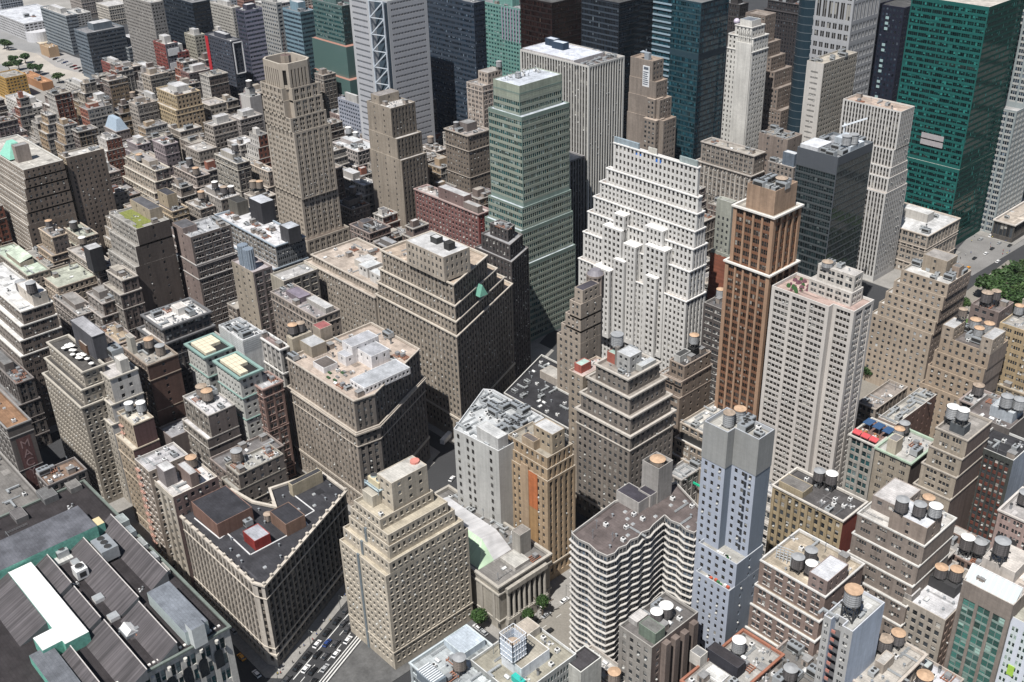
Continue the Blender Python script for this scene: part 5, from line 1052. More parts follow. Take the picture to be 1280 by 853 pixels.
W = MB(); win = []; pl = [(x0, y0), (x1, y0), (x1, y1), (x0, y1)]; [facade(W, pl[i], pl[(i+1) % 4], 131, 175, S(bay=5.2, n=2, p=1.7, fh=14, wh=12, m=.25, r=.5, edge=1.0, top=1) if i < 2 else None, win) for i in range(4)]; panes(W, win, 3); W.build("upper_facade", b['mats'], b['top'], b['org'])
mb = MB(); mb.cyl(x0-2, y0+6, 9, 0, 150, 20, 0); 
for k in range(24): mb.cyl(x0-2, y0+6, 9.15, 6+k*6, 6.5+k*6, 20, 1, cap=False)
q = (x0-2, y0+6); tag(mb.build("office_tower", [glassm((.01, .02, .028), (.1, .1, .1)), plainm((.12, .15, .17), .5)], None, (q[0], q[1], 0)), "rounded dark glass tower with thin ring lines left of the grey grid tower", "tower")
b = B('navy', "office_tower", "navy black tower with a column of lit pale windows left of the green tower", (1131, 10, 1098, 1148, 138), (.015, .018, .035), S(bay=3, n=1, p=1.4, fh=4.0, wh=1.9, sr=.1, r=.1, blind=.10), gl=GN, rc=(.1, .1, .1), tr=(.05, .05, .08), dirt=.2, cat="tower", dep=30, nwin=40); x0, x1, y0, y1 = b['r']
mb = MB()
for k in range(30):
    if random.random() < .6: mb = MB(); mb.box(x0+(x1-x0)*.35, x0+(x1-x0)*.35+2.6, y0-.3, y0-.1, 16+k*4, 18+k*4, 0); mb.build("window", [plainm((.36, .50, .52), .4)], b['top'], b['org'])
b = B('beis', "office_building", "beige slab with a blank white end wall and pale blue roof units", (1030, 80, 1009, 1072, 114), (.60, .57, .53), S(bay=60, n=2, p=25, fh=4, wh=1.4, edge=1, top=6), E=S(bay=3.4, n=1, p=1.7, fh=3.6, wh=1.9), eCol=(.36, .33, .285), rc=(.46, .42, .36), tr=(.5, .47, .42), dirt=.5, cat="building"); clutter(b, 5, ['cooling_unit', 'air_conditioner'])
b = B('mans', "office_building", "ornate old brown building with a dark mansard hood between the beige slab and green tower", (1082, 96, 1060, 1098, 70), (.30, .25, .21), PUNCH, rc=(.15, .15, .17), cornice=.8, cat="building", near=False); x0, x1, y0, y1 = b['r']; mb = MB(); o = offs(rp(b['r']), 1); i_ = offs(rp(b['r']), 6)
mb.quads([[(*o[k], 69), (*o[(k+1) % 4], 69), (*i_[(k+1) % 4], 77), (*i_[k], 77)] for k in range(4)], 0); mb.ngon([(x, y, 77) for x, y in i_], 0); mb.build("mansard_roof", [plainm((.10, .10, .12), .7)], b['top'], b['org'])
b = B('colb', "office_building", "long beige palazzo block with tall pale columns below its attic floors", (943, 195, 877, 956, 62), (.30, .26, .225), PUNCH2, low=[(48, -2, -.5, -2.5, 0)], rc=(.42, .39, .35), cornice=.6, tr=(.46, .42, .38), sp=(.26, .23, .2), cat="building"); x0, x1, y0, y1 = b['r']
mb = MB()
for k in range(13): xx = x0-1.5+(x1-x0+1)*k/12; mb.box(xx-.45, xx+.45, y0-3.3, y0-2.4, 26, 45, 0)
mb.build("columns", [wallm((.55, .51, .46))], b['top'], b['org']); clutter(b, 6)
b = B('brnb', "brick_building", "brown windowless block topped by cooling machines right of the palazzo block", (985, 175, 949, 1003, 74), (.25, .20, .17), RARE, rc=(.28, .25, .22), cat="building"); clutter(b, 9, ['cooling_unit', 'duct', 'air_conditioner', 'pipe_run'])
b = B('blbx', "low_building", "block topped by a blue-grey box and white curved pipes beside the dark glass block", (992, 210, 960, 1003, 62), (.28, .24, .21), PUNCH, rc=(.55, .54, .52), cat="building", near=False); bulk(b, .45, .3, .9, .8, 9, (.13, .16, .20), (.62, .64, .66), st=None); clutter(b, 12, ['duct', 'pipe_run', 'cooling_unit'])
b = B('slim', "apartment_building", "slim grey-green tower above red brown lower storeys left of the terracotta tower", (915, 254, 896, 921, 100), (.34, .35, .31), S(bay=3.2, n=1, p=1.7, fh=3.6, wh=1.9, top=9), low=[(70, -1, -1, -.6, 0)], rc=(.36, .36, .35), cat="building", sp=(.33, .34, .3)); mb = MB(); x0, x1, y0, y1 = b['r']; mb.box(x0-1.2, x1+1.2, y0-.9, y1, 0, 68, 0); mb.build("lower_cladding", [ribm((.22, .08, .05), 1.2, 2, .3)], b['top'], b['org'])
b = B('dkl', "loft_building", "dark loft with white window rows between the white stepped tower and terracotta tower", (905, 388, 880, 922, 66), (.10, .085, .08), S(bay=5, n=3, p=1, fh=3.9, wh=1.8, m=.3, blind=.6, sill=1), rc=(.14, .13, .13), tr=(.4, .38, .35), dep=26, cat="building"); clutter(b, 5)
for (x, y) in ((900, 360), (906, 362)): tpx(x, y, 66, "the dark loft with white window rows", 2.4, 'grey', 'tan', 1.5, b=b)
b = B('c13', "loft_building", "brown loft with cream cornice lines and two tan capped tanks", (856, 458, 837, 889, 60), (.27, .21, .165), LOFT2, E=S(bay=5, n=1, p=3.6, fh=3.9, wh=1.6), rc=(.09, .085, .085), bands=((53, .5, .4),), cat="building"); bulk(b, .1, .1, .5, .5, 3.5, (.5, .5, .48), (.08, .08, .08), st=None); bulk(b, .2, .55, .6, .75, 4, (.02, .02, .02), (.03, .03, .03), st=None); clutter(b, 3)
for (x, y) in ((870, 416), (880, 420)): tpx(x, y, 62, "the brown loft with cream cornice", 2.4, 'grey', 'tan', 2.6, b=b)
b = B('ftr', "low_building", "low block with a white machinery roof at the foot of the terracotta tower", (885, 545, 850, 935, 40), (.34, .28, .22), LOFT2, rc=(.60, .58, .54), cat="building", near=True, dep=26); clutter(b, 12, ['duct', 'pipe_run', 'air_conditioner', 'skylight']); mb = MB(); x0, x1, y0, y1 = b['r']; mb.box(x0+1, x1-1, y0-.25, y0-.05, 30, 35, 0); mb.box(x1-6, x1-3.5, y0-.5, y0-.25, 25, 29, 1); mb.build("dark_openings", [plainm((.03, .03, .03), .5), plainm((.5, .04, .02), .5)], b['top'], b['org'])
b = B('ftl', "low_building", "low grey roof heaped with white ducts left of the blue hotel tower", (852, 600, 832, 885, 24), (.28, .26, .24), LOFT2, rc=(.42, .42, .42), cat="building", dep=28); clutter(b, 16, ['duct', 'duct', 'pipe_run', 'cooling_unit']); mb = MB(); q = at(866, 600, 18); mb.box(q[0]-1, q[0]+9, q[1]-1.6, q[1]-1.1, 17.4, 18.4, 0); mb.build("green_sign", [plainm((.02, .5, .28), .4)], b['top'], b['org'])
# ============================================================ left side, near
zH = 43
H = [at(223, 643, zH), at(316, 727, zH), at(330, 731, zH), at(432, 613, zH), at(384, 581, zH), at(346, 604, zH)]
wx_ = H[0][0]
hp = [(wx_, H[1][1]), H[1], H[2], H[3], (H[3][0]-19, H[3][1]), (H[3][0]-24, H[5][1]-4), (wx_+24, H[5][1]-9), (wx_+14, H[1][1]+26), (wx_, H[1][1]+24)]
b = building("office_building", "wedge shaped cream block at the crossing with a dark flat roof and white zigzag seam", [(hp, zH)], (.52, .47, .41), S(bay=3.3, n=1, p=.95, m=.25, fh=3.55, wh=2.5, sr=.5, r=.35, edge=1.2, top=1.5, hd=.8, base=0, blind=.1), rc=(.055, .055, .062), tr=(.58, .52, .44), sp=(.22, .19, .16), cornice=.8, par=1.0, bands=((6.2, .9, .5), (9.8, .4, .3), (35.5, .4, .35)), gl=GBR, eCol=(.19, .175, .16), cat="building"); BLD['herald'] = b  # eCol darkens the flank turned from the sun, shade painted as wall colour
def pb2(b, cx_, cy_, w_, d_, z0, z1, **k): q = at(cx_, cy_, z1); return bulkw(b, q[0]-w_, q[0], q[1], q[1]+d_, z0, z1, **k)
pb2(b, 271, 656, 21, 16, zH-1, zH+6, col=(.22, .12, .09), rc=(.05, .05, .058), st=None); pb2(b, 357, 656, 12, 9, zH-1, zH+5, col=(.22, .13, .09), rc=(.045, .045, .052), st=None)
pb2(b, 365, 607, 3, 15, zH-1, zH+5, col=(.45, .38, .26), rc=(.06, .06, .066), st=None)
sh = pb2(b, 318, 677, 9, 7, zH-1, zH+4, col=(.28, .04, .035), rc=(.45, .46, .50), st=None, name="red_shed")
mb = MB(); zz = zH-.93
def seam(pts):
    for (a, c) in zip(pts[:-1], pts[1:]):
        A_, C_ = at(*a, zz), at(*c, zz); mb.bar((A_[0], A_[1], zz), (C_[0], C_[1], zz), .22, 0)
seam([(243, 648), (275, 674), (284, 667), (313, 694), (385, 656), (377, 648), (393, 639), (362, 615)])
mb.build("roof_seam", [plainm((.66, .66, .66), .7)], b['top'], b['org'])
mb = MB()
ch = offs(ccw(hp), .3)
for (p_, q_) in ((H[0], H[1]), (H[2], H[3])):
    L = math.hypot(q_[0]-p_[0], q_[1]-p_[1]); n_ = int(L/5)
    for k in range(n_+1): x, y = p_[0]+(q_[0]-p_[0])*k/n_, p_[1]+(q_[1]-p_[1])*k/n_; mb.box(x-.45, x+.45, y-.45, y+.45, zH-1, zH+1.1, 0)
mb.build("parapet_posts", [wallm((.58, .52, .44))], b['top'], b['org'])
q = at(307, 646, zH+3); child('cooling_unit', CT['cooling_unit'], b['top'], (q[0]-b['org'][0], q[1]-b['org'][1], zH-1)); b['used'].append((q[0]-3, q[0]+3, q[1]-3, q[1]+3)); clutter(b, 9, ['vent', 'hatch', 'vent'])
tpx(334, 640, 42.5, "the dark wedge shaped roof", 2.0, 'brown', 'tan', .4)

# department store with saw-tooth roof
zM = 40
M0 = at(286, 783, zM); mx1, my0 = M0; my1 = my0
mS = at(60, 1000, zM)
store = [(mx1-125, my0-72), (mx1-2, my0-72), (mx1, my0), (mx1-125, my0)]
b = building("department_store", "department store with dark saw-tooth skylight ridges, green copper roof houses and a white deck", [(store, zM)], (.56, .55, .52), S(bay=6, n=2, p=2, m=.4, fh=7.5, wh=5.2, sr=.5, r=.4, edge=1.5, top=3.5), rc=(.045, .04, .042), tr=(.17, .20, .18), cornice=.7, par=.7, gl=GT, cat="department store"); BLD['store'] = b
DKR = ribm((.075, .068, .072), .9, 0, .45); COP = plainm((.16, .42, .34), .7, var=.25, name="green_copper"); zr = zM-.65
def gx(px, py, z=zM): return at(px, py, z)
def saw(name, a, c, wd=9.0, h=4.6):
    A_, C_ = at(*a, zr+h), at(*c, zr+h); x0, x1 = sorted((A_[0], C_[0])); y = (A_[1]+C_[1])/2
    mb = MB(); mb.quads([[(x0, y-wd, zr), (x1, y-wd, zr), (x1, y, zr+h), (x0, y, zr+h)]], 0)
    mb.quads([[(x1, y-wd, zr), (x1, y, zr), (x1, y, zr+h), (x1, y, zr+h)], [(x0, y-wd, zr), (x0, y, zr), (x0, y, zr+h), (x0, y, zr+h)], [(x0, y, zr), (x1, y, zr), (x1, y, zr+h), (x0, y, zr+h)]], 1)
    mb.box(x0, x1, y-.1, y+.22, zr+h-.15, zr+h+.2, 2); mb.build("saw_tooth_skylight", [DKR, plainm((.16, .17, .18), .6), plainm((.55, .52, .50), .6)], b['top'], b['org'])
saw('a', (140, 642), (207, 716), 7.5); saw('b', (103, 668), (171, 748)); saw('b2', (173, 752), (221, 804), 8); saw('c', (56, 690), (89, 729), 9); saw('c2', (92, 733), (126, 772)); saw('c3', (129, 775), (184, 837)); saw('d', (-14, 690), (62, 776), 11); saw('d2', (86, 808), (130, 858), 8)
q0 = at(30, 708, zr+5.4); wk = [at(p_[0], p_[1], zr+5.4) for p_ in ((17, 714), (37, 702), (111, 788), (76, 810))]
mb = MB(); x0 = (wk[0][0]+wk[1][0])/2; x1 = (wk[2][0]+wk[3][0])/2; y0_ = (wk[0][1]+wk[3][1])/2; y1_ = (wk[1][1]+wk[2][1])/2
mb.box(x0, x1, y0_, y1_, zr, zr+5.4, 1, 0); q = at(50, 818, zr+5.4); mb.box(x1-11, x1-2.5, y0_-7, y0_+.1, zr, zr+5.38, 1, 0); mb.build("white_deck", [ribm((.74, .74, .73), 1.6, 1, .06, 'white_membrane'), COP], b['top'], b['org'])
q = at(44, 838, zr+3); mb = MB(); q = at(76, 853, zr+4); q1 = at(50, 815, zr+4); mb.box(q1[0]-1, q[0]+6, q[1]-3, q[1]+5, zr, zr+4, 1, 0); mb.build("copper_house", [roofm((.16, .17, .19)), COP], b['top'], b['org'])
q = at(236, 789, zr+6); q2 = at(189, 738, zr+6); mb = MB(); mb.box(q2[0], q[0], q[1]-1.5, q[1]+7.5, zr, zr+6, 1, 0); q3 = at(244, 783, zr+9); mb.box(q3[0]-4, q3[0]+1, q3[1]-2, q3[1]+3, zr, zr+9, 2, 0); mb.build("roof_house", [roofm((.20, .22, .25)), plainm((.40, .46, .46), .7), plainm((.55, .58, .58), .7)], b['top'], b['org'])
q = at(96, 651, zr+5); mb = MB(); A1_, A2_ = at(-10, 712, zr+7), at(99, 634, zr+7); mb.box(min(A1_[0], A2_[0])-1.5, max(A1_[0], A2_[0])+3, min(A1_[1], A2_[1]), max(A1_[1], A2_[1]), zr, zr+7, 1, 0)
xw = (A1_[0]+A2_[0])/2; mb.build("copper_house", [roofm((.14, .145, .165)), COP], b['top'], b['org'])
q = at(86, 690, zr+1); mb = MB(); a_, c_2 = at(30, 708, zr+1.5), at(96, 668, zr+1.5); mb.box(a_[0]-2, a_[0]+8, a_[1]+2, c_2[1]-1, zr, zr+1.2, 0); mb.build("silvered_roof", [ribm((.50, .50, .48), .8, 1, .3)], b['top'], b['org'])
q = at(117, 660, zr+5); mb = MB(); mb.box(q[0]-5, q[0]+.5, q[1]-1, q[1]+4.5, zr, zr+5.5, 1, 0); mb.build("copper_house", [plainm((.60, .50, .30), .8), COP], b['top'], b['org'])
for (x, y, k_, s_) in ((133, 690, 'cooling_unit', 2.0), (76, 690, 'air_conditioner', 2.0), (101, 716, 'condenser', 3.2), (95, 700, 'hatch', 3), (122, 745, 'hatch', 3), (141, 768, 'hatch', 3), (160, 785, 'skylight', 3)):
    q = at(x, y, zr+2); child(k_, CT[k_], b['top'], (q[0]-b['org'][0], q[1]-b['org'][1], zr-b['org'][2]+.02), 0, (s_,)*3)
for (x, y, w_, d_, h_, c__) in ((55, 625, 9, 6, 3, (.2, .2, .2)), (88, 612, 7, 5, 2.5, (.26, .25, .24)), (20, 650, 8, 5, 2.5, (.2, .19, .19)), (150, 655, 6, 4, 4, (.38, .42, .42)), (160, 668, 5, 3.5, 3, (.30, .34, .36)), (176, 684, 6, 3, 2.5, (.40, .42, .42)), (190, 700, 5, 3, 2.5, (.34, .36, .37)), (205, 716, 6, 2.6, 2, (.44, .43, .40))):
    q = at(x, y, zr+h_); bulkw(b, q[0]-w_, q[0], q[1], q[1]+d_, zr, zr+h_, c__, tuple(v*.8 for v in c__), st=None, name="roof_house")
clutter(b, 22, ['duct', 'pipe_run', 'small_units', 'railing', 'vent', 'steel_dunnage'], poly=[(mx1-122, my0-70), (mx1-75, my0-70), (mx1-75, my0-4), (mx1-122, my0-4)])
for k in range(34):
    q = at(random.uniform(90, 185), random.uniform(700, 800), zr+1); child('small_units' if k % 2 else 'steel_dunnage', CT['small_units' if k % 2 else 'steel_dunnage'], b['roof'], (q[0]-b['org'][0], q[1]-b['org'][1], zr+.02), random.choice((0, 1.57)), (.8,)*3) if k < 12 else None
mb = MB(); P_ = at(250, 775, zr); 
for k in range(30): mb.box(mx1-3.6, mx1-2.6, my0-2-k*1.7, my0-2.9-k*1.7, zr, zr+.5, 0)
mb.build("roof_edge_blocks", [plainm((.66, .63, .60), .7)], b['top'], b['org'])
mb = MB()
for k in range(9):
    yy = my0-6-k*6.2; pts = [(mx1+.3, yy-1.7, 24)]+[(mx1+.3, yy-1.7*math.cos(a), 31+1.7*math.sin(a)) for a in np.linspace(0, math.pi, 9)]+[(mx1+.3, yy+1.7, 24)]; mb.ngon(pts, 0); mb.cyl(mx1+1.1, yy, .7, 36.6, 37.9, 10, 1)
mb.build("arched_windows", [glassm((.02, .03, .04)), wallm((.6, .58, .53))], b['top'], b['org'])
# tall store annex with ghost sign
zs = 62
r_ = rect(8, 536, -40, 38, zs)
b = building("department_store_annex", "brick annex with a rust coloured deck and a faded painted sign on its flank", [(rp(r_), zs)], (.21, .19, .175), LOFT2, E='blank', eCol=(.135, .115, .105), rc=(.30, .18, .11), tr=(.30, .29, .28), near=True, cat="annex"); BLD['annex'] = b
mb = MB(); mb.box(r_[1]+.02, r_[1]+.06, r_[2]+(r_[3]-r_[2])*.22, r_[2]+(r_[3]-r_[2])*.82, 12, zs-7, 0); mb.build("painted_field", [wallm((.15, .07, .065), dirt=1.6)], b['top'], b['org'])
for i, chr_ in enumerate("MACY'S"):
    cu = bpy.data.curves.new("sign_letter", 'FONT'); cu.body = chr_; cu.size = 5.6; cu.align_x = 'CENTER'; cu.extrude = .02
    tmp = bpy.data.objects.new("sign_letter", cu); COL.objects.link(tmp); bpy.context.view_layer.update()
    me = bpy.data.meshes.new_from_object(tmp.evaluated_get(bpy.context.evaluated_depsgraph_get())); bpy.data.objects.remove(tmp); me.materials.clear()
    o = bpy.data.objects.new("sign_letter", me); COL.objects.link(o); o.parent = b['top']; o.data.materials.append(wallm((.34, .22, .21), dirt=1.2))
    zc_ = zs-12.5-i*4.9; o.location = (r_[1]+.12-b['org'][0], r_[2]+(r_[3]-r_[2])*.53-b['org'][1], zc_); o.rotation_euler = (math.pi/2, 0, math.pi/2)
clutter(b, 4, ['hatch', 'condenser'])
q = r_; x1 = q[1]; b = building("low_building", "dark tangle of low roofs with a brown deck between the annex and the street", [([(x1+14, q[2]+3), (x1+27, q[2]+3), (x1+27, my0+3), (x1+14, my0+3)], 44)], (.17, .15, .14), LOFT2, rc=(.24, .17, .13), cat="building"); clutter(b, 6)
b = building("low_building", "weathered grey flat roof behind the green copper house of the store", [([(x1-30, q[2]-44), (x1+27, q[2]-44), (x1+27, q[2]-.4), (x1-30, q[2]-.4)], 39)], (.2, .19, .18), LOFT2, rc=(.20, .19, .18), near=False, cat="building"); clutter(b, 16, ['pipe_run', 'duct', 'vent', 'condenser'])

# street wall north of the store street, from the crossing away
b = B('A1', "office_building", "block with tall pale stone piers and a bright white roof with three roof houses", (216, 622, 190, 272, 53), (.46, .41, .34), S(bay=5.6, n=2, p=.9, m=1.6, fh=3.9, wh=2.3, sr=.8, r=.2, edge=.8, top=3), E=PUNCH, eCol=(.19, .13, .12), rc=(.74, .71, .69), tr=(.56, .50, .42), cat="building"); bulk(b, .1, .1, .5, .35, 8, (.25, .22, .22), (.6, .6, .6), st=None); bulk(b, .35, .45, .95, .62, 7, (.22, .16, .14), (.5, .5, .5), st=None); clutter(b, 5); tpx(238, 570, 58, "the bright white roof with three houses", 2.4, 'brown', 'tan', 1.6)
b = B('A2', "loft_building", "brown loft with pale pink fire escapes on its street front", (186, 590, 168, 205, 58), (.34, .28, .23), S(bay=3.0, n=1, p=1.4, fh=3.7, wh=1.9, sill=1, edge=.5), rc=(.50, .49, .50), tr=(.62, .58, .53), dep=18, cat="building"); clutter(b, 5)
mb = MB(); x0, x1, y0, y1 = b['r']
for k in range(13): zz = 54-k*3.9; mb.box(x0+1, x0+4.5, y0-1.1, y0-.05, zz, zz+.12, 0, bottom=True); mb.bar((x0+1, y0-1, zz), (x0+4.5, y0-1, zz-3.9), .08, 0); mb.bar((x0+1, y0-1.1, zz+1), (x0+4.5, y0-1.1, zz+1), .05, 0)
mb.build("fire_escape", [plainm((.42, .25, .20), .7)], b['top'], b['org'])
b = B('A3', "loft_building", "loft with a red brick flank and three white domed tanks beside the white end wall", (166, 532, 146, 192, 60), (.40, .32, .23), PUNCH, E='blank', eCol=(.155, .085, .08), rc=(.60, .56, .48), tr=(.5, .42, .32), cat="building"); clutter(b, 4)
for (x, y) in ((160, 502), (168, 504), (171, 498)): tpx(x, y, 62, "the loft with a red brick flank", 2.2, 'grey', 'white', 1.8)
mb = MB(); x0, x1, y0, y1 = b['r']
for k in range(13): zz = 54-k*3.9; mb.box(x0+1, x0+4.5, y0-1.1, y0-.05, zz, zz+.12, 0, bottom=True); mb.bar((x0+1, y0-1, zz), (x0+4.5, y0-1, zz-3.9), .08, 0)
mb.build("fire_escape", [plainm((.42, .25, .20), .7)], b['top'], b['org'])
b = B('wend', "office_building", "stone block with a clean white end wall of twelve windows", (137, 474, 119, 172, 69), (.42, .38, .32), S(bay=2.9, n=1, p=1.5, fh=3.6, wh=1.8, edge=.6), E=S(bay=4.2, n=1, p=2.9, fh=3.8, wh=1.8, edge=2.2, top=2.5), eCol=(.58, .56, .53), low=[(46, 0, 0, -4, 0), (56, 0, 0, -2, 0)], rc=(.50, .48, .47), tr=(.54, .50, .43), cornice=.4, cat="building"); bulk(b, .5, .5, .9, .8, 7, (.52, .50, .46), (.6, .58, .55), st=None)
b = B('tents', "hotel_building", "long stone block with regular windows and a roof bar of white parasols", (103, 465, 59, 130, 72), (.36, .32, .265), S(bay=2.7, n=1, p=1.4, fh=3.5, wh=1.8, edge=.6, top=1.4, sill=1), low=[(56, -2, -2, -5, 0), (64, -1, -1, -2.6, 0)], rc=(.10, .095, .09), tr=(.50, .46, .39), cornice=.6, cat="building", par=1.3)
bulkw(b, b['r'][0]+10, b['r'][0]+34, b['r'][2]+16, b['r'][3]-.5, 71, 84, (.085, .085, .095), (.42, .42, .44), st=None, name="dark_penthouse"); q = b['r']; bulkw(b, q[0]+17, q[0]+25, q[2]+9, q[2]+14, 71, 76, (.14, .08, .05), (.50, .47, .44), st=None)
for k in range(15):
    x, y = random.uniform(q[0]+3, q[1]-3), random.uniform(q[2]+2.5, q[2]+8); mb = MB(); mb.cyl(x, y, 1.3, 72.6, 73.3, 8, 0, r1=.1); mb.bar((x, y, 70.7), (x, y, 73.2), .05, 1)
    tag(mb.build("parasol", [plainm((.74, .74, .72), .8), plainm((.2, .2, .2), .6)], None, (x, y, 70.7)), "small white parasol on the dark roof terrace of the long stone block", "parasol", "white parasols on the roof terrace")
b['used'] += [(q[0], q[1], q[2], q[2]+10)]; child('cooling_unit', CT['cooling_unit'], b['top'], (q[1]-5-b['org'][0], q[2]+18-b['org'][1], 71), 0, (1.6,)*3); clutter(b, 4)
b = B('brkt', "brick_building", "red brown brick block with a pale gravel roof and blind windowed flank", (184, 457, 152, 222, 62), (.22, .17, .14), PUNCH, E=var(SPARSE, bay=8, p=6.6), eCol=(.125, .07, .055), rc=(.40, .375, .34), tr=(.35, .28, .22), cat="building"); bulk(b, .2, .05, .4, .2, 9, (.45, .43, .38), (.4, .38, .35), st=None); clutter(b, 3)
mb = MB(); x0, x1, y0, y1 = b['r']; q = at(190, 436, 62); SURF.append(([(q[0]-6, q[1]-3), (q[0]+3, q[1]-3), (q[0]+3, q[1]+4), (q[0]-6, q[1]+4)], 64, b['top'])); mb.box(q[0]-6, q[0]+3, q[1]-3, q[1]+4, 61, 64, 0); mb.build("tank_platform", [plainm((.035, .035, .037), .8)], b['top'], b['org'])
for (x, y, c) in ((183, 423, 'tan'), (191, 432, 'grey')): tpx(x, y, 63.5, "the red brown brick block", 2.7, 'brown', c, .5)
b = B('wht2', "loft_building", "loft with a bright white roof above a dark bracketed cornice", (203, 411, 178, 262, 66), (.26, .23, .21), LOFT2, rc=(.68, .66, .64), cornice=1.0, tr=(.16, .16, .165), eCol=(.14, .125, .12), cat="building"); bulk(b, .3, .5, .62, .72, 4, (.62, .60, .57), (.70, .66, .62), st=None); clutter(b, 12)
b = B('midc', "loft_building", "grey brick loft with a white roof and two tan capped tanks", (260, 520, 228, 294, 48), (.30, .27, .235), LOFT2, E=SPARSE, eCol=(.18, .15, .14), rc=(.64, .63, .64), tr=(.50, .47, .43), cat="building", low=[(36, 0, 0, -2.5, 0)]); clutter(b, 8)
for (x, y) in ((251, 482), (258, 488)): tpx(x, y, 48, "the grey brick loft", 2.6, 'brown', 'tan', 1.6, b=b)
b = B('midd', "loft_building", "grey brown block with a wide windowed flank and planted roof behind the wedge block", (298, 594, 281, 354, 45), (.28, .24, .21), PUNCH2, E=S(bay=4.0, n=1, p=2.5, fh=3.8, wh=1.9, edge=1, top=2.5), eCol=(.20, .17, .15), rc=(.42, .41, .38), tr=(.36, .33, .28), cat="building"); clutter(b, 14)
tpx(278, 549, 45, "the grey brown block behind the wedge roof", 2.6, 'brown', 'grey', 2)
b = B('mide', "low_building", "small dark brick roof court between the white roof and the grey brown block", (283, 590, 262, 312, 34), (.2, .16, .14), PUNCH, rc=(.2, .19, .19), cat="building", near=False, dep=30); clutter(b, 8)
b = B('midf', "loft_building", "red brown narrow loft between the white louvred box and pale pier block", (328, 487, 310, 345, 55), (.24, .15, .125), LOFT2, rc=(.46, .46, .47), cat="building", dep=11); bulk(b, .1, .3, .5, .6, 4, (.25, .25, .26), (.2, .2, .2), st=None); clutter(b, 4)
b = B('midg', "low_building", "low roof with a grey shed in the gap left of the scalloped loft", (214, 548, 198, 240, 30), (.16, .13, .12), None, rc=(.36, .36, .38), cat="building", near=False, dep=26); clutter(b, 6)
# pale twins with green cornices
for i, (px_, lb) in enumerate([((299, 472, 269, 326, 62), "right twin of two pale blocks with green cornices and cream skylights"), ((256, 446, 233, 289, 62), "left twin of two pale blocks with green cornices and cream skylights")]):
    b = B('tw%d' % i, "office_building", lb, px_, (.52, .52, .49), S(bay=2.9, n=1, p=1.6, fh=3.6, wh=1.7, edge=.8, top=1.6), rc=(.035, .035, .035), tr=(.24, .36, .33), cornice=1.1, bands=((50, .5, .5), (38, .4, .4)), cat="building", dirt=.6)
    x0, x1, y0, y1 = b['r']; nu, nv = 5, 4
    mb = MB()
    for u in range(nu):
        for v in range(nv):
            if (u > 2 and v > 1): continue
            a0, c0 = x0+1.5+(x1-x0-3)*u/nu, y0+1.5+(y1-y0-3)*v/nv; mb.box(a0+.1, a0+(x1-x0-3)/nu-.1, c0+.1, c0+(y1-y0-3)/nv-.1, 61, 62.6, 0)
    mb.build("cream_skylights", [plainm((.66, .60, .46), .7, var=.05)], b['top'], b['org'])
b = B('louv', "machine_house", "white louvred machinery block between the twins and pale pier tower", (303, 426, 273, 330, 68), (.58, .59, .59), None, E='blank', rc=(.60, .61, .62), tr=(.66, .67, .68), cat="building"); mb = MB(); o = offs(rp(b['r']), -.1)
for k in range(6): mb.quads([[(*o[i], 61+k*1.1), (*o[(i+1) % 4], 61+k*1.1), (*o[(i+1) % 4], 61.3+k*1.1), (*o[i], 61.3+k*1.1)] for i in range(4)], 0)
mb.build("louvres", [plainm((.34, .35, .36), .6)], b['top'], b['org']); clutter(b, 18, ['duct', 'cooling_unit', 'air_conditioner', 'pipe_run', 'condenser'])
b = B('pier', "office_tower", "narrow tower of white stone piers standing left of the brown chamfered block", (350, 437, 319, 361, 66), (.56, .54, .51), S(bay=4.0, n=1, p=1.2, fh=3.7, wh=2.0, sr=.7, r=.2, edge=.8, top=1.6), rc=(.26, .20, .19), tr=(.66, .65, .63), sp=(.46, .44, .42), cornice=.6, cat="tower", bands=((52, .8, .6),)); clutter(b, 6)
b = B('backc', "loft_building", "brown roofscape of parapets and a purple roof behind the white louvred block", (396, 398, 338, 420, 66), (.30, .25, .21), PUNCH, rc=(.36, .33, .33), tr=(.44, .38, .33), cat="building", dep=14); bulk(b, .55, .5, .95, .85, 3, (.4, .38, .35), (.56, .56, .56), st=None); bulk(b, .2, .3, .5, .8, 3, (.2, .17, .19), (.25, .22, .27), st=None); clutter(b, 12)

# ============================================================ left side, middle
b = B('l65', "office_tower", "brown setback tower with white ledges and a cream roof house at the left edge", (26, 390, -34, 66, 68), (.27, .235, .205), S(bay=4.6, n=3, p=1.3, fh=3.7, wh=1.9, m=.2, r=.3, edge=.9, top=1.5), low=[(46, -4, -4, -7, 0), (54, -3, -3, -5, 0), (61, -1.5, -1.5, -2.5, 0)], rc=(.72, .72, .71), tr=(.66, .64, .60), cornice=.3, cat="tower", eCol=(.17, .135, .115)); x0, x1, y0, y1 = b['r']
bulkw(b, x1-22, x1-2, y1-9, y1-1, 67, 74, (.56, .50, .43), (.66, .66, .66), st=RARE); clutter(b, 4)
for (x, y) in ((25, 351), (34, 355)): tpx(x, y, 74, "the cream roof house at the left edge", 2.7, 'dark', 'grey', 1.0)
b = B('grnr', "low_building", "old block with pale mint green roofs behind the cream roof house", (34, 345, -10, 62, 44), (.34, .29, .24), PUNCH, rc=(.52, .60, .50), tr=(.4, .36, .3), cat="building"); bulk(b, .3, .2, .7, .8, 3, (.40, .34, .27), (.56, .64, .53), st=None, slope=2); clutter(b, 5)
b = B('grnr2', "low_building", "tan block with a mint roof house under the big brick apartment hotel", (72, 360, 48, 92, 40), (.34, .28, .22), PUNCH, rc=(.45, .47, .40), cat="building", near=False, dep=26); clutter(b, 5)
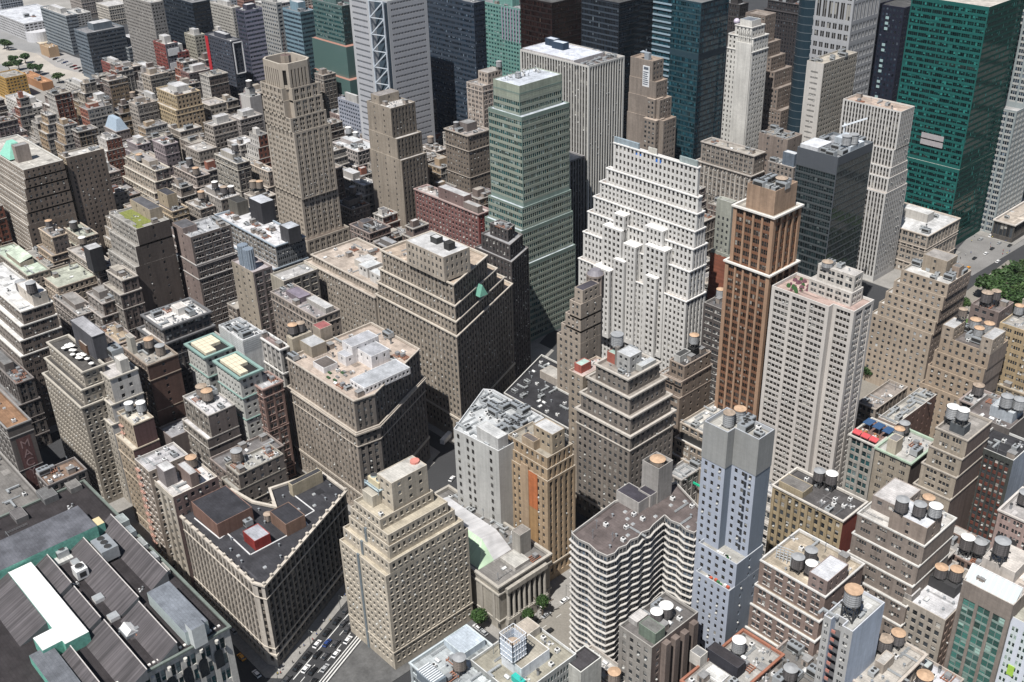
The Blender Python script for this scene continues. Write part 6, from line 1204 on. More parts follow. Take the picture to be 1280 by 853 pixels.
# big brick building, copper roof
r_ = rect(29, 213, 0, 58, 92); 
b = B('copA', "hotel_building", "big brick apartment hotel with white stepped flank and mint copper roof", (29, 213, -26, 60, 88), (.40, .34, .28), S(bay=2.6, n=1, p=1.3, fh=3.3, wh=1.7, sill=1, edge=.5), E=S(bay=3.6, n=1, p=2.2, fh=3.4, wh=1.8, edge=1.2, top=2.6), eCol=(.20, .155, .125), low=[(52, -9, 0, -6, 0), (60, -7, 0, -5, 0), (68, -5, 0, -3.6, 0), (76, -3, 0, -2.2, 0), (82, -1, 0, -1, 0)], rc=(.52, .50, .46), tr=(.66, .65, .62), cat="hotel", dep=26)
q = at(17, 186, 92); x0, x1, y0, y1 = b['r']; mb = MB(); a_ = [(q[0]-9, q[1]-7), (q[0]+9, q[1]-7), (q[0]+9, q[1]+7), (q[0]-9, q[1]+7)]; i_ = offs(a_, 5); mb.quads([[(*a_[k], 88), (*a_[(k+1) % 4], 88), (*i_[(k+1) % 4], 97), (*i_[k], 97)] for k in range(4)], 0); mb.ngon([(x, y, 97) for x, y in i_], 0); mb.build("copper_roof", [plainm((.25, .55, .44), .7, name="mint_copper")], b['top'], b['org'])
bulkw(b, q[0]+10, q[0]+16, q[1]-4, q[1]+5, 87, 98, (.30, .25, .22), (.3, .3, .3), st=None)
b = B('copB', "hotel_building", "second wing of the brick apartment hotel across a dark light court", (82, 198, 72, 106, 88), (.42, .34, .24), S(bay=2.8, n=1, p=1.4, fh=3.4, wh=1.7, sill=1, edge=.5), E=S(bay=3.6, n=1, p=2.2, fh=3.4, wh=1.8, edge=1.2, top=2.6), eCol=(.20, .155, .125), rc=(.55, .53, .50), tr=(.5, .45, .38), cat="hotel", dep=26); clutter(b, 3)
x0, x1, y0, y1 = b['r']; ra = BLD['copA']['r']
b = building("hotel_building", "dark recessed court between the two brick apartment hotel wings", [([(x0-9, y0+5), (x0-.4, y0+5), (x0-.4, y0+24), (x0-9, y0+24)], 84)], (.33, .25, .15), S(bay=3, n=1, p=1.5, fh=3.4, wh=1.7, sill=1), rc=(.4, .38, .34), near=False, cat="hotel")
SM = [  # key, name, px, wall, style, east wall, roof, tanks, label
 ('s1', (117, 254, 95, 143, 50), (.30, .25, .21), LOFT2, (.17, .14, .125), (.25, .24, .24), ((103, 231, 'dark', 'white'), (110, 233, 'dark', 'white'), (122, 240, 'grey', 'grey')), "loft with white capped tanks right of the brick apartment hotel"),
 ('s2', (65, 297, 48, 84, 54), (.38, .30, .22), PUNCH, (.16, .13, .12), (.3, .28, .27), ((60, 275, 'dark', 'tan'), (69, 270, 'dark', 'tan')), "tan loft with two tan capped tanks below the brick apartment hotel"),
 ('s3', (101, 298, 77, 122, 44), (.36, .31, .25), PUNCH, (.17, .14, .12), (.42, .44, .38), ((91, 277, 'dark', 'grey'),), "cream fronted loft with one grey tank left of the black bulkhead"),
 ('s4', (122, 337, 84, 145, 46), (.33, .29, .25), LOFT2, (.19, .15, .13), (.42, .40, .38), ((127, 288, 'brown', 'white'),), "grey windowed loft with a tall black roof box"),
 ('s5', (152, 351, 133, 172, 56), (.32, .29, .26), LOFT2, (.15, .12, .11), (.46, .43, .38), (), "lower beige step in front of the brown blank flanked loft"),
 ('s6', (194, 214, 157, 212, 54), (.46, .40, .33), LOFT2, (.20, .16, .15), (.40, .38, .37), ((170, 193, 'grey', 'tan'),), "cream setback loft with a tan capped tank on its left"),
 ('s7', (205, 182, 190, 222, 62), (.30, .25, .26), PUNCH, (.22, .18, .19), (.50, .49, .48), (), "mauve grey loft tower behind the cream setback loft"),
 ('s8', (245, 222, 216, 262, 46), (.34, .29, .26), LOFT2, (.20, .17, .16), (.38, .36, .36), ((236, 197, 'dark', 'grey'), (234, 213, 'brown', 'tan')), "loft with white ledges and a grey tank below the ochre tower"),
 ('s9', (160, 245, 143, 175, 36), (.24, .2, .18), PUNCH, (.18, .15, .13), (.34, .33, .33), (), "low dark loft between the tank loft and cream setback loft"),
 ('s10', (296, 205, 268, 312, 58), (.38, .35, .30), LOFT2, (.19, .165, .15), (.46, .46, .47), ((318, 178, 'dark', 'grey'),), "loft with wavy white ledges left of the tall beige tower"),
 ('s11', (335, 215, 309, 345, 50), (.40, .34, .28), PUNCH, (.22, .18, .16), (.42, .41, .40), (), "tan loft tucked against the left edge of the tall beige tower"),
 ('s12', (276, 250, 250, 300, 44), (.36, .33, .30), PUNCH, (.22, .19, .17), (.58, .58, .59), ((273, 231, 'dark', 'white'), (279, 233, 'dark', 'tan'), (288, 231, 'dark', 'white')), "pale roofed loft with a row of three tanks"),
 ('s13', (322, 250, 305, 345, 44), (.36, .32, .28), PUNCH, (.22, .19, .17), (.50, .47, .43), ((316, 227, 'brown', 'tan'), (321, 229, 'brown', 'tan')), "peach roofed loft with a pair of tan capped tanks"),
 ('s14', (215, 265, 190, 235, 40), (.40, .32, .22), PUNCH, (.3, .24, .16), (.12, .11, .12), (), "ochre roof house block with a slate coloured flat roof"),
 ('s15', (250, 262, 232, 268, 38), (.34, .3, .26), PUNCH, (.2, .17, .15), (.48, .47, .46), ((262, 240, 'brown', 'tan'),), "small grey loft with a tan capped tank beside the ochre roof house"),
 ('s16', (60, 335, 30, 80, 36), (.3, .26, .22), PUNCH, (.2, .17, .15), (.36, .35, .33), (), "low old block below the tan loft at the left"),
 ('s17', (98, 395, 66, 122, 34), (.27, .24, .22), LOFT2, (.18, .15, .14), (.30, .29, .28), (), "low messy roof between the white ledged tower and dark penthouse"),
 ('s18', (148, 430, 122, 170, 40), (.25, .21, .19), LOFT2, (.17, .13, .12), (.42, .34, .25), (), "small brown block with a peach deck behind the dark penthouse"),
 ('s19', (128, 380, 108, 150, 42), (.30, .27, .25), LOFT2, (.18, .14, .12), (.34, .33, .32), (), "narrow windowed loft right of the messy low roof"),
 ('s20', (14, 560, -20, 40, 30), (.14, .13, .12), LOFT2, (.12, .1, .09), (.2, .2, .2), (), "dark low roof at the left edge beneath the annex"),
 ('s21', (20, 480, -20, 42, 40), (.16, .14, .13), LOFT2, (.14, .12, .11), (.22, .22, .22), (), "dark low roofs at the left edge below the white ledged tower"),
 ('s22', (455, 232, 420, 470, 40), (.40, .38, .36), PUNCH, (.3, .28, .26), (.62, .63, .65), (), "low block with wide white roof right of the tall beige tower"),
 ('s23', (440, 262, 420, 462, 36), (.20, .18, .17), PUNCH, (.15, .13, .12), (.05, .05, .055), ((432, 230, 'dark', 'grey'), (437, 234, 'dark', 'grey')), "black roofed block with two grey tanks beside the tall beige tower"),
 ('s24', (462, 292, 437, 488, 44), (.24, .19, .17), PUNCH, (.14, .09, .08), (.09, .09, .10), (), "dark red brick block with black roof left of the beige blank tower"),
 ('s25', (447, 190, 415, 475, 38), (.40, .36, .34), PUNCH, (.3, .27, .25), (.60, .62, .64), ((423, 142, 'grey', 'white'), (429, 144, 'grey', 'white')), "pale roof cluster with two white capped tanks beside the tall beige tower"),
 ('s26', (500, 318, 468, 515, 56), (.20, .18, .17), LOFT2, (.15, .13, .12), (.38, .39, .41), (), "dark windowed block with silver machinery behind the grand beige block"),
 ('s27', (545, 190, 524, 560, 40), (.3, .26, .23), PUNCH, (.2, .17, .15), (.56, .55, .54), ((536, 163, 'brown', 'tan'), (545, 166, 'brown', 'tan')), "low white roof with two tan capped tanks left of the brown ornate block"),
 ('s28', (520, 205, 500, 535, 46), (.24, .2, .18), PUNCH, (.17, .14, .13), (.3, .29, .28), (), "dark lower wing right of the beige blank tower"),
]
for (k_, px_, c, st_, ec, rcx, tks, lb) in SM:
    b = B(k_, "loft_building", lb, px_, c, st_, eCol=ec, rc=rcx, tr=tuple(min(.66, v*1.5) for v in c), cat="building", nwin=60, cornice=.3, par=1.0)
    if random.random() < .7: bulk(b, random.uniform(.05, .3), random.uniform(.1, .4), random.uniform(.5, .75), random.uniform(.6, .85), random.uniform(3, 5), None, rcx, st=None)
    clutter(b, 6)
    sh_ = " ".join(lb.split()[:7]); sh_ = sh_.split(' with ')[0] if len(sh_.split(' with ')[0].split()) > 1 else sh_
    for (x, y, bd, cp_) in tks: tpx(x, y, px_[4], "the " + TSH.get(k_, sh_), 2.5, bd, cp_, 2.2, b=b) if 'TSH' in globals() else tpx(x, y, px_[4], "the " + sh_, 2.5, bd, cp_, 2.2, b=b)
b = BLD['s4']; q = at(111, 312, 58); bulkw(b, q[0]-3, q[0]+6, q[1]-2, q[1]+6, 45, 60, (.05, .05, .055), (.50, .50, .51), st=None)
b = BLD['s14']; bulk(b, .2, .2, .7, .8, 10, (.44, .36, .25), (.07, .07, .08), st=RARE)

b = B('l60', "loft_tower", "pale fronted loft tower with a planted green roof and a huge brown blank flank", (170, 287, 136, 212, 82), (.42, .39, .35), S(bay=5, n=3, p=.9, m=.25, fh=3.7, wh=1.9, sr=.15, r=.25, edge=.8), E=var(RARE, fh=5), eCol=(.105, .085, .075), low=[(60, -1, 0, -5, 0), (72, 0, 0, -2.5, 0)], rc=(.36, .35, .33), tr=(.52, .50, .46), cat="tower"); x0, x1, y0, y1 = b['r']
mb = MB(); mb.cyl(x0+(x1-x0)*.35, y0+9, 5, 81.05, 81.35, 16, 0); mb.box(x0+2, x1-6, y0+5, y0+13, 81.02, 81.2, 0); mb.box(x1-9, x1-2, y0+2, y0+6, 81.02, 81.25, 0); mb.build("planted_roof", [plainm((.17, .19, .05), .9, var=.35, name="sedum")], b['top'], b['org']); clutter(b, 5)
bulk(b, .1, .62, .8, .98, 7, (.40, .33, .24), (.12, .12, .13), st=RARE)
b = B('l61', "loft_tower", "brown loft tower with white window bands beside the huge blank flank", (238, 297, 216, 288, 74), (.25, .19, .17), RARE, E=S(bay=5.4, n=3, p=1, m=.3, fh=3.8, wh=1.9, blind=.6, edge=.8, sill=1), rc=(.46, .47, .49), tr=(.50, .48, .46), bands=((57, .6, .5), (48, .5, .4)), eCol=(.20, .165, .15), cat="tower", low=[(56, 0, -2.5, -.5, 0)]); bulk(b, .0, .0, .6, .35, 4, (.27, .21, .19), (.13, .13, .14), st=None); clutter(b, 8)
b = B('whr', "office_building", "long white roofed block with two black boxes and steel blue top floors", (344, 308, 269, 381, 58), (.33, .30, .27), LOFT2, E=S(bay=60, n=10, p=1, m=.5, fh=3.8, wh=1.9, edge=.6), eCol=(.19, .20, .21), low=[(44, 0, 0, -3, 0)], rc=(.66, .66, .68), tr=(.36, .42, .48), cat="building"); x0, x1, y0, y1 = b['r']
pbox(b, ((311, 247), (326, 255), (341, 249)), 57, 71, col=(.045, .045, .05), rc=(.52, .54, .58), st=None, name="black_box"); pbox(b, ((349, 281), (362, 286), (372, 280)), 57, 67, col=(.07, .07, .075), rc=(.50, .53, .57), st=None, name="black_box"); pbox(b, ((285, 248), (296, 254), (306, 248)), 57, 66, col=(.14, .13, .11), rc=(.06, .06, .06), st=None); clutter(b, 12)
b = B('ribt', "loft_tower", "tan sided tower with a ribbed steel tank cluster above purplish brick", (316, 341, 289, 340, 70), (.40, .34, .265), var(SPARSE, bay=7), E=LOFT2, eCol=(.20, .165, .165), rc=(.46, .42, .43), tr=(.36, .3, .28), cat="tower")
for q_ in ((303, 308), (310, 313)):
    q = at(*q_, 80); mb = MB(); mb.cyl(q[0], q[1], 2.8, 69, 81, 14, 0)
    for k in range(14): a = k*math.pi/7; mb.box(q[0]+2.85*math.cos(a)-.15, q[0]+2.85*math.cos(a)+.15, q[1]+2.85*math.sin(a)-.15, q[1]+2.85*math.sin(a)+.15, 69, 81, 1)
    mb.build("ribbed_tank", [plainm((.20, .24, .29), .5), plainm((.36, .42, .48), .4)], b['top'], b['org'])
x0, x1, y0, y1 = b['r']
W = MB(); W.quads([[(x1+.4, y1-2, 0), (x1+15, y1-2, 0), (x1+12, y1-2, 66), (x1+.4, y1-2, 70)]], 0); pl = [(x1+.4, y1-2), (x1+14, y1-2), (x1+14, y1+20), (x1+.4, y1+20)]
b = building("loft_building", "plain tan party wall block right of the ribbed steel tank tower", [(pl, 66)], (.40, .36, .29), None, E=LOFT2, eCol=(.18, .165, .15), rc=(.45, .44, .43), cat="building", near=False); clutter(b, 4)
# tall beige tower
rN = rect(357, 115, 325, 399, 130); x0, x1, y0, y1 = rN
def notch(w, e, s, n, k=4.5):
    a, b_, c, d = ins(rN, w, e, s, n); return [(a, c), (b_-k, c), (b_-k, c+k), (b_, c+k), (b_, d), (a, d)]
b = building("office_tower", "tall beige deco tower with a fluted crown and sunken roof", [(rp(ins(rN, -2, -8, -3, -6)), 32), (rp(ins(rN, 0, -2.5, 0, -4)), 60), (rp(ins(rN, 0, -3.5, 0, -3)), 104), (rp(ins(rN, 0, -1.5, 0, -2)), 113), (notch(0, -.4, 0, -1), 123), (notch(0, 0, 0, 0), 131)], (.44, .38, .31), S(bay=4.6, n=2, p=1.6, m=.5, fh=3.6, wh=2.1, sr=.2, r=.3, edge=.9, top=1.4), rc=(.16, .13, .11), tr=(.46, .41, .34), gl=GBR, par=1.2, cat="tower", dirt=.6); BLD['nel'] = b
R_ = ins(rN, 1.2, 2.2, 1.2, 1.5); cr = offs([(R_[0]+4, R_[2]), (R_[1]-4, R_[2]), (R_[1], R_[2]+4), (R_[1], R_[3]-4), (R_[1]-4, R_[3]), (R_[0]+4, R_[3]), (R_[0], R_[3]-4), (R_[0], R_[2]+4)], 0)
W = MB(); win = []; n_ = 8
for i in range(n_): facade(W, cr[i], cr[(i+1) % n_], 129.9, 146, S(bay=2.6, n=1, p=1.5, fh=11, wh=8.5, top=4, sr=.5, r=.3, edge=.9), win)
panes(W, win, 3); inn = offs(cr, 1.4)
for i in range(n_): j = (i+1) % n_; W.quads([[(*cr[i], 146), (*cr[j], 146), (*inn[j], 146), (*inn[i], 146)], [(*inn[i], 140), (*inn[j], 140), (*inn[j], 146), (*inn[i], 146)]], 2)
W.ngon([(x, y, 140) for x, y in inn], 5); W.build("fluted_crown", b['mats']+[roofm((.12, .09, .08))], b['top'], b['org'])
cx_, cy_ = (R_[0]+R_[1])/2, (R_[2]+R_[3])/2; mb = MB(); mb.cyl(cx_, cy_, 3.4, 140, 148, 8, 0, mt=1); mb.bar((cx_, cy_, 148), (cx_, cy_, 162), .14, 1); mb.build("mast_house", [wallm((.36, .30, .24)), plainm((.14, .1, .09), .7)], b['top'], b['org'])
b = B('bt2', "office_tower", "dark beige slab tower with a blank side and stepping dark terraces", (488, 136, 458, 519, 104), (.33, .28, .225), RARE, E=S(bay=3.0, n=1, p=1.4, fh=3.6, wh=1.9, sr=.2), low=[(70, 0, -9, -1, 0), (84, 0, -5, -.5, 0)], rc=(.52, .50, .48), tr=(.40, .35, .29), eCol=(.17, .145, .12), cat="tower"); bulk(b, .1, .1, .45, .9, 6, None, (.3, .28, .27), st=RARE); clutter(b, 6)
b = B('rbr', "office_building", "long red brick block with pale roof houses and bright cornice left of the banded tower", (598, 268, 518, 614, 50), (.24, .11, .10), S(bay=3.4, n=1, p=1.7, fh=3.6, wh=1.9, blind=.5, sill=1), rc=(.52, .48, .46), tr=(.42, .30, .28), cornice=.6, eCol=(.30, .075, .07), cat="building"); bulk(b, .35, .2, .75, .8, 8, (.22, .15, .14), (.52, .52, .53), st=RARE); bulk(b, .76, .1, .97, .5, 5, (.24, .2, .18), (.5, .5, .5), st=None); clutter(b, 5)
b = B('brd', "office_building", "dark brown ornate block with white trimmed roof left of the banded tower", (585, 170, 556, 612, 72), (.22, .18, .145), S(bay=3.2, n=1, p=1.7, fh=3.8, wh=1.9), rc=(.40, .36, .34), tr=(.40, .35, .30), cornice=.7, bands=((60, .5, .5), (40, .4, .4)), cat="building"); bulk(b, .3, .35, .65, .8, 6, (.2, .17, .16), (.3, .3, .3), st=None); clutter(b, 6); tpx(570, 152, 74, "the dark brown ornate block", 2.4, 'dark', 'grey', 2)
b = B('bei2', "office_tower", "pinkish beige tower with roof machinery just left of the banded tower", (603, 108, 583, 616, 96), (.46, .38, .32), PUNCH2, rc=(.44, .40, .37), tr=(.52, .45, .4), cat="tower", nwin=60, dep=24); bulk(b, .3, .3, .9, .9, 9, (.45, .38, .32), (.4, .38, .36), st=PUNCH); clutter(b, 6); tpx(630, 76, 108, "the pinkish beige tower", 2.6, 'grey', 'grey', 2)

# ============================================================ far top
rY = rect(474, 4, 436, 533, 150); x0, x1, y0, y1 = rY; kx, ky = (x1-x0)*.36, (y1-y0)*.16
stY = S(bay=60, n=3, p=3.2, m=.3, fh=4.6, wh=1.5, r=.3, edge=1.5, top=1, hd=1.5, blind=.1)
b = building("office_tower", "tall silver screened tower with a cross braced corner notch", [([(x0, y0), (x1-kx, y0), (x1-kx, y0+ky), (x1, y0+ky), (x1, y1), (x0, y1)], 150)], (.47, .48, .50), stY, rc=(.3, .3, .3), sp=(.44, .45, .48), tr=(.5, .52, .55), gl=GN, dirt=.25, cat="tower", nwin=70)
mb = MB(); mb.box(x1-kx+.05, x1-.3, y0+ky*.75, y0+ky-.05, 0, 149, 1)
for k in range(12):
    z_ = k*12.5; mb.bar((x1-kx, y0+.4, z_), (x1-.5, y0+ky*.5, z_+12.5), .4, 0); mb.bar((x1-kx, y0+.4, z_+12.5), (x1-.5, y0+ky*.5, z_+12.5), .28, 0)
for (a_, c2) in ((x1-kx, y0+.4), (x1-.5, y0+ky*.5)): mb.bar((a_, c2, 0), (a_, c2, 150), .45, 0)
mb.build("cross_bracing", [plainm((.55, .60, .66), .4), plainm((.05, .075, .10), .3)], b['top'], b['org'])
FAR = [ # name, px, wall, glass, style, label, east colour
 ("office_tower", (592, 4, 530, 606, 140), (.045, .06, .085), GN, 'rib', "dark navy tower with fine pale floor lines right of the silver screened tower", (.02, .03, .05)),
 ("hotel_tower", (652, 12, 598, 669, 124), (.16, .32, .29), GT, 'grid', "teal hotel tower with white fins and a lavender upper grid", (.10, .24, .22)),
 ("office_tower", (427, 8, 390, 442, 118), (.10, .16, .155), GT, 'rib', "stepped green glass tower with thin reddish terraces", (.03, .05, .05)),
 ("apartment_tower", (375, 16, 352, 393, 104), (.20, .30, .36), GN, 'rib', "light blue glass tower with white ribbon floors behind the fluted crown", (.10, .18, .21)),
 ("apartment_tower", (345, 4, 326, 352, 124), (.36, .36, .35), GN, 'grid', "grey gridded apartment tower behind the lavender slab", (.30, .31, .31)),
 ("office_slab", (305, 14, 294, 328, 104), (.07, .07, .10), GN, 'rib', "slab with a plain lavender side wall behind the tall beige tower", (.30, .29, .37)),
 ("hotel_tower", (288, 52, 256, 301, 86), (.07, .075, .095), GN, 'grid', "charcoal hotel tower with a white outlined panel and red left edge", (.05, .055, .07)),
 ("office_tower", (240, 4, 200, 262, 90), (.025, .035, .05), GB, 'rib', "dark blue black glass block at the top left", (.018, .025, .035)),
 ("apartment_tower", (188, 4, 152, 204, 96), (.30, .285, .27), GBR, 'grid', "grey brown gridded apartment tower left of the dark blue black block", (.26, .25, .24)),
 ("apartment_building", (290, 10, 262, 300, 66), (.44, .42, .38), GBR, 'grid', "pale low apartment tower between dark block and lavender slab", (.40, .38, .35)),
 ("office_building", (82, 20, 50, 96, 46), (.26, .29, .31), GN, 'rib', "pale grey office block with ribbon windows in the far left distance", (.2, .22, .24)),
 ("office_building", (108, 42, 92, 155, 52), (.16, .19, .22), GN, 'rib', "grey glass block with a dark side wall beside the excavated lot", (.09, .10, .115)),
 ("low_building", (160, 60, 137, 196, 30), (.28, .30, .31), GN, 'rib', "low pale roofed glass hall behind the cream apartment block", (.19, .21, .23)),
 ("apartment_building", (206, 56, 191, 222, 62), (.24, .075, .065), GBR, 'grid', "red brick tower with white roof boxes and white panelled corner", (.16, .16, .18)),
 ("apartment_building", (222, 66, 208, 236, 52), (.26, .085, .075), GBR, 'grid', "second red brick block right of the white panelled tower", (.26, .085, .075)),
 ("apartment_building", (243, 45, 230, 256, 60), (.40, .38, .31), GBR, 'grid', "yellowish narrow apartment block beside the red edged hotel", (.36, .34, .28)),
 ("hotel_tower", (236, 92, 225, 266, 52), (.25, .14, .13), GBR, 'grid', "brick hotel with a dark gridded flank under the charcoal hotel tower", (.12, .115, .12)),
 ("apartment_building", (187, 92, 161, 205, 44), (.50, .48, .43), GBR, 'band', "cream apartment block with dark balcony bands and a roof tower", (.50, .48, .44)),
 ("apartment_building", (148, 84, 126, 158, 38), (.25, .09, .08), GBR, 'grid', "stepped red brick block left of the cream balcony apartments", (.25, .10, .09)),
 ("office_building", (220, 120, 195, 250, 66), (.44, .34, .20), GBR, 'punch', "ochre stone tower with a white roof house", (.40, .30, .19)),
 ("office_building", (196, 128, 172, 204, 52), (.40, .36, .30), GBR, 'punch', "pale stone setback wing left of the ochre tower", (.28, .24, .2)),
 ("apartment_building", (108, 112, 80, 116, 34), (.50, .48, .45), GBR, 'band', "white terraced apartment block with a tall blank roof tower", (.44, .43, .42)),
 ("apartment_building", (38, 136, 6, 60, 34), (.54, .52, .49), GBR, 'band', "white apartment block with dark balconies and yellow roof marks", (.50, .48, .45)),
 ("office_building", (120, 128, 108, 140, 50), (.27, .22, .18), GBR, 'fins', "brown finned old tower in front of the white terraced apartments", (.24, .2, .17)),
 ("low_building", (96, 152, 84, 104, 26), (.44, .44, .44), GBR, 'blank', "pale grey blank walled block with a red stripe", (.42, .42, .45)),
 ("office_building", (145, 165, 130, 162, 44), (.30, .26, .24), GBR, 'punch', "loft with a pale blue mansard and small dormers", (.24, .2, .19)),
 ("apartment_building", (116, 222, 100, 150, 50), (.26, .21, .19), GBR, 'punch', "long brown terrace of narrow lofts stepping down the street", (.19, .16, .14)),
 ("office_building", (172, 182, 158, 188, 46), (.30, .27, .28), GBR, 'punch', "mauve windowed loft behind the dark brown finned tower", (.24, .21, .23)),
 ("office_building", (266, 158, 254, 296, 58), (.34, .3, .26), GBR, 'punch', "tan loft left of the white ledge loft, beneath the charcoal hotel", (.22, .19, .17)),
 ("low_building", (172, 140, 155, 185, 32), (.26, .15, .13), GBR, 'punch', "small maroon block with two roof tanks behind the mansard", (.2, .12, .1)),
 ("office_building", (300, 150, 285, 328, 50), (.30, .27, .25), GBR, 'punch', "grey loft with a snowy roof at the left foot of the fluted tower", (.2, .18, .17)),
 ("low_building", (312, 122, 300, 326, 58), (.52, .50, .48), GBR, 'blank', "white house with a green topped tank beside the fluted tower", (.4, .38, .37)),
 ("low_building", (428, 120, 398, 445, 42), (.10, .09, .09), GBR, 'blank', "dark flat roofed theatre block right of the fluted crown", (.08, .07, .07)),
 ("office_building", (455, 133, 422, 460, 52), (.34, .36, .42), GN, 'grid', "pale blue gridded block below the silver screened tower", (.2, .2, .22)),
 ("low_building", (440, 150, 412, 452, 34), (.30, .22, .2), GBR, 'punch', "low brown block with dark windows right of the fluted tower", (.2, .15, .13)),
 ("low_building", (560, 140, 538, 590, 26), (.05, .06, .08), GN, 'rib', "low navy podium with a planted strip below the navy tower", (.04, .05, .06)),
 ("office_building", (740, 24, 702, 762, 60), (.44, .40, .34), GBR, 'punch', "distant tan roofscape between the near black and black glass towers", (.36, .33, .28)),
 ("office_building", (716, 12, 698, 728, 70), (.50, .48, .46), GBR, 'punch', "far white roofed block above the pinstriped tower", (.42, .4, .38)),
 ("office_tower", (1000, 6, 960, 1012, 104), (.045, .04, .042), GB, 'punch', "dark brown black tower behind the rounded glass tower", (.03, .03, .03)),
 ("office_tower", (925, 6, 905, 936, 96), (.05, .045, .045), GB, 'punch', "shadowy black tower left of the clock tower", (.04, .035, .035)),
 ("low_building", (1110, 60, 1098, 1125, 40), (.3, .12, .1), GBR, 'punch', "small red roofed building glimpsed left of the navy black tower", (.25, .1, .08)),
]
STF = {'rib': S(bay=60, n=20, p=.4, m=.1, fh=4.0, wh=2.0, r=.15, edge=.2, top=1.5, blind=.2), 'grid': S(bay=3.4, n=1, p=1.3, fh=3.4, wh=1.8, r=.3, edge=.6, top=1.5), 'punch': PUNCH, 'band': S(bay=5.2, n=1, p=1.6, fh=3.2, wh=1.7, r=.9, edge=.6), 'fins': S(bay=2.4, n=1, p=.9, fh=3.6, wh=2.6, sr=.9, r=.1), 'blank': None}
FB = []
for (nm, px_, c, g_, st_, lb, ec) in FAR:
    big = (px_[3]-px_[2]) > 45
    b = B('f'+lb[:12], nm, lb, px_, c, STF[st_], gl=g_, eCol=ec, rc=(.5, .48, .46) if c[0] > .2 else (.25, .25, .26), near=big, nwin=60, cat="tower" if 'tower' in nm else "building", dirt=.6 if c[0] > .1 else .3, tr=tuple(min(.66, v*1.3+.03) for v in c), par=1.0)
    FB.append(b); b['lb'] = lb
    if 'low' not in nm or True:
        bulk(b, .25, .3, .7, .8, random.uniform(4, 8), (.5, .49, .47) if c[0] > .2 else None, (.56, .56, .57), st=None)
    clutter(b, 4)
def fb(s): return [b for b in FB if b['lb'].startswith(s)][0]
b = fb("charcoal hotel"); x0, x1, y0, y1 = b['r']; mb = MB(); 
for (A_, C_) in (((x1+.4, y0+2, 84), (x1+.4, y0+11, 84)), ((x1+.4, y0+2, 56), (x1+.4, y0+11, 56)), ((x1+.4, y0+2, 84), (x1+.4, y0+2, 56)), ((x1+.4, y0+11, 84), (x1+.4, y0+11, 56))): mb.bar(A_, C_, .4, 0)
mb.build("white_outline", [plainm((.7, .7, .72), .5)], b['top'], b['org']); mb = MB(); mb.box(x0-.3, x0+5, y0-.5, y0-.1, 0, 84, 0); mb.build("red_edge", [plainm((.45, .02, .03), .6)], b['top'], b['org'])
b = fb("teal hotel"); x0, x1, y0, y1 = b['r']; mb = MB()
for k in (0, 2.6, 6.5): mb.box(x0+k, x0+k+1.4, y0-.8, y0-.1, 0, 124, 0)
for k in range(7): xx = x0+(x1-x0)*(.55+.065*k); mb.box(xx, xx+.8, y0-.6, y0-.1, 96, 123, 1)
mb.build("fins", [plainm((.74, .74, .76), .5), plainm((.42, .34, .46), .5)], b['top'], b['org'])
b = fb("red brick tower"); x0, x1, y0, y1 = b['r']; mb = MB()
for k in range(4): mb.box(x1-.3, x1+.5, y0+2, y1, 50-k*14, 57-k*14, 0)
mb.build("white_panels", [plainm((.70, .70, .70), .6)], b['top'], b['org'])
b = fb("pale grey blank"); x0, x1, y0, y1 = b['r']; mb = MB(); mb.box(x0-.3, x0+3, y0-.4, y0-.1, 0, 25, 0); mb.build("red_stripe", [plainm((.30, .03, .03), .6)], b['top'], b['org'])
b = fb("loft with a pale blue"); x0, x1, y0, y1 = b['r']; o = offs(rp(b['r']), .5); i_ = offs(rp(b['r']), 4); mb = MB(); mb.quads([[(*o[k], 43.5), (*o[(k+1) % 4], 43.5), (*i_[(k+1) % 4], 53), (*i_[k], 53)] for k in range(4)], 0); mb.ngon([(x, y, 53) for x, y in i_], 0); mb.build("mansard_roof", [plainm((.34, .42, .50), .6)], b['top'], b['org'])
b = fb("stepped green glass"); x0, x1, y0, y1 = b['r']; mb = MB(); 
for (h_, e_) in ((56, 12), (84, 6)): mb.box(x0-2, x1+e_, y0-e_*.6, y1, 0, h_, 0, 1)
mb.build("stepped_base", [glassm((.05, .085, .08), (.1, .13, .12)), plainm((.34, .18, .14), .8)], b['top'], b['org'])
tpx(312, 108, 58, "the white house by the fluted tower", 2.6, 'dark', 'white', 2)
for (x, y, c) in ((160, 117, 'tan'), (178, 112, 'tan')): tpx(x, y, 33, "the small maroon block", 2.6, 'brown', c, 3)

# lots of distant low buildings beyond, each its own
def distant(px, py, w_, d_, h_, c, rc_, lb, st_='punch', name="low_building"):
    q = at(px, py, h_); r_ = (q[0]-w_, q[0], q[1], q[1]+d_)
    b = building(name, lb, [(rp(r_), h_)], c, STF[st_], rc=rc_, near=False, cat="building", gl=GBR, dirt=.6); b['r'] = r_; clutter(b, 4, big=1.3); return b
b = distant(30, 30, 110, 60, 22, (.46, .46, .47), (.62, .64, .68), "huge low hall with white roofs and pale curved end at the far left", 'band')
x0, x1, y0, y1 = b['r']; mb = MB(); mb.cyl(x1+2, y0+14, 15, 0, 12, 24, 0); mb.build("curved_end", [plainm((.56, .56, .58), .6)], b['top'], b['org'])
distant(6, 98, 30, 22, 24, (.42, .26, .08), (.35, .33, .3), "yellow construction frame building at the far left edge", 'grid')
distant(52, 104, 60, 12, 9, (.36, .19, .10), (.44, .24, .13), "low rust brown ramp structure beside the rail cutting", 'blank')
distant(75, 140, 30, 26, 22, (.30, .18, .15), (.36, .34, .33), "reddish walk-up row between the two white apartment blocks")
distant(60, 60, 26, 12, 12, (.42, .28, .16), (.4, .3, .2), "small tan shed near the excavated lot", 'blank')
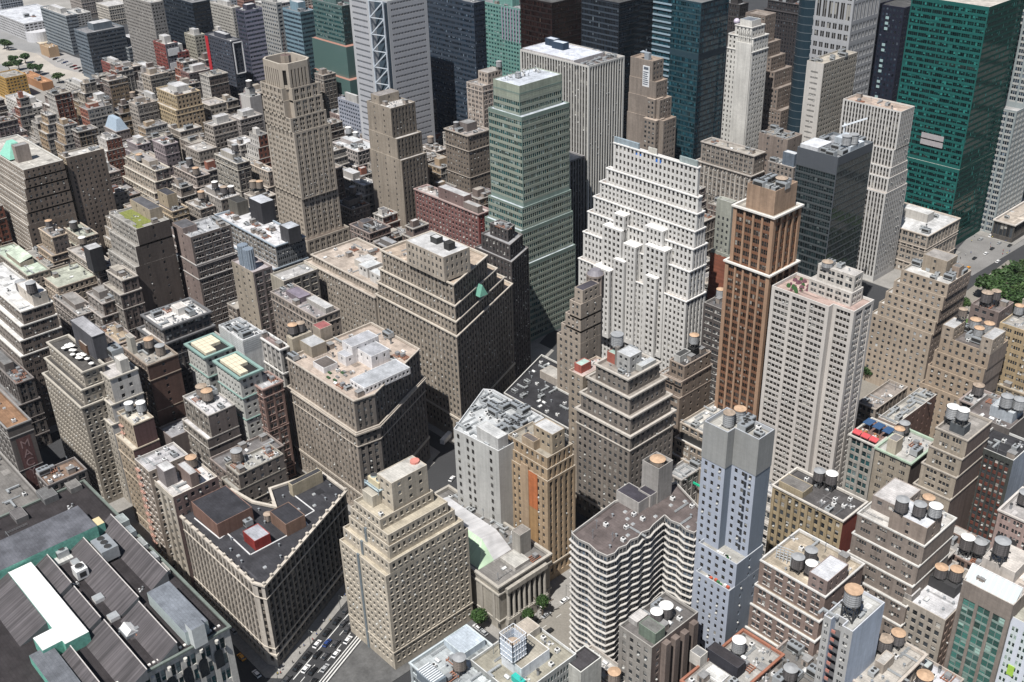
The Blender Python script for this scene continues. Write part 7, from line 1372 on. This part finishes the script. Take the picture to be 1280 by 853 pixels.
distant(225, 165, 30, 20, 40, (.32, .28, .24), (.5, .49, .47), "pale roofed low loft in front of the ochre stone tower")

for (x, y, w_, d_, h_, c, rc_, lb, st_) in ((70, 118, 18, 14, 30, (.44, .42, .38), (.56, .55, .53), "pale stepped apartment house left of the white terraced block", 'band'), (20, 196, 24, 20, 40, (.36, .3, .25), (.5, .5, .5), "pale block peeping above the mint copper roof", 'punch'),
    (150, 140, 16, 14, 38, (.26, .23, .21), (.4, .39, .38), "slate coloured small loft behind the pale blue mansard", 'punch'), (135, 100, 20, 14, 34, (.34, .38, .42), (.45, .5, .54), "small blue glass block beside the stepped red brick block", 'grid'),
    (178, 76, 22, 16, 30, (.3, .28, .27), (.52, .52, .52), "low pale roof between the glass hall and red brick tower", 'rib'), (262, 132, 20, 16, 48, (.40, .36, .31), (.45, .42, .4), "cream loft beneath the red edge of the charcoal hotel", 'punch'),
    (248, 190, 22, 16, 44, (.33, .29, .25), (.46, .44, .42), "tan block with a roof box under the ochre tower", 'punch'), (300, 182, 20, 16, 46, (.36, .33, .30), (.64, .64, .65), "white roofed loft left of the fluted tower's shaft", 'punch'),
    (405, 92, 30, 20, 30, (.2, .2, .2), (.45, .45, .46), "low grey roofs under the stepped green glass tower", 'punch'), (425, 170, 26, 20, 26, (.34, .31, .3), (.6, .6, .62), "low white roof group right of the tall tower's shaft", 'punch'),
    (760, 60, 20, 16, 50, (.42, .38, .33), (.5, .48, .44), "beige rooftop block just behind the pinstriped tower", 'punch'), (715, 40, 24, 16, 44, (.5, .47, .42), (.55, .5, .42), "tan old block seen over the pinstriped tower's left roof", 'punch'),
    (640, 110, 24, 20, 60, (.4, .37, .34), (.5, .48, .46), "pale block between the pinkish beige tower and pinstriped tower", 'punch'), (5, 170, 20, 20, 30, (.24, .2, .19), (.4, .4, .4), "small dark block at the left edge beneath the white apartments", 'punch'),
    (150, 60, 30, 12, 20, (.30, .2, .15), (.4, .38, .36), "low rust coloured structure left of the pale glass hall", 'grid'), (95, 18, 40, 20, 16, (.4, .4, .4), (.55, .54, .52), "low pale sheds behind the far grey office block", 'band')):
    distant(x, y, w_, d_, h_, c, rc_, lb, st_)

bc_ = [(.46, .45, .43), (.34, .3, .27), (.3, .16, .13), (.4, .42, .45), (.5, .46, .4)]
for k in range(26):
    px__, py__ = (k % 13)*34-10, (10, 2)[k // 13]
    if 25 < px__ < 60: continue
    q = at(px__, py__, 26); r_ = (q[0]-38, q[0], q[1]+10, q[1]+40)
    if any(r_[0] < max(p_[0] for p_ in f_[1])+2 and r_[1] > min(p_[0] for p_ in f_[1])-2 and r_[2] < max(p_[1] for p_ in f_[1])+2 and r_[3] > min(p_[1] for p_ in f_[1])-2 for f_ in FOOT): continue
    b = building("low_building", "faint low block in the farthest row at the top left edge", [(rp(r_), 18+(k*7) % 20)], bc_[k % 5], STF[('band', 'punch', 'grid')[k % 3]], near=False, rc=(.55, .54, .53), group="farthest row of blocks at the top left", cat="building", gl=GBR)
# mid height lofts packed between the others wherever a plot is left
def free(x0, x1, y0, y1, mg=1.0):
    for _, q_, _z in FOOT:
        a = min(p_[0] for p_ in q_)-mg; b_ = max(p_[0] for p_ in q_)+mg; c = min(p_[1] for p_ in q_)-mg; d = max(p_[1] for p_ in q_)+mg
        if x0 < b_ and x1 > a and y0 < d and y1 > c: return False
    return True
def segclear(x0, x1, y0, y1, h_):
    # keeps streets open and leaves the roofs in front visible
    for (a, c) in ((x0, y0), (x1, y0), (x1, y1)):
        px, py = proj(a, c, h_)
        if not (-60 < px < 1340 and 30 < py < 880): return False
    return True
PAL = [(.32, .27, .23), (.40, .35, .30), (.24, .19, .17), (.46, .39, .31), (.36, .33, .31), (.21, .16, .14), (.52, .49, .45), (.33, .14, .10), (.45, .33, .21), (.34, .26, .26), (.60, .57, .53)]
RPAL = [(.5, .49, .48), (.3, .29, .29), (.62, .62, .63), (.4, .37, .33), (.16, .16, .17), (.46, .4, .35)]
nf_ = 0
fr_ = random.Random(3)
for (xa, xb, ya, yb, h0, h1, lb, grp) in ((-1060, -800, 300, 560, 32, 58, "mid height loft packed among the rooftops of the far left quarter", "packed lofts of the far left quarter"),
        (-1010, -560, 130, 560, 30, 54, "mid height loft packed between the taller lofts of the left quarter", "packed lofts of the left quarter"),
        (-560, -420, 150, 420, 22, 36, "low brown building wedged between taller blocks left of the diagonal avenue", "low blocks left of the diagonal avenue"),
        (-240, -60, 215, 620, 20, 34, "low building wedged between the lofts on the right side", "low blocks wedged between the right side lofts"),
        (-700, -330, 430, 900, 26, 44, "low building wedged between the tall towers at the top", "low blocks between the top towers")):
    for k in range(900):
        w_, d_, h_ = fr_.uniform(11, 21), fr_.uniform(13, 22), fr_.uniform(h0, h1)*fr_.choice([1, 1, 1.18])
        x, y = fr_.uniform(xa, xb-w_), fr_.uniform(ya, yb-d_)
        if -262 < x+w_ and x < -232+(-26)*(y-120)/580+26 and ya >= 200 and xb > -300: continue
        if abs(((y+22) % 80)-71) < 8 and fr_.random() < .8: continue
        if not free(x, x+w_, y, y+d_) or not segclear(x, x+w_, y, y+d_, h_): continue
        bx = -305+BD[0]*(y-131)/BD[1]
        if y > 100 and bx-8 < x+w_ and x < bx+34 and y < 520: continue
        nf_ += 1
        R4 = (x, x+w_, y, y+d_); T4_ = [(rp(R4), h_)] if nf_ % 2 else [(rp(R4), h_*.72), (rp(ins(R4, fr_.uniform(0, 1.5), fr_.uniform(0, 1.5), fr_.uniform(1.5, 3), 0)), h_*.86), (rp(ins(R4, fr_.uniform(1, 3), fr_.uniform(1, 3), fr_.uniform(3.5, 5), .5)), h_)]
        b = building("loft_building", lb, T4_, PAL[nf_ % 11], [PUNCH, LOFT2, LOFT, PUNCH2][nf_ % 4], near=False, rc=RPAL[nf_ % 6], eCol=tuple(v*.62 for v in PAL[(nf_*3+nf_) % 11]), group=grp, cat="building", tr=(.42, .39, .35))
        if nf_ % 3: bulk(b, .2, .2, .6, .6, fr_.uniform(3, 6), None, RPAL[(nf_+2) % 6], st=None)
        clutter(b, 5)
print("fillers", nf_)

# ============================================================ ground
ASPH, PAVE = None, None
def groundm(c, sc1=.05, name="ground", v=.2):
    mt, nt, b_ = _new(name); p = _pos(nt)
    f = _mul(nt, _map(nt, _noise(nt, p, sc1, 5.0, .6), .3, .7, 1-v, 1+v), _map(nt, _noise(nt, p, 1.2, 3.0), .3, .7, .88, 1.1))
    nt.links.new(_tint(nt, c, f), b_.inputs["Base Color"]); b_.inputs["Roughness"].default_value = .95; return mt
def sheet(name, poly, z, mt):
    mb = MB(); mb.ngon([(x, y, z) for x, y in ccw(poly)], 0); return tag(mb.build(name, [mt]), kind="structure")
SLAB = [0]
def slab(name, poly, z0, z1, mt):
    SLAB[0] += 1; z1 += .006*(SLAB[0] % 25)*(1 if len(poly) == 4 and poly[0][1] == poly[1][1] and poly[1][0] == poly[2][0] else 0) + (0 if SLAB[0] < 45 else .004*(SLAB[0]-40))
    mb = MB(); mb.prism(ccw(poly), z0, z1, 0); return tag(mb.build(name, [mt]), kind="structure")
sheet("ground", [(-4500, -1500), (2500, -1500), (2500, 5200), (-4500, 5200)], 0.0, groundm((.040, .041, .044), .02, "asphalt"))
PV = groundm((.26, .25, .235), .1, "pavement", .15)
SY = [-22+80*i for i in range(0, 16)]
for ix, (xa, xb) in enumerate([(-1320, -1075), (-1045, -800), (-770, -530), (-500, -330)]):
    for yb in SY:
        if xa < -1000 and 380 < yb: continue
        x2_, x1_ = (xb, xb) if xb != -330 else (min(-318, -309+BD[0]*(yb-131)/BD[1]), min(-318, -309+BD[0]*(yb+62-131)/BD[1]))
        slab("pavement", [(xa, yb), (x2_, yb), (x1_, yb+62), (xa, yb+62)], .004, .15+.006*(ix+4*(SY.index(yb) % 3)), PV)
for yb in SY[2:]: slab("pavement", [(-222, yb), (20, yb), (20, yb+62), (-222, yb+62)], .004, .15, PV)
def gp(*pts): return [at(x, y, 0) for x, y in pts]
hs = H; off_ = 3.5
slab("pavement", [(hs[0][0]-10, hs[1][1]-4), (hs[2][0]+1, hs[1][1]-4.5), (hs[2][0]+6, hs[2][1]-2), (hs[3][0]+6.5, hs[3][1]+4), (hs[3][0]-30, hs[3][1]+6), (hs[0][0]-10, hs[1][1]+30)], .004, .15, PV)
c4e = rb; slab("pavement", [(c4e[0]-5, c4e[2]-4), (c4e[1]+7, c4e[2]-4), (c4e[1]+7, c4e[2]+60), (c4e[0]-5, c4e[2]+60)], .004, .15, PV)
B0 = np.array([hs[2][0]+8.5, hs[2][1]-6]); nb_ = np.array([BD[1], -BD[0]]); F0b = F0; pA = B0-BD*25+nb_*17; tC = (F0b[3]+3-B0[1]-nb_[1]*17)/BD[1]; pC = B0+BD*tC+nb_*17
slab("pavement", [tuple(pA), (F0b[1]+4, pA[1]), (F0b[1]+4, F0b[3]+3), tuple(pC)], .004, .15, groundm((.10, .10, .10), .2, "plaza", .3))
C12b = C12; slab("pavement", [(C12[0][0]-30, C12[1][1]-4), (C12[2][0]+4, C12[1][1]-4), (C12[3][0]+6, C12[3][1]), (C12[0][0]-30, C12[3][1]+4)], .004, .15, PV)
slab("pavement", [(c_[0]-120, c_[1]-4), (c_[0]+4, c_[1]-4), (c_[0]+5+BD[0]*110, c_[1]+BD[1]*110), (c_[0]-120, c_[1]+BD[1]*110)], .004, .15, PV)
slab("pavement", [(-350, 605), (-300, 605), (-300, 690), (-350, 690)], .004, .15, PV)
slab("pavement", [(G2[0]-60, G2[1]-8), (G2[0]+20, G2[1]-8), (G2[0]+20, G2[1]+80), (G2[0]-60, G2[1]+80)], .004, .15, PV)
# avenue surface, paler concrete, right of the bank
AV = groundm((.22, .205, .18), .08, "concrete_road", .12)
rx0 = c4e[1]+7.2; sheet("road", [(rx0, 120), (rx0+25, 120), (rx0+25+(-26), 700), (rx0-26, 700)], .004, AV)
MK = plainm((.62, .62, .60), .8, name="road_paint")
# broadway lane lines
mb = MB(); B0 = np.array([hs[2][0]+8.5, hs[2][1]-6]); nb_ = np.array([BD[1], -BD[0]])
def lane(o, s0, s1, w_=.16, dash=None):
    k = s0
    while k < s1:
        e = min(k+(dash or s1-s0), s1); a = B0+BD*k+nb_*o; c = B0+BD*e+nb_*o; h_ = nb_*w_
        mb.quads([[(*(a-h_), .008), (*(c-h_), .008), (*(c+h_), .008), (*(a+h_), .008)]], 0); k = e+(dash or 0)*1.3
lane(3.2, 6, 130, .2); lane(6.6, 6, 130, .14, 3); lane(10.0, 6, 130, .14, 3); lane(13.4, 6, 130, .2); lane(14.6, -10, 130, .28); lane(15.9, -10, 130, .28)
for k in range(9):
    a = B0+BD*(-4)+nb_*(.8+k*1.5); c = a+BD*4.2; h_ = nb_*.35; mb.quads([[(*(a-h_), .009), (*(c-h_), .009), (*(c+h_), .009), (*(a+h_), .009)]], 0)
tag(mb.build("road_markings", [MK]), kind="structure")
mb = MB()
for k in range(24):
    yy = 130+k*9; xx = rx0+8.5-26*(yy-120)/580
    mb.quads([[(xx-.1, yy, .008), (xx+.1, yy, .008), (xx+.1, yy+3, .008), (xx-.1, yy+3, .008)]], 0)
tag(mb.build("road_markings", [MK]), kind="structure")
# west side: pale rail yard land, roads and lots
LOTM = groundm((.40, .37, .33), .02, "bare_ground", .25); RD2 = groundm((.24, .24, .24), .03, "worn_road", .12)
sheet("bare_ground", gp((-60, 0), (0, 40), (120, 85), (135, 110), (60, 130), (-60, 160)), .006, LOTM)
sheet("bare_ground", gp((-80, -30), (420, -30), (420, -2), (60, 12), (-80, 12)), .004, groundm((.30, .29, .27), .02, "bare_ground", .3))
sheet("bare_ground", gp((24, 44), (64, 30), (95, 42), (100, 52), (56, 58)), .012, groundm((.50, .44, .34), .05, "excavated_lot", .35))
sheet("road", gp((-60, 20), (0, 32), (62, 62), (130, 82), (120, 90), (50, 68), (-60, 44)), .012, RD2)
sheet("road", gp((-60, 60), (0, 80), (60, 108), (100, 130), (84, 134), (30, 108), (-60, 84)), .012, RD2)
sheet("road", gp((44, 66), (80, 66), (125, 84), (110, 94), (70, 84)), .018, groundm((.30, .29, .28), .05, "car_park", .12))
LAWN = groundm((.07, .13, .03), .1, "lawn_grass", .3)
q = gp((1034, 75), (1048, 72), (1046, 104), (1030, 104)); sheet("lawn", q, .2, LAWN)
sheet("pavement", gp((1180, 330), (1230, 275), (1290, 270), (1290, 300), (1215, 345)), .02, groundm((.20, .195, .19), .05, "worn_road", .2))
sheet("lawn", [(-250, 560), (-60, 560), (-60, 700), (-250, 700)], .16, LAWN)

# ============================================================ trees
BARK = plainm((.10, .08, .06), .9, name="bark")
LEAF = {}
def leafm(c):
    mt, nt, b_ = _new("leaves"); a = _n(nt, "ShaderNodeAttribute", attribute_name="rnd")
    nt.links.new(_tint(nt, c, _map(nt, a.outputs["Fac"], 0, 1, .45, 1.5)), b_.inputs["Base Color"]); b_.inputs["Roughness"].default_value = .7; return mt
def crown_mesh(mt, n=1500, seed=0):
    g = np.random.default_rng(seed); P = []; cl = g.normal(0, 1, (26, 3)); cl /= np.linalg.norm(cl, axis=1)[:, None]; cl *= g.uniform(.25, .78, (26, 1)); cl[:, 2] = cl[:, 2]*.75
    ci = g.integers(0, 26, n); d = g.normal(0, 1, (n, 3)); d /= np.linalg.norm(d, axis=1)[:, None]; C = cl[ci]+d*g.uniform(.10, .34, (n, 1))
    u = g.normal(0, 1, (n, 3)); u /= np.linalg.norm(u, axis=1)[:, None]; v = np.cross(u, g.normal(0, 1, (n, 3))); v /= np.linalg.norm(v, axis=1)[:, None]; s_ = g.uniform(.05, .10, (n, 1))
    mb = MB(); mb.quads(np.stack([C-u*s_-v*s_, C+u*s_-v*s_, C+u*s_+v*s_, C-u*s_+v*s_], 1), 0, np.clip(g.random(n)*.6+(ci % 5)*.1, 0, 1)); return mb.build("crown", [mt], link=False)
CRN = [crown_mesh(leafm((.036, .078, .018)), 1700, 1), crown_mesh(leafm((.03, .068, .016)), 1700, 2), crown_mesh(leafm((.05, .092, .024)), 1500, 3)]
mb = MB(); mb.cyl(0, 0, .045, 0, .75, 8, 0, r1=.025, cap=False)
for k in range(5): a = k*1.26; mb.bar((0, 0, .42+.05*k), (.38*math.cos(a), .38*math.sin(a), .85+.03*k), .014, 0)
TRK = mb.build("trunk", [BARK], link=False)
def tree(px, py, h_, r_, lb, group=None, kind=0):
    q = at(px, py, h_*.7); t = empty("tree", (q[0], q[1], 0.15), lb, "tree", group, random.uniform(0, 6)); child("trunk", TRK, t, (0, 0, 0), 0, (h_, h_, h_*.8)); child("crown", CRN[kind % 3], t, (0, 0, h_*.66), random.uniform(0, 6), (r_, r_, h_*.36))
tree(660, 768, 10, 3.0, "left street tree before the bank colonnade"); tree(678, 752, 12, 3.2, "right street tree before the bank colonnade"); tree(598, 770, 10, 4.2, "dark street tree in the shaded side street by the beige tower")
pk = [(1252, 342), (1268, 336), (1284, 345), (1246, 356), (1262, 352), (1278, 362), (1250, 366), (1292, 358), (1296, 372), (1236, 352), (1270, 374), (1286, 332), (1298, 342), (1274, 352)]
for i, (x, y) in enumerate(pk): tree(x, y, 17, 8.5, ["dense park tree among the grove at the right edge"][0], "trees of the park grove at the right edge", i)
tree(1205, 377, 13, 5, "single bright tree between the tan tower and grey brown loft", None, 2)
for i, (x, y) in enumerate(((16, 72), (22, 78), (10, 80), (40, 82), (48, 84), (72, 94), (30, 70), (4, 52), (9, 54), (3, 140))): tree(x, y, 13, 7, "small green tree on the pale ground near the rail yard", "small trees near the rail yard", i)
for i, (x, y) in enumerate(((1080, 455), (1083, 462), (1078, 448))): tree(x, y, 10, 4, "small tree on the side street behind the white apartment tower", "small trees behind the white apartment tower", i)

# ============================================================ cars
CARM = {}
def car_mesh(c, name):
    paint = plainm(c, .25, .1 if c[0] < .5 else 0, .03, name="car_paint"); gl = plainm((.02, .025, .03), .1, name="car_glass"); ty = plainm((.02, .02, .02), .9, name="tyre_rubber"); lt = plainm((.8, .8, .75), .3, name="lamp_glass"); rl = plainm((.5, .02, .02), .3, name="tail_lamp")
    b_ = MB(); prof = [(-2.25, .35), (-2.3, .75), (-2.1, .95), (-1.0, 1.0), (1.55, 1.0), (2.2, .9), (2.3, .6), (2.25, .35)]
    def loft(pr, w0, w1=None):
        w1 = w1 or w0; Q = []
        for i in range(len(pr)-1):
            a, c_k = pr[i], pr[i+1]; Q.append([(-w0, a[0], a[1]), (w0, a[0], a[1]), (w0, c_k[0], c_k[1]), (-w0, c_k[0], c_k[1])])
        b_.quads(Q, 0)
        for s_ in (-w0, w0): b_.ngon([(s_, y, z) for y, z in (pr if s_ < 0 else pr[::-1])], 0)
    loft([(y, z) for y, z in prof], .9)
    b_.quads([[(-.72, -1.35, 1.42), (.72, -1.35, 1.42), (.72, .55, 1.45), (-.72, .55, 1.45)]], 0)
    body = b_.build("body", [paint], link=False)
    g = MB(); lo = [(-.82, -2.0, 1.0), (.82, -2.0, 1.0), (.82, 1.35, 1.0), (-.82, 1.35, 1.0)]; hi = [(-.72, -1.35, 1.42), (.72, -1.35, 1.42), (.72, .55, 1.45), (-.72, .55, 1.45)]
    g.quads([[lo[i], lo[(i+1) % 4], hi[(i+1) % 4], hi[i]] for i in range(4)], 0); glass = g.build("windows", [gl], link=False)
    w_ = MB()
    n_ = 12
    for s_ in (-.11, .11):
        w_.ngon([(s_, .33*math.cos(2*math.pi*k/n_), .33*math.sin(2*math.pi*k/n_)) for k in range(n_)], 0)
    w_.quads([[(-.11, .33*math.cos(2*math.pi*k/n_), .33*math.sin(2*math.pi*k/n_)), (.11, .33*math.cos(2*math.pi*k/n_), .33*math.sin(2*math.pi*k/n_)), (.11, .33*math.cos(2*math.pi*(k+1)/n_), .33*math.sin(2*math.pi*(k+1)/n_)), (-.11, .33*math.cos(2*math.pi*(k+1)/n_), .33*math.sin(2*math.pi*(k+1)/n_))] for k in range(n_)], 0)
    wheel = w_.build("wheel", [ty], link=False)
    h = MB(); h.box(-.22, .22, -.03, .03, -.08, .08, 0); return body, glass, wheel, h.build("headlight", [lt], link=False)
CC = {'white': (.72, .72, .72), 'black': (.02, .02, .022), 'dark grey': (.07, .07, .075), 'silver': (.42, .43, .44), 'blue': (.03, .06, .20), 'yellow': (.70, .30, .02), 'red': (.3, .03, .03)}
for k, v in CC.items(): CARM[k] = car_mesh(v, k)
def car(x, y, rz, col, lb, group, s_=1.0, z=.01, detail=True, name="car", cat="car"):
    M_ = CARM[col]; t = empty(name, (x, y, z), lb, cat, group, rz); t.scale = (s_,)*3
    child("body", M_[0], t); child("windows", M_[1], t)
    if detail:
        for sx in (-.82, .82):
            for sy in (-1.4, 1.45): child("wheel", M_[2], t, (sx, sy, .33))
            child("headlight", M_[3], t, (sx*.75, 2.28, .68))
    return t
rzb = math.atan2(-BD[0], BD[1])
OW = ['first', 'second', 'third', 'fourth', 'fifth', 'sixth', 'seventh', 'eighth', 'ninth', 'tenth', 'eleventh', 'twelfth', 'thirteenth', 'fourteenth']
cols = ['white', 'dark grey', 'black', 'silver', 'blue', 'silver', 'black', 'white', 'dark grey', 'dark grey', 'black', 'silver', 'dark grey', 'white', 'white', 'silver', 'black']
for li, (o_, lname, st0, gap) in enumerate(((1.4, 'kerb lane', 3, 6.6), (4.9, 'left driving lane', 0, 6.6), (8.3, 'middle driving lane', 3, 7.0), (11.7, 'right driving lane', 6, 6.8))):
    k = st0+random.uniform(0, 2); i = 0
    while k < 118 and i < 14:
        p_ = B0+BD*k+nb_*(o_+random.uniform(-.2, .2)); c__ = cols[random.randrange(len(cols))]
        if li > 0 and random.random() < .08: k += gap*.6
        car(p_[0], p_[1], rzb+random.uniform(-.03, .03), c__, f"{c__} car, {OW[i]} from the crossing in the {lname} of the diagonal avenue", "cars on the diagonal avenue"); i += 1; k += gap+random.uniform(0, 2.2 if li else .8)
q = at(302, 823, 0); car(q[0], q[1], math.pi/2, 'yellow', "yellow taxi in the shaded side street beside the department store", None, name="taxi", cat="taxi")
q = at(321, 844, 0); car(q[0], q[1], math.pi/2, 'white', "white car behind the taxi in the shaded side street", None); q = at(292, 790, 0); car(q[0], q[1], math.pi/2, 'silver', "silver car parked against the wedge shaped block", None)
for i, (x, y, c__, lb) in enumerate(((686, 791, 'black', "upper black car driving on the pale concrete avenue"), (687, 806, 'black', "lower black car driving on the pale concrete avenue"), (706, 752, 'white', "white car parked at the kerb by the tan tower"), (683, 770, 'silver', "silver car parked behind the black ones by the bank"), (670, 780, 'black', "black car parked under the right bank tree"), (660, 789, 'dark grey', "dark grey car parked under the left bank tree"))):
    q = at(x, y, 0); car(q[0], q[1], .045, c__, lb, None)
for i, (x, y, c__) in enumerate(((598, 798, 'black'), (604, 792, 'silver'), (590, 800, 'white'), (597, 786, 'white'), (603, 806, 'black'))):
    q = at(x, y, 0); car(q[0], q[1], math.pi/2, c__, f"{c__} car, {OW[i]} of the queue in the shaded side street behind the beige tower", "cars queued behind the beige tower")
for i, (x, y, c__, lb) in enumerate(((565, 600, 'white', "white car on the diagonal avenue beside the grey slab"), (549, 616, 'black', "black car on the diagonal avenue beside the low ducted roof"), (544, 623, 'blue', "blue car on the diagonal avenue beside the low ducted roof"))):
    q = at(x, y, 0); car(q[0], q[1], rzb, c__, lb, None)
q = at(558, 551, 0); mbx = MB(); mbx.box(-1.25, 1.25, -4.5, 4.5, .5, 3.1, 0); mbx.box(-1.2, 1.2, 4.5, 6.5, .5, 2.6, 0); t = empty("truck", (q[0], q[1], .01), "white box truck on the diagonal avenue below the grand beige block", "truck", None, rzb); child("cargo_box", mbx.build("cargo_box", [plainm((.74, .74, .74), .6)], link=False), t)
for sx in (-1, 1):
    for sy in (-3, 5): child("wheel", CARM['white'][2], t, (sx*1.1, sy, .45), 0, (1.4,)*3)
rr_ = [(1232, 318), (1240, 312), (1249, 305), (1257, 299), (1266, 293), (1274, 287), (1262, 308), (1247, 328), (1218, 324), (1226, 300), (1210, 336), (1238, 296), (1252, 290), (1268, 280)]
for i, (x, y) in enumerate(rr_): q = at(x, y, 0); c__ = ['white', 'black', 'silver', 'yellow', 'white', 'dark grey', 'black'][i % 7]; car(q[0], q[1], .05, c__, f"{c__} car, {OW[i]} up the street by the park and canopy building", "cars beside the park", detail=False)
# parked cars in the far lots
k = 0; NUMC = {}
for row in range(4):
    for j in range(11):
        x, y = 56+j*5.4+row*4, 66+j*2.4+row*4.0-row*1.0
        q = at(x, y, 0); c__ = random.choice(['white', 'silver', 'dark grey', 'white', 'black', 'red', 'blue'])
        car(q[0]+random.uniform(-1, 1), q[1], .1, c__, "car parked in the rows of the far left lot", "cars in the far left lot", detail=False, z=.03)
for j in range(16):
    x, y = 36+j*2.4, 97+j*1.2; q = at(x, y, 0); c__ = random.choice(['white', 'silver', 'white', 'dark grey']); car(q[0], q[1], .6, c__, "vehicle queuing on the ramp road near the rust brown structure", "vehicles on the ramp road", 1.3, detail=False, z=.03)
lm = plainm((.10, .11, .11), .5, name="lamp_metal"); lh = plainm((.6, .6, .58), .4, name="lamp_head")
a = MB(); a.cyl(0, 0, .12, 0, 8.5, 8, 0, r1=.07); pole = a.build("pole", [lm], link=False); a = MB(); a.bar((0, 0, 8.3), (2.4, 0, 9.0), .05, 0); arm = a.build("arm", [lm], link=False); a = MB(); a.box(2.0, 2.9, -.16, .16, 8.85, 9.05, 0); lhd = a.build("lamp_head", [lh], link=False)
for k in range(9):
    if k < 4: x, y, lb = c4e[1]+6.2, c4e[2]-2+k*17, f"{OW[k]} street lamp along the bank side of the pale avenue, from the corner"
    else: p_ = B0+BD*(2+(k-4)*22)+nb_*(-.9); x, y, lb = p_[0], p_[1], f"{OW[k-4]} street lamp from the crossing beside the wedge shaped block"
    t = empty("street_lamp", (x, y, .15), lb, "street lamp", "street lamps"); child("pole", pole, t); child("arm", arm, t); child("lamp_head", lhd, t)
# people on the corner pavement
SK, = (plainm((.42, .27, .19), .6, name="skin"),)
PM = []
for k, (sh_c, tr_c) in enumerate((((.6, .6, .6), (.05, .06, .12)), ((.35, .05, .05), (.03, .03, .03)), ((.06, .1, .3), (.2, .17, .12)), ((.05, .05, .05), (.1, .1, .12)), ((.6, .5, .1), (.05, .06, .12)))):
    mb = MB(); tc = 1
    for s_ in (-.1, .1): mb.cyl(s_, .08 if s_ < 0 else -.1, .07, 0, .82, 8, 1, r1=.1, cap=False)
    mb.cyl(0, 0, .17, .80, 1.15, 10, 0, r1=.2, cap=False); mb.cyl(0, 0, .2, 1.15, 1.45, 10, 0, r1=.09)
    for s_ in (-1, 1): mb.bar((s_*.22, 0, 1.40), (s_*.27, .05, .85), .045, 0)
    mb.cyl(0, 0, .055, 1.45, 1.52, 8, 2, cap=False)
    for q_ in range(4): a0, a1 = -math.pi/2+q_*math.pi/4, -math.pi/2+(q_+1)*math.pi/4; mb.cyl(0, 0, .105*math.cos(a0)+.002, 1.63+.12*math.sin(a0), 1.63+.12*math.sin(a1), 8, 3 if q_ > 1 else 2, r1=.105*math.cos(a1)+.002, cap=False)
    PM.append((mb.build("person", [plainm(sh_c, .8, name="shirt"), plainm(tr_c, .8, name="trousers"), SK, plainm((.04, .03, .02), .8, name="hair")], link=False)))
for k in range(46):
    if k < 26: p_ = B0+BD*random.uniform(-6, 70)+nb_*random.uniform(-4.5, -1.0); lb, g_ = "small pedestrian on the pavement beside the wedge shaped block", "pedestrians beside the wedge shaped block"
    else: q = at(random.uniform(1195, 1270), random.uniform(285, 325), 0); p_ = q; lb, g_ = "tiny pedestrian on the corner plaza by the canopy building", "pedestrians by the canopy building"
    o = bpy.data.objects.new("person", PM[k % 5]); COL.objects.link(o); o.location = (p_[0], p_[1], .15); o.rotation_euler = (0, 0, random.uniform(0, 6)); tag(o, lb, "person", g_)

label_tanks()

# ============================================================ the air between here and the far blocks
mb = MB(); mb.box(-4600, 2600, -1600, 5300, -1.0, 335, 0, bottom=True)
hm = bpy.data.materials.new("air"); hm.use_nodes = True; n_ = hm.node_tree; n_.nodes.clear()
o_ = n_.nodes.new("ShaderNodeOutputMaterial"); v_ = n_.nodes.new("ShaderNodeVolumePrincipled")
v_.inputs["Color"].default_value = (.74, .81, .92, 1); v_.inputs["Density"].default_value = 0.00002
n_.links.new(v_.outputs[0], o_.inputs["Volume"])
tag(mb.build("haze", [hm]), kind="stuff")
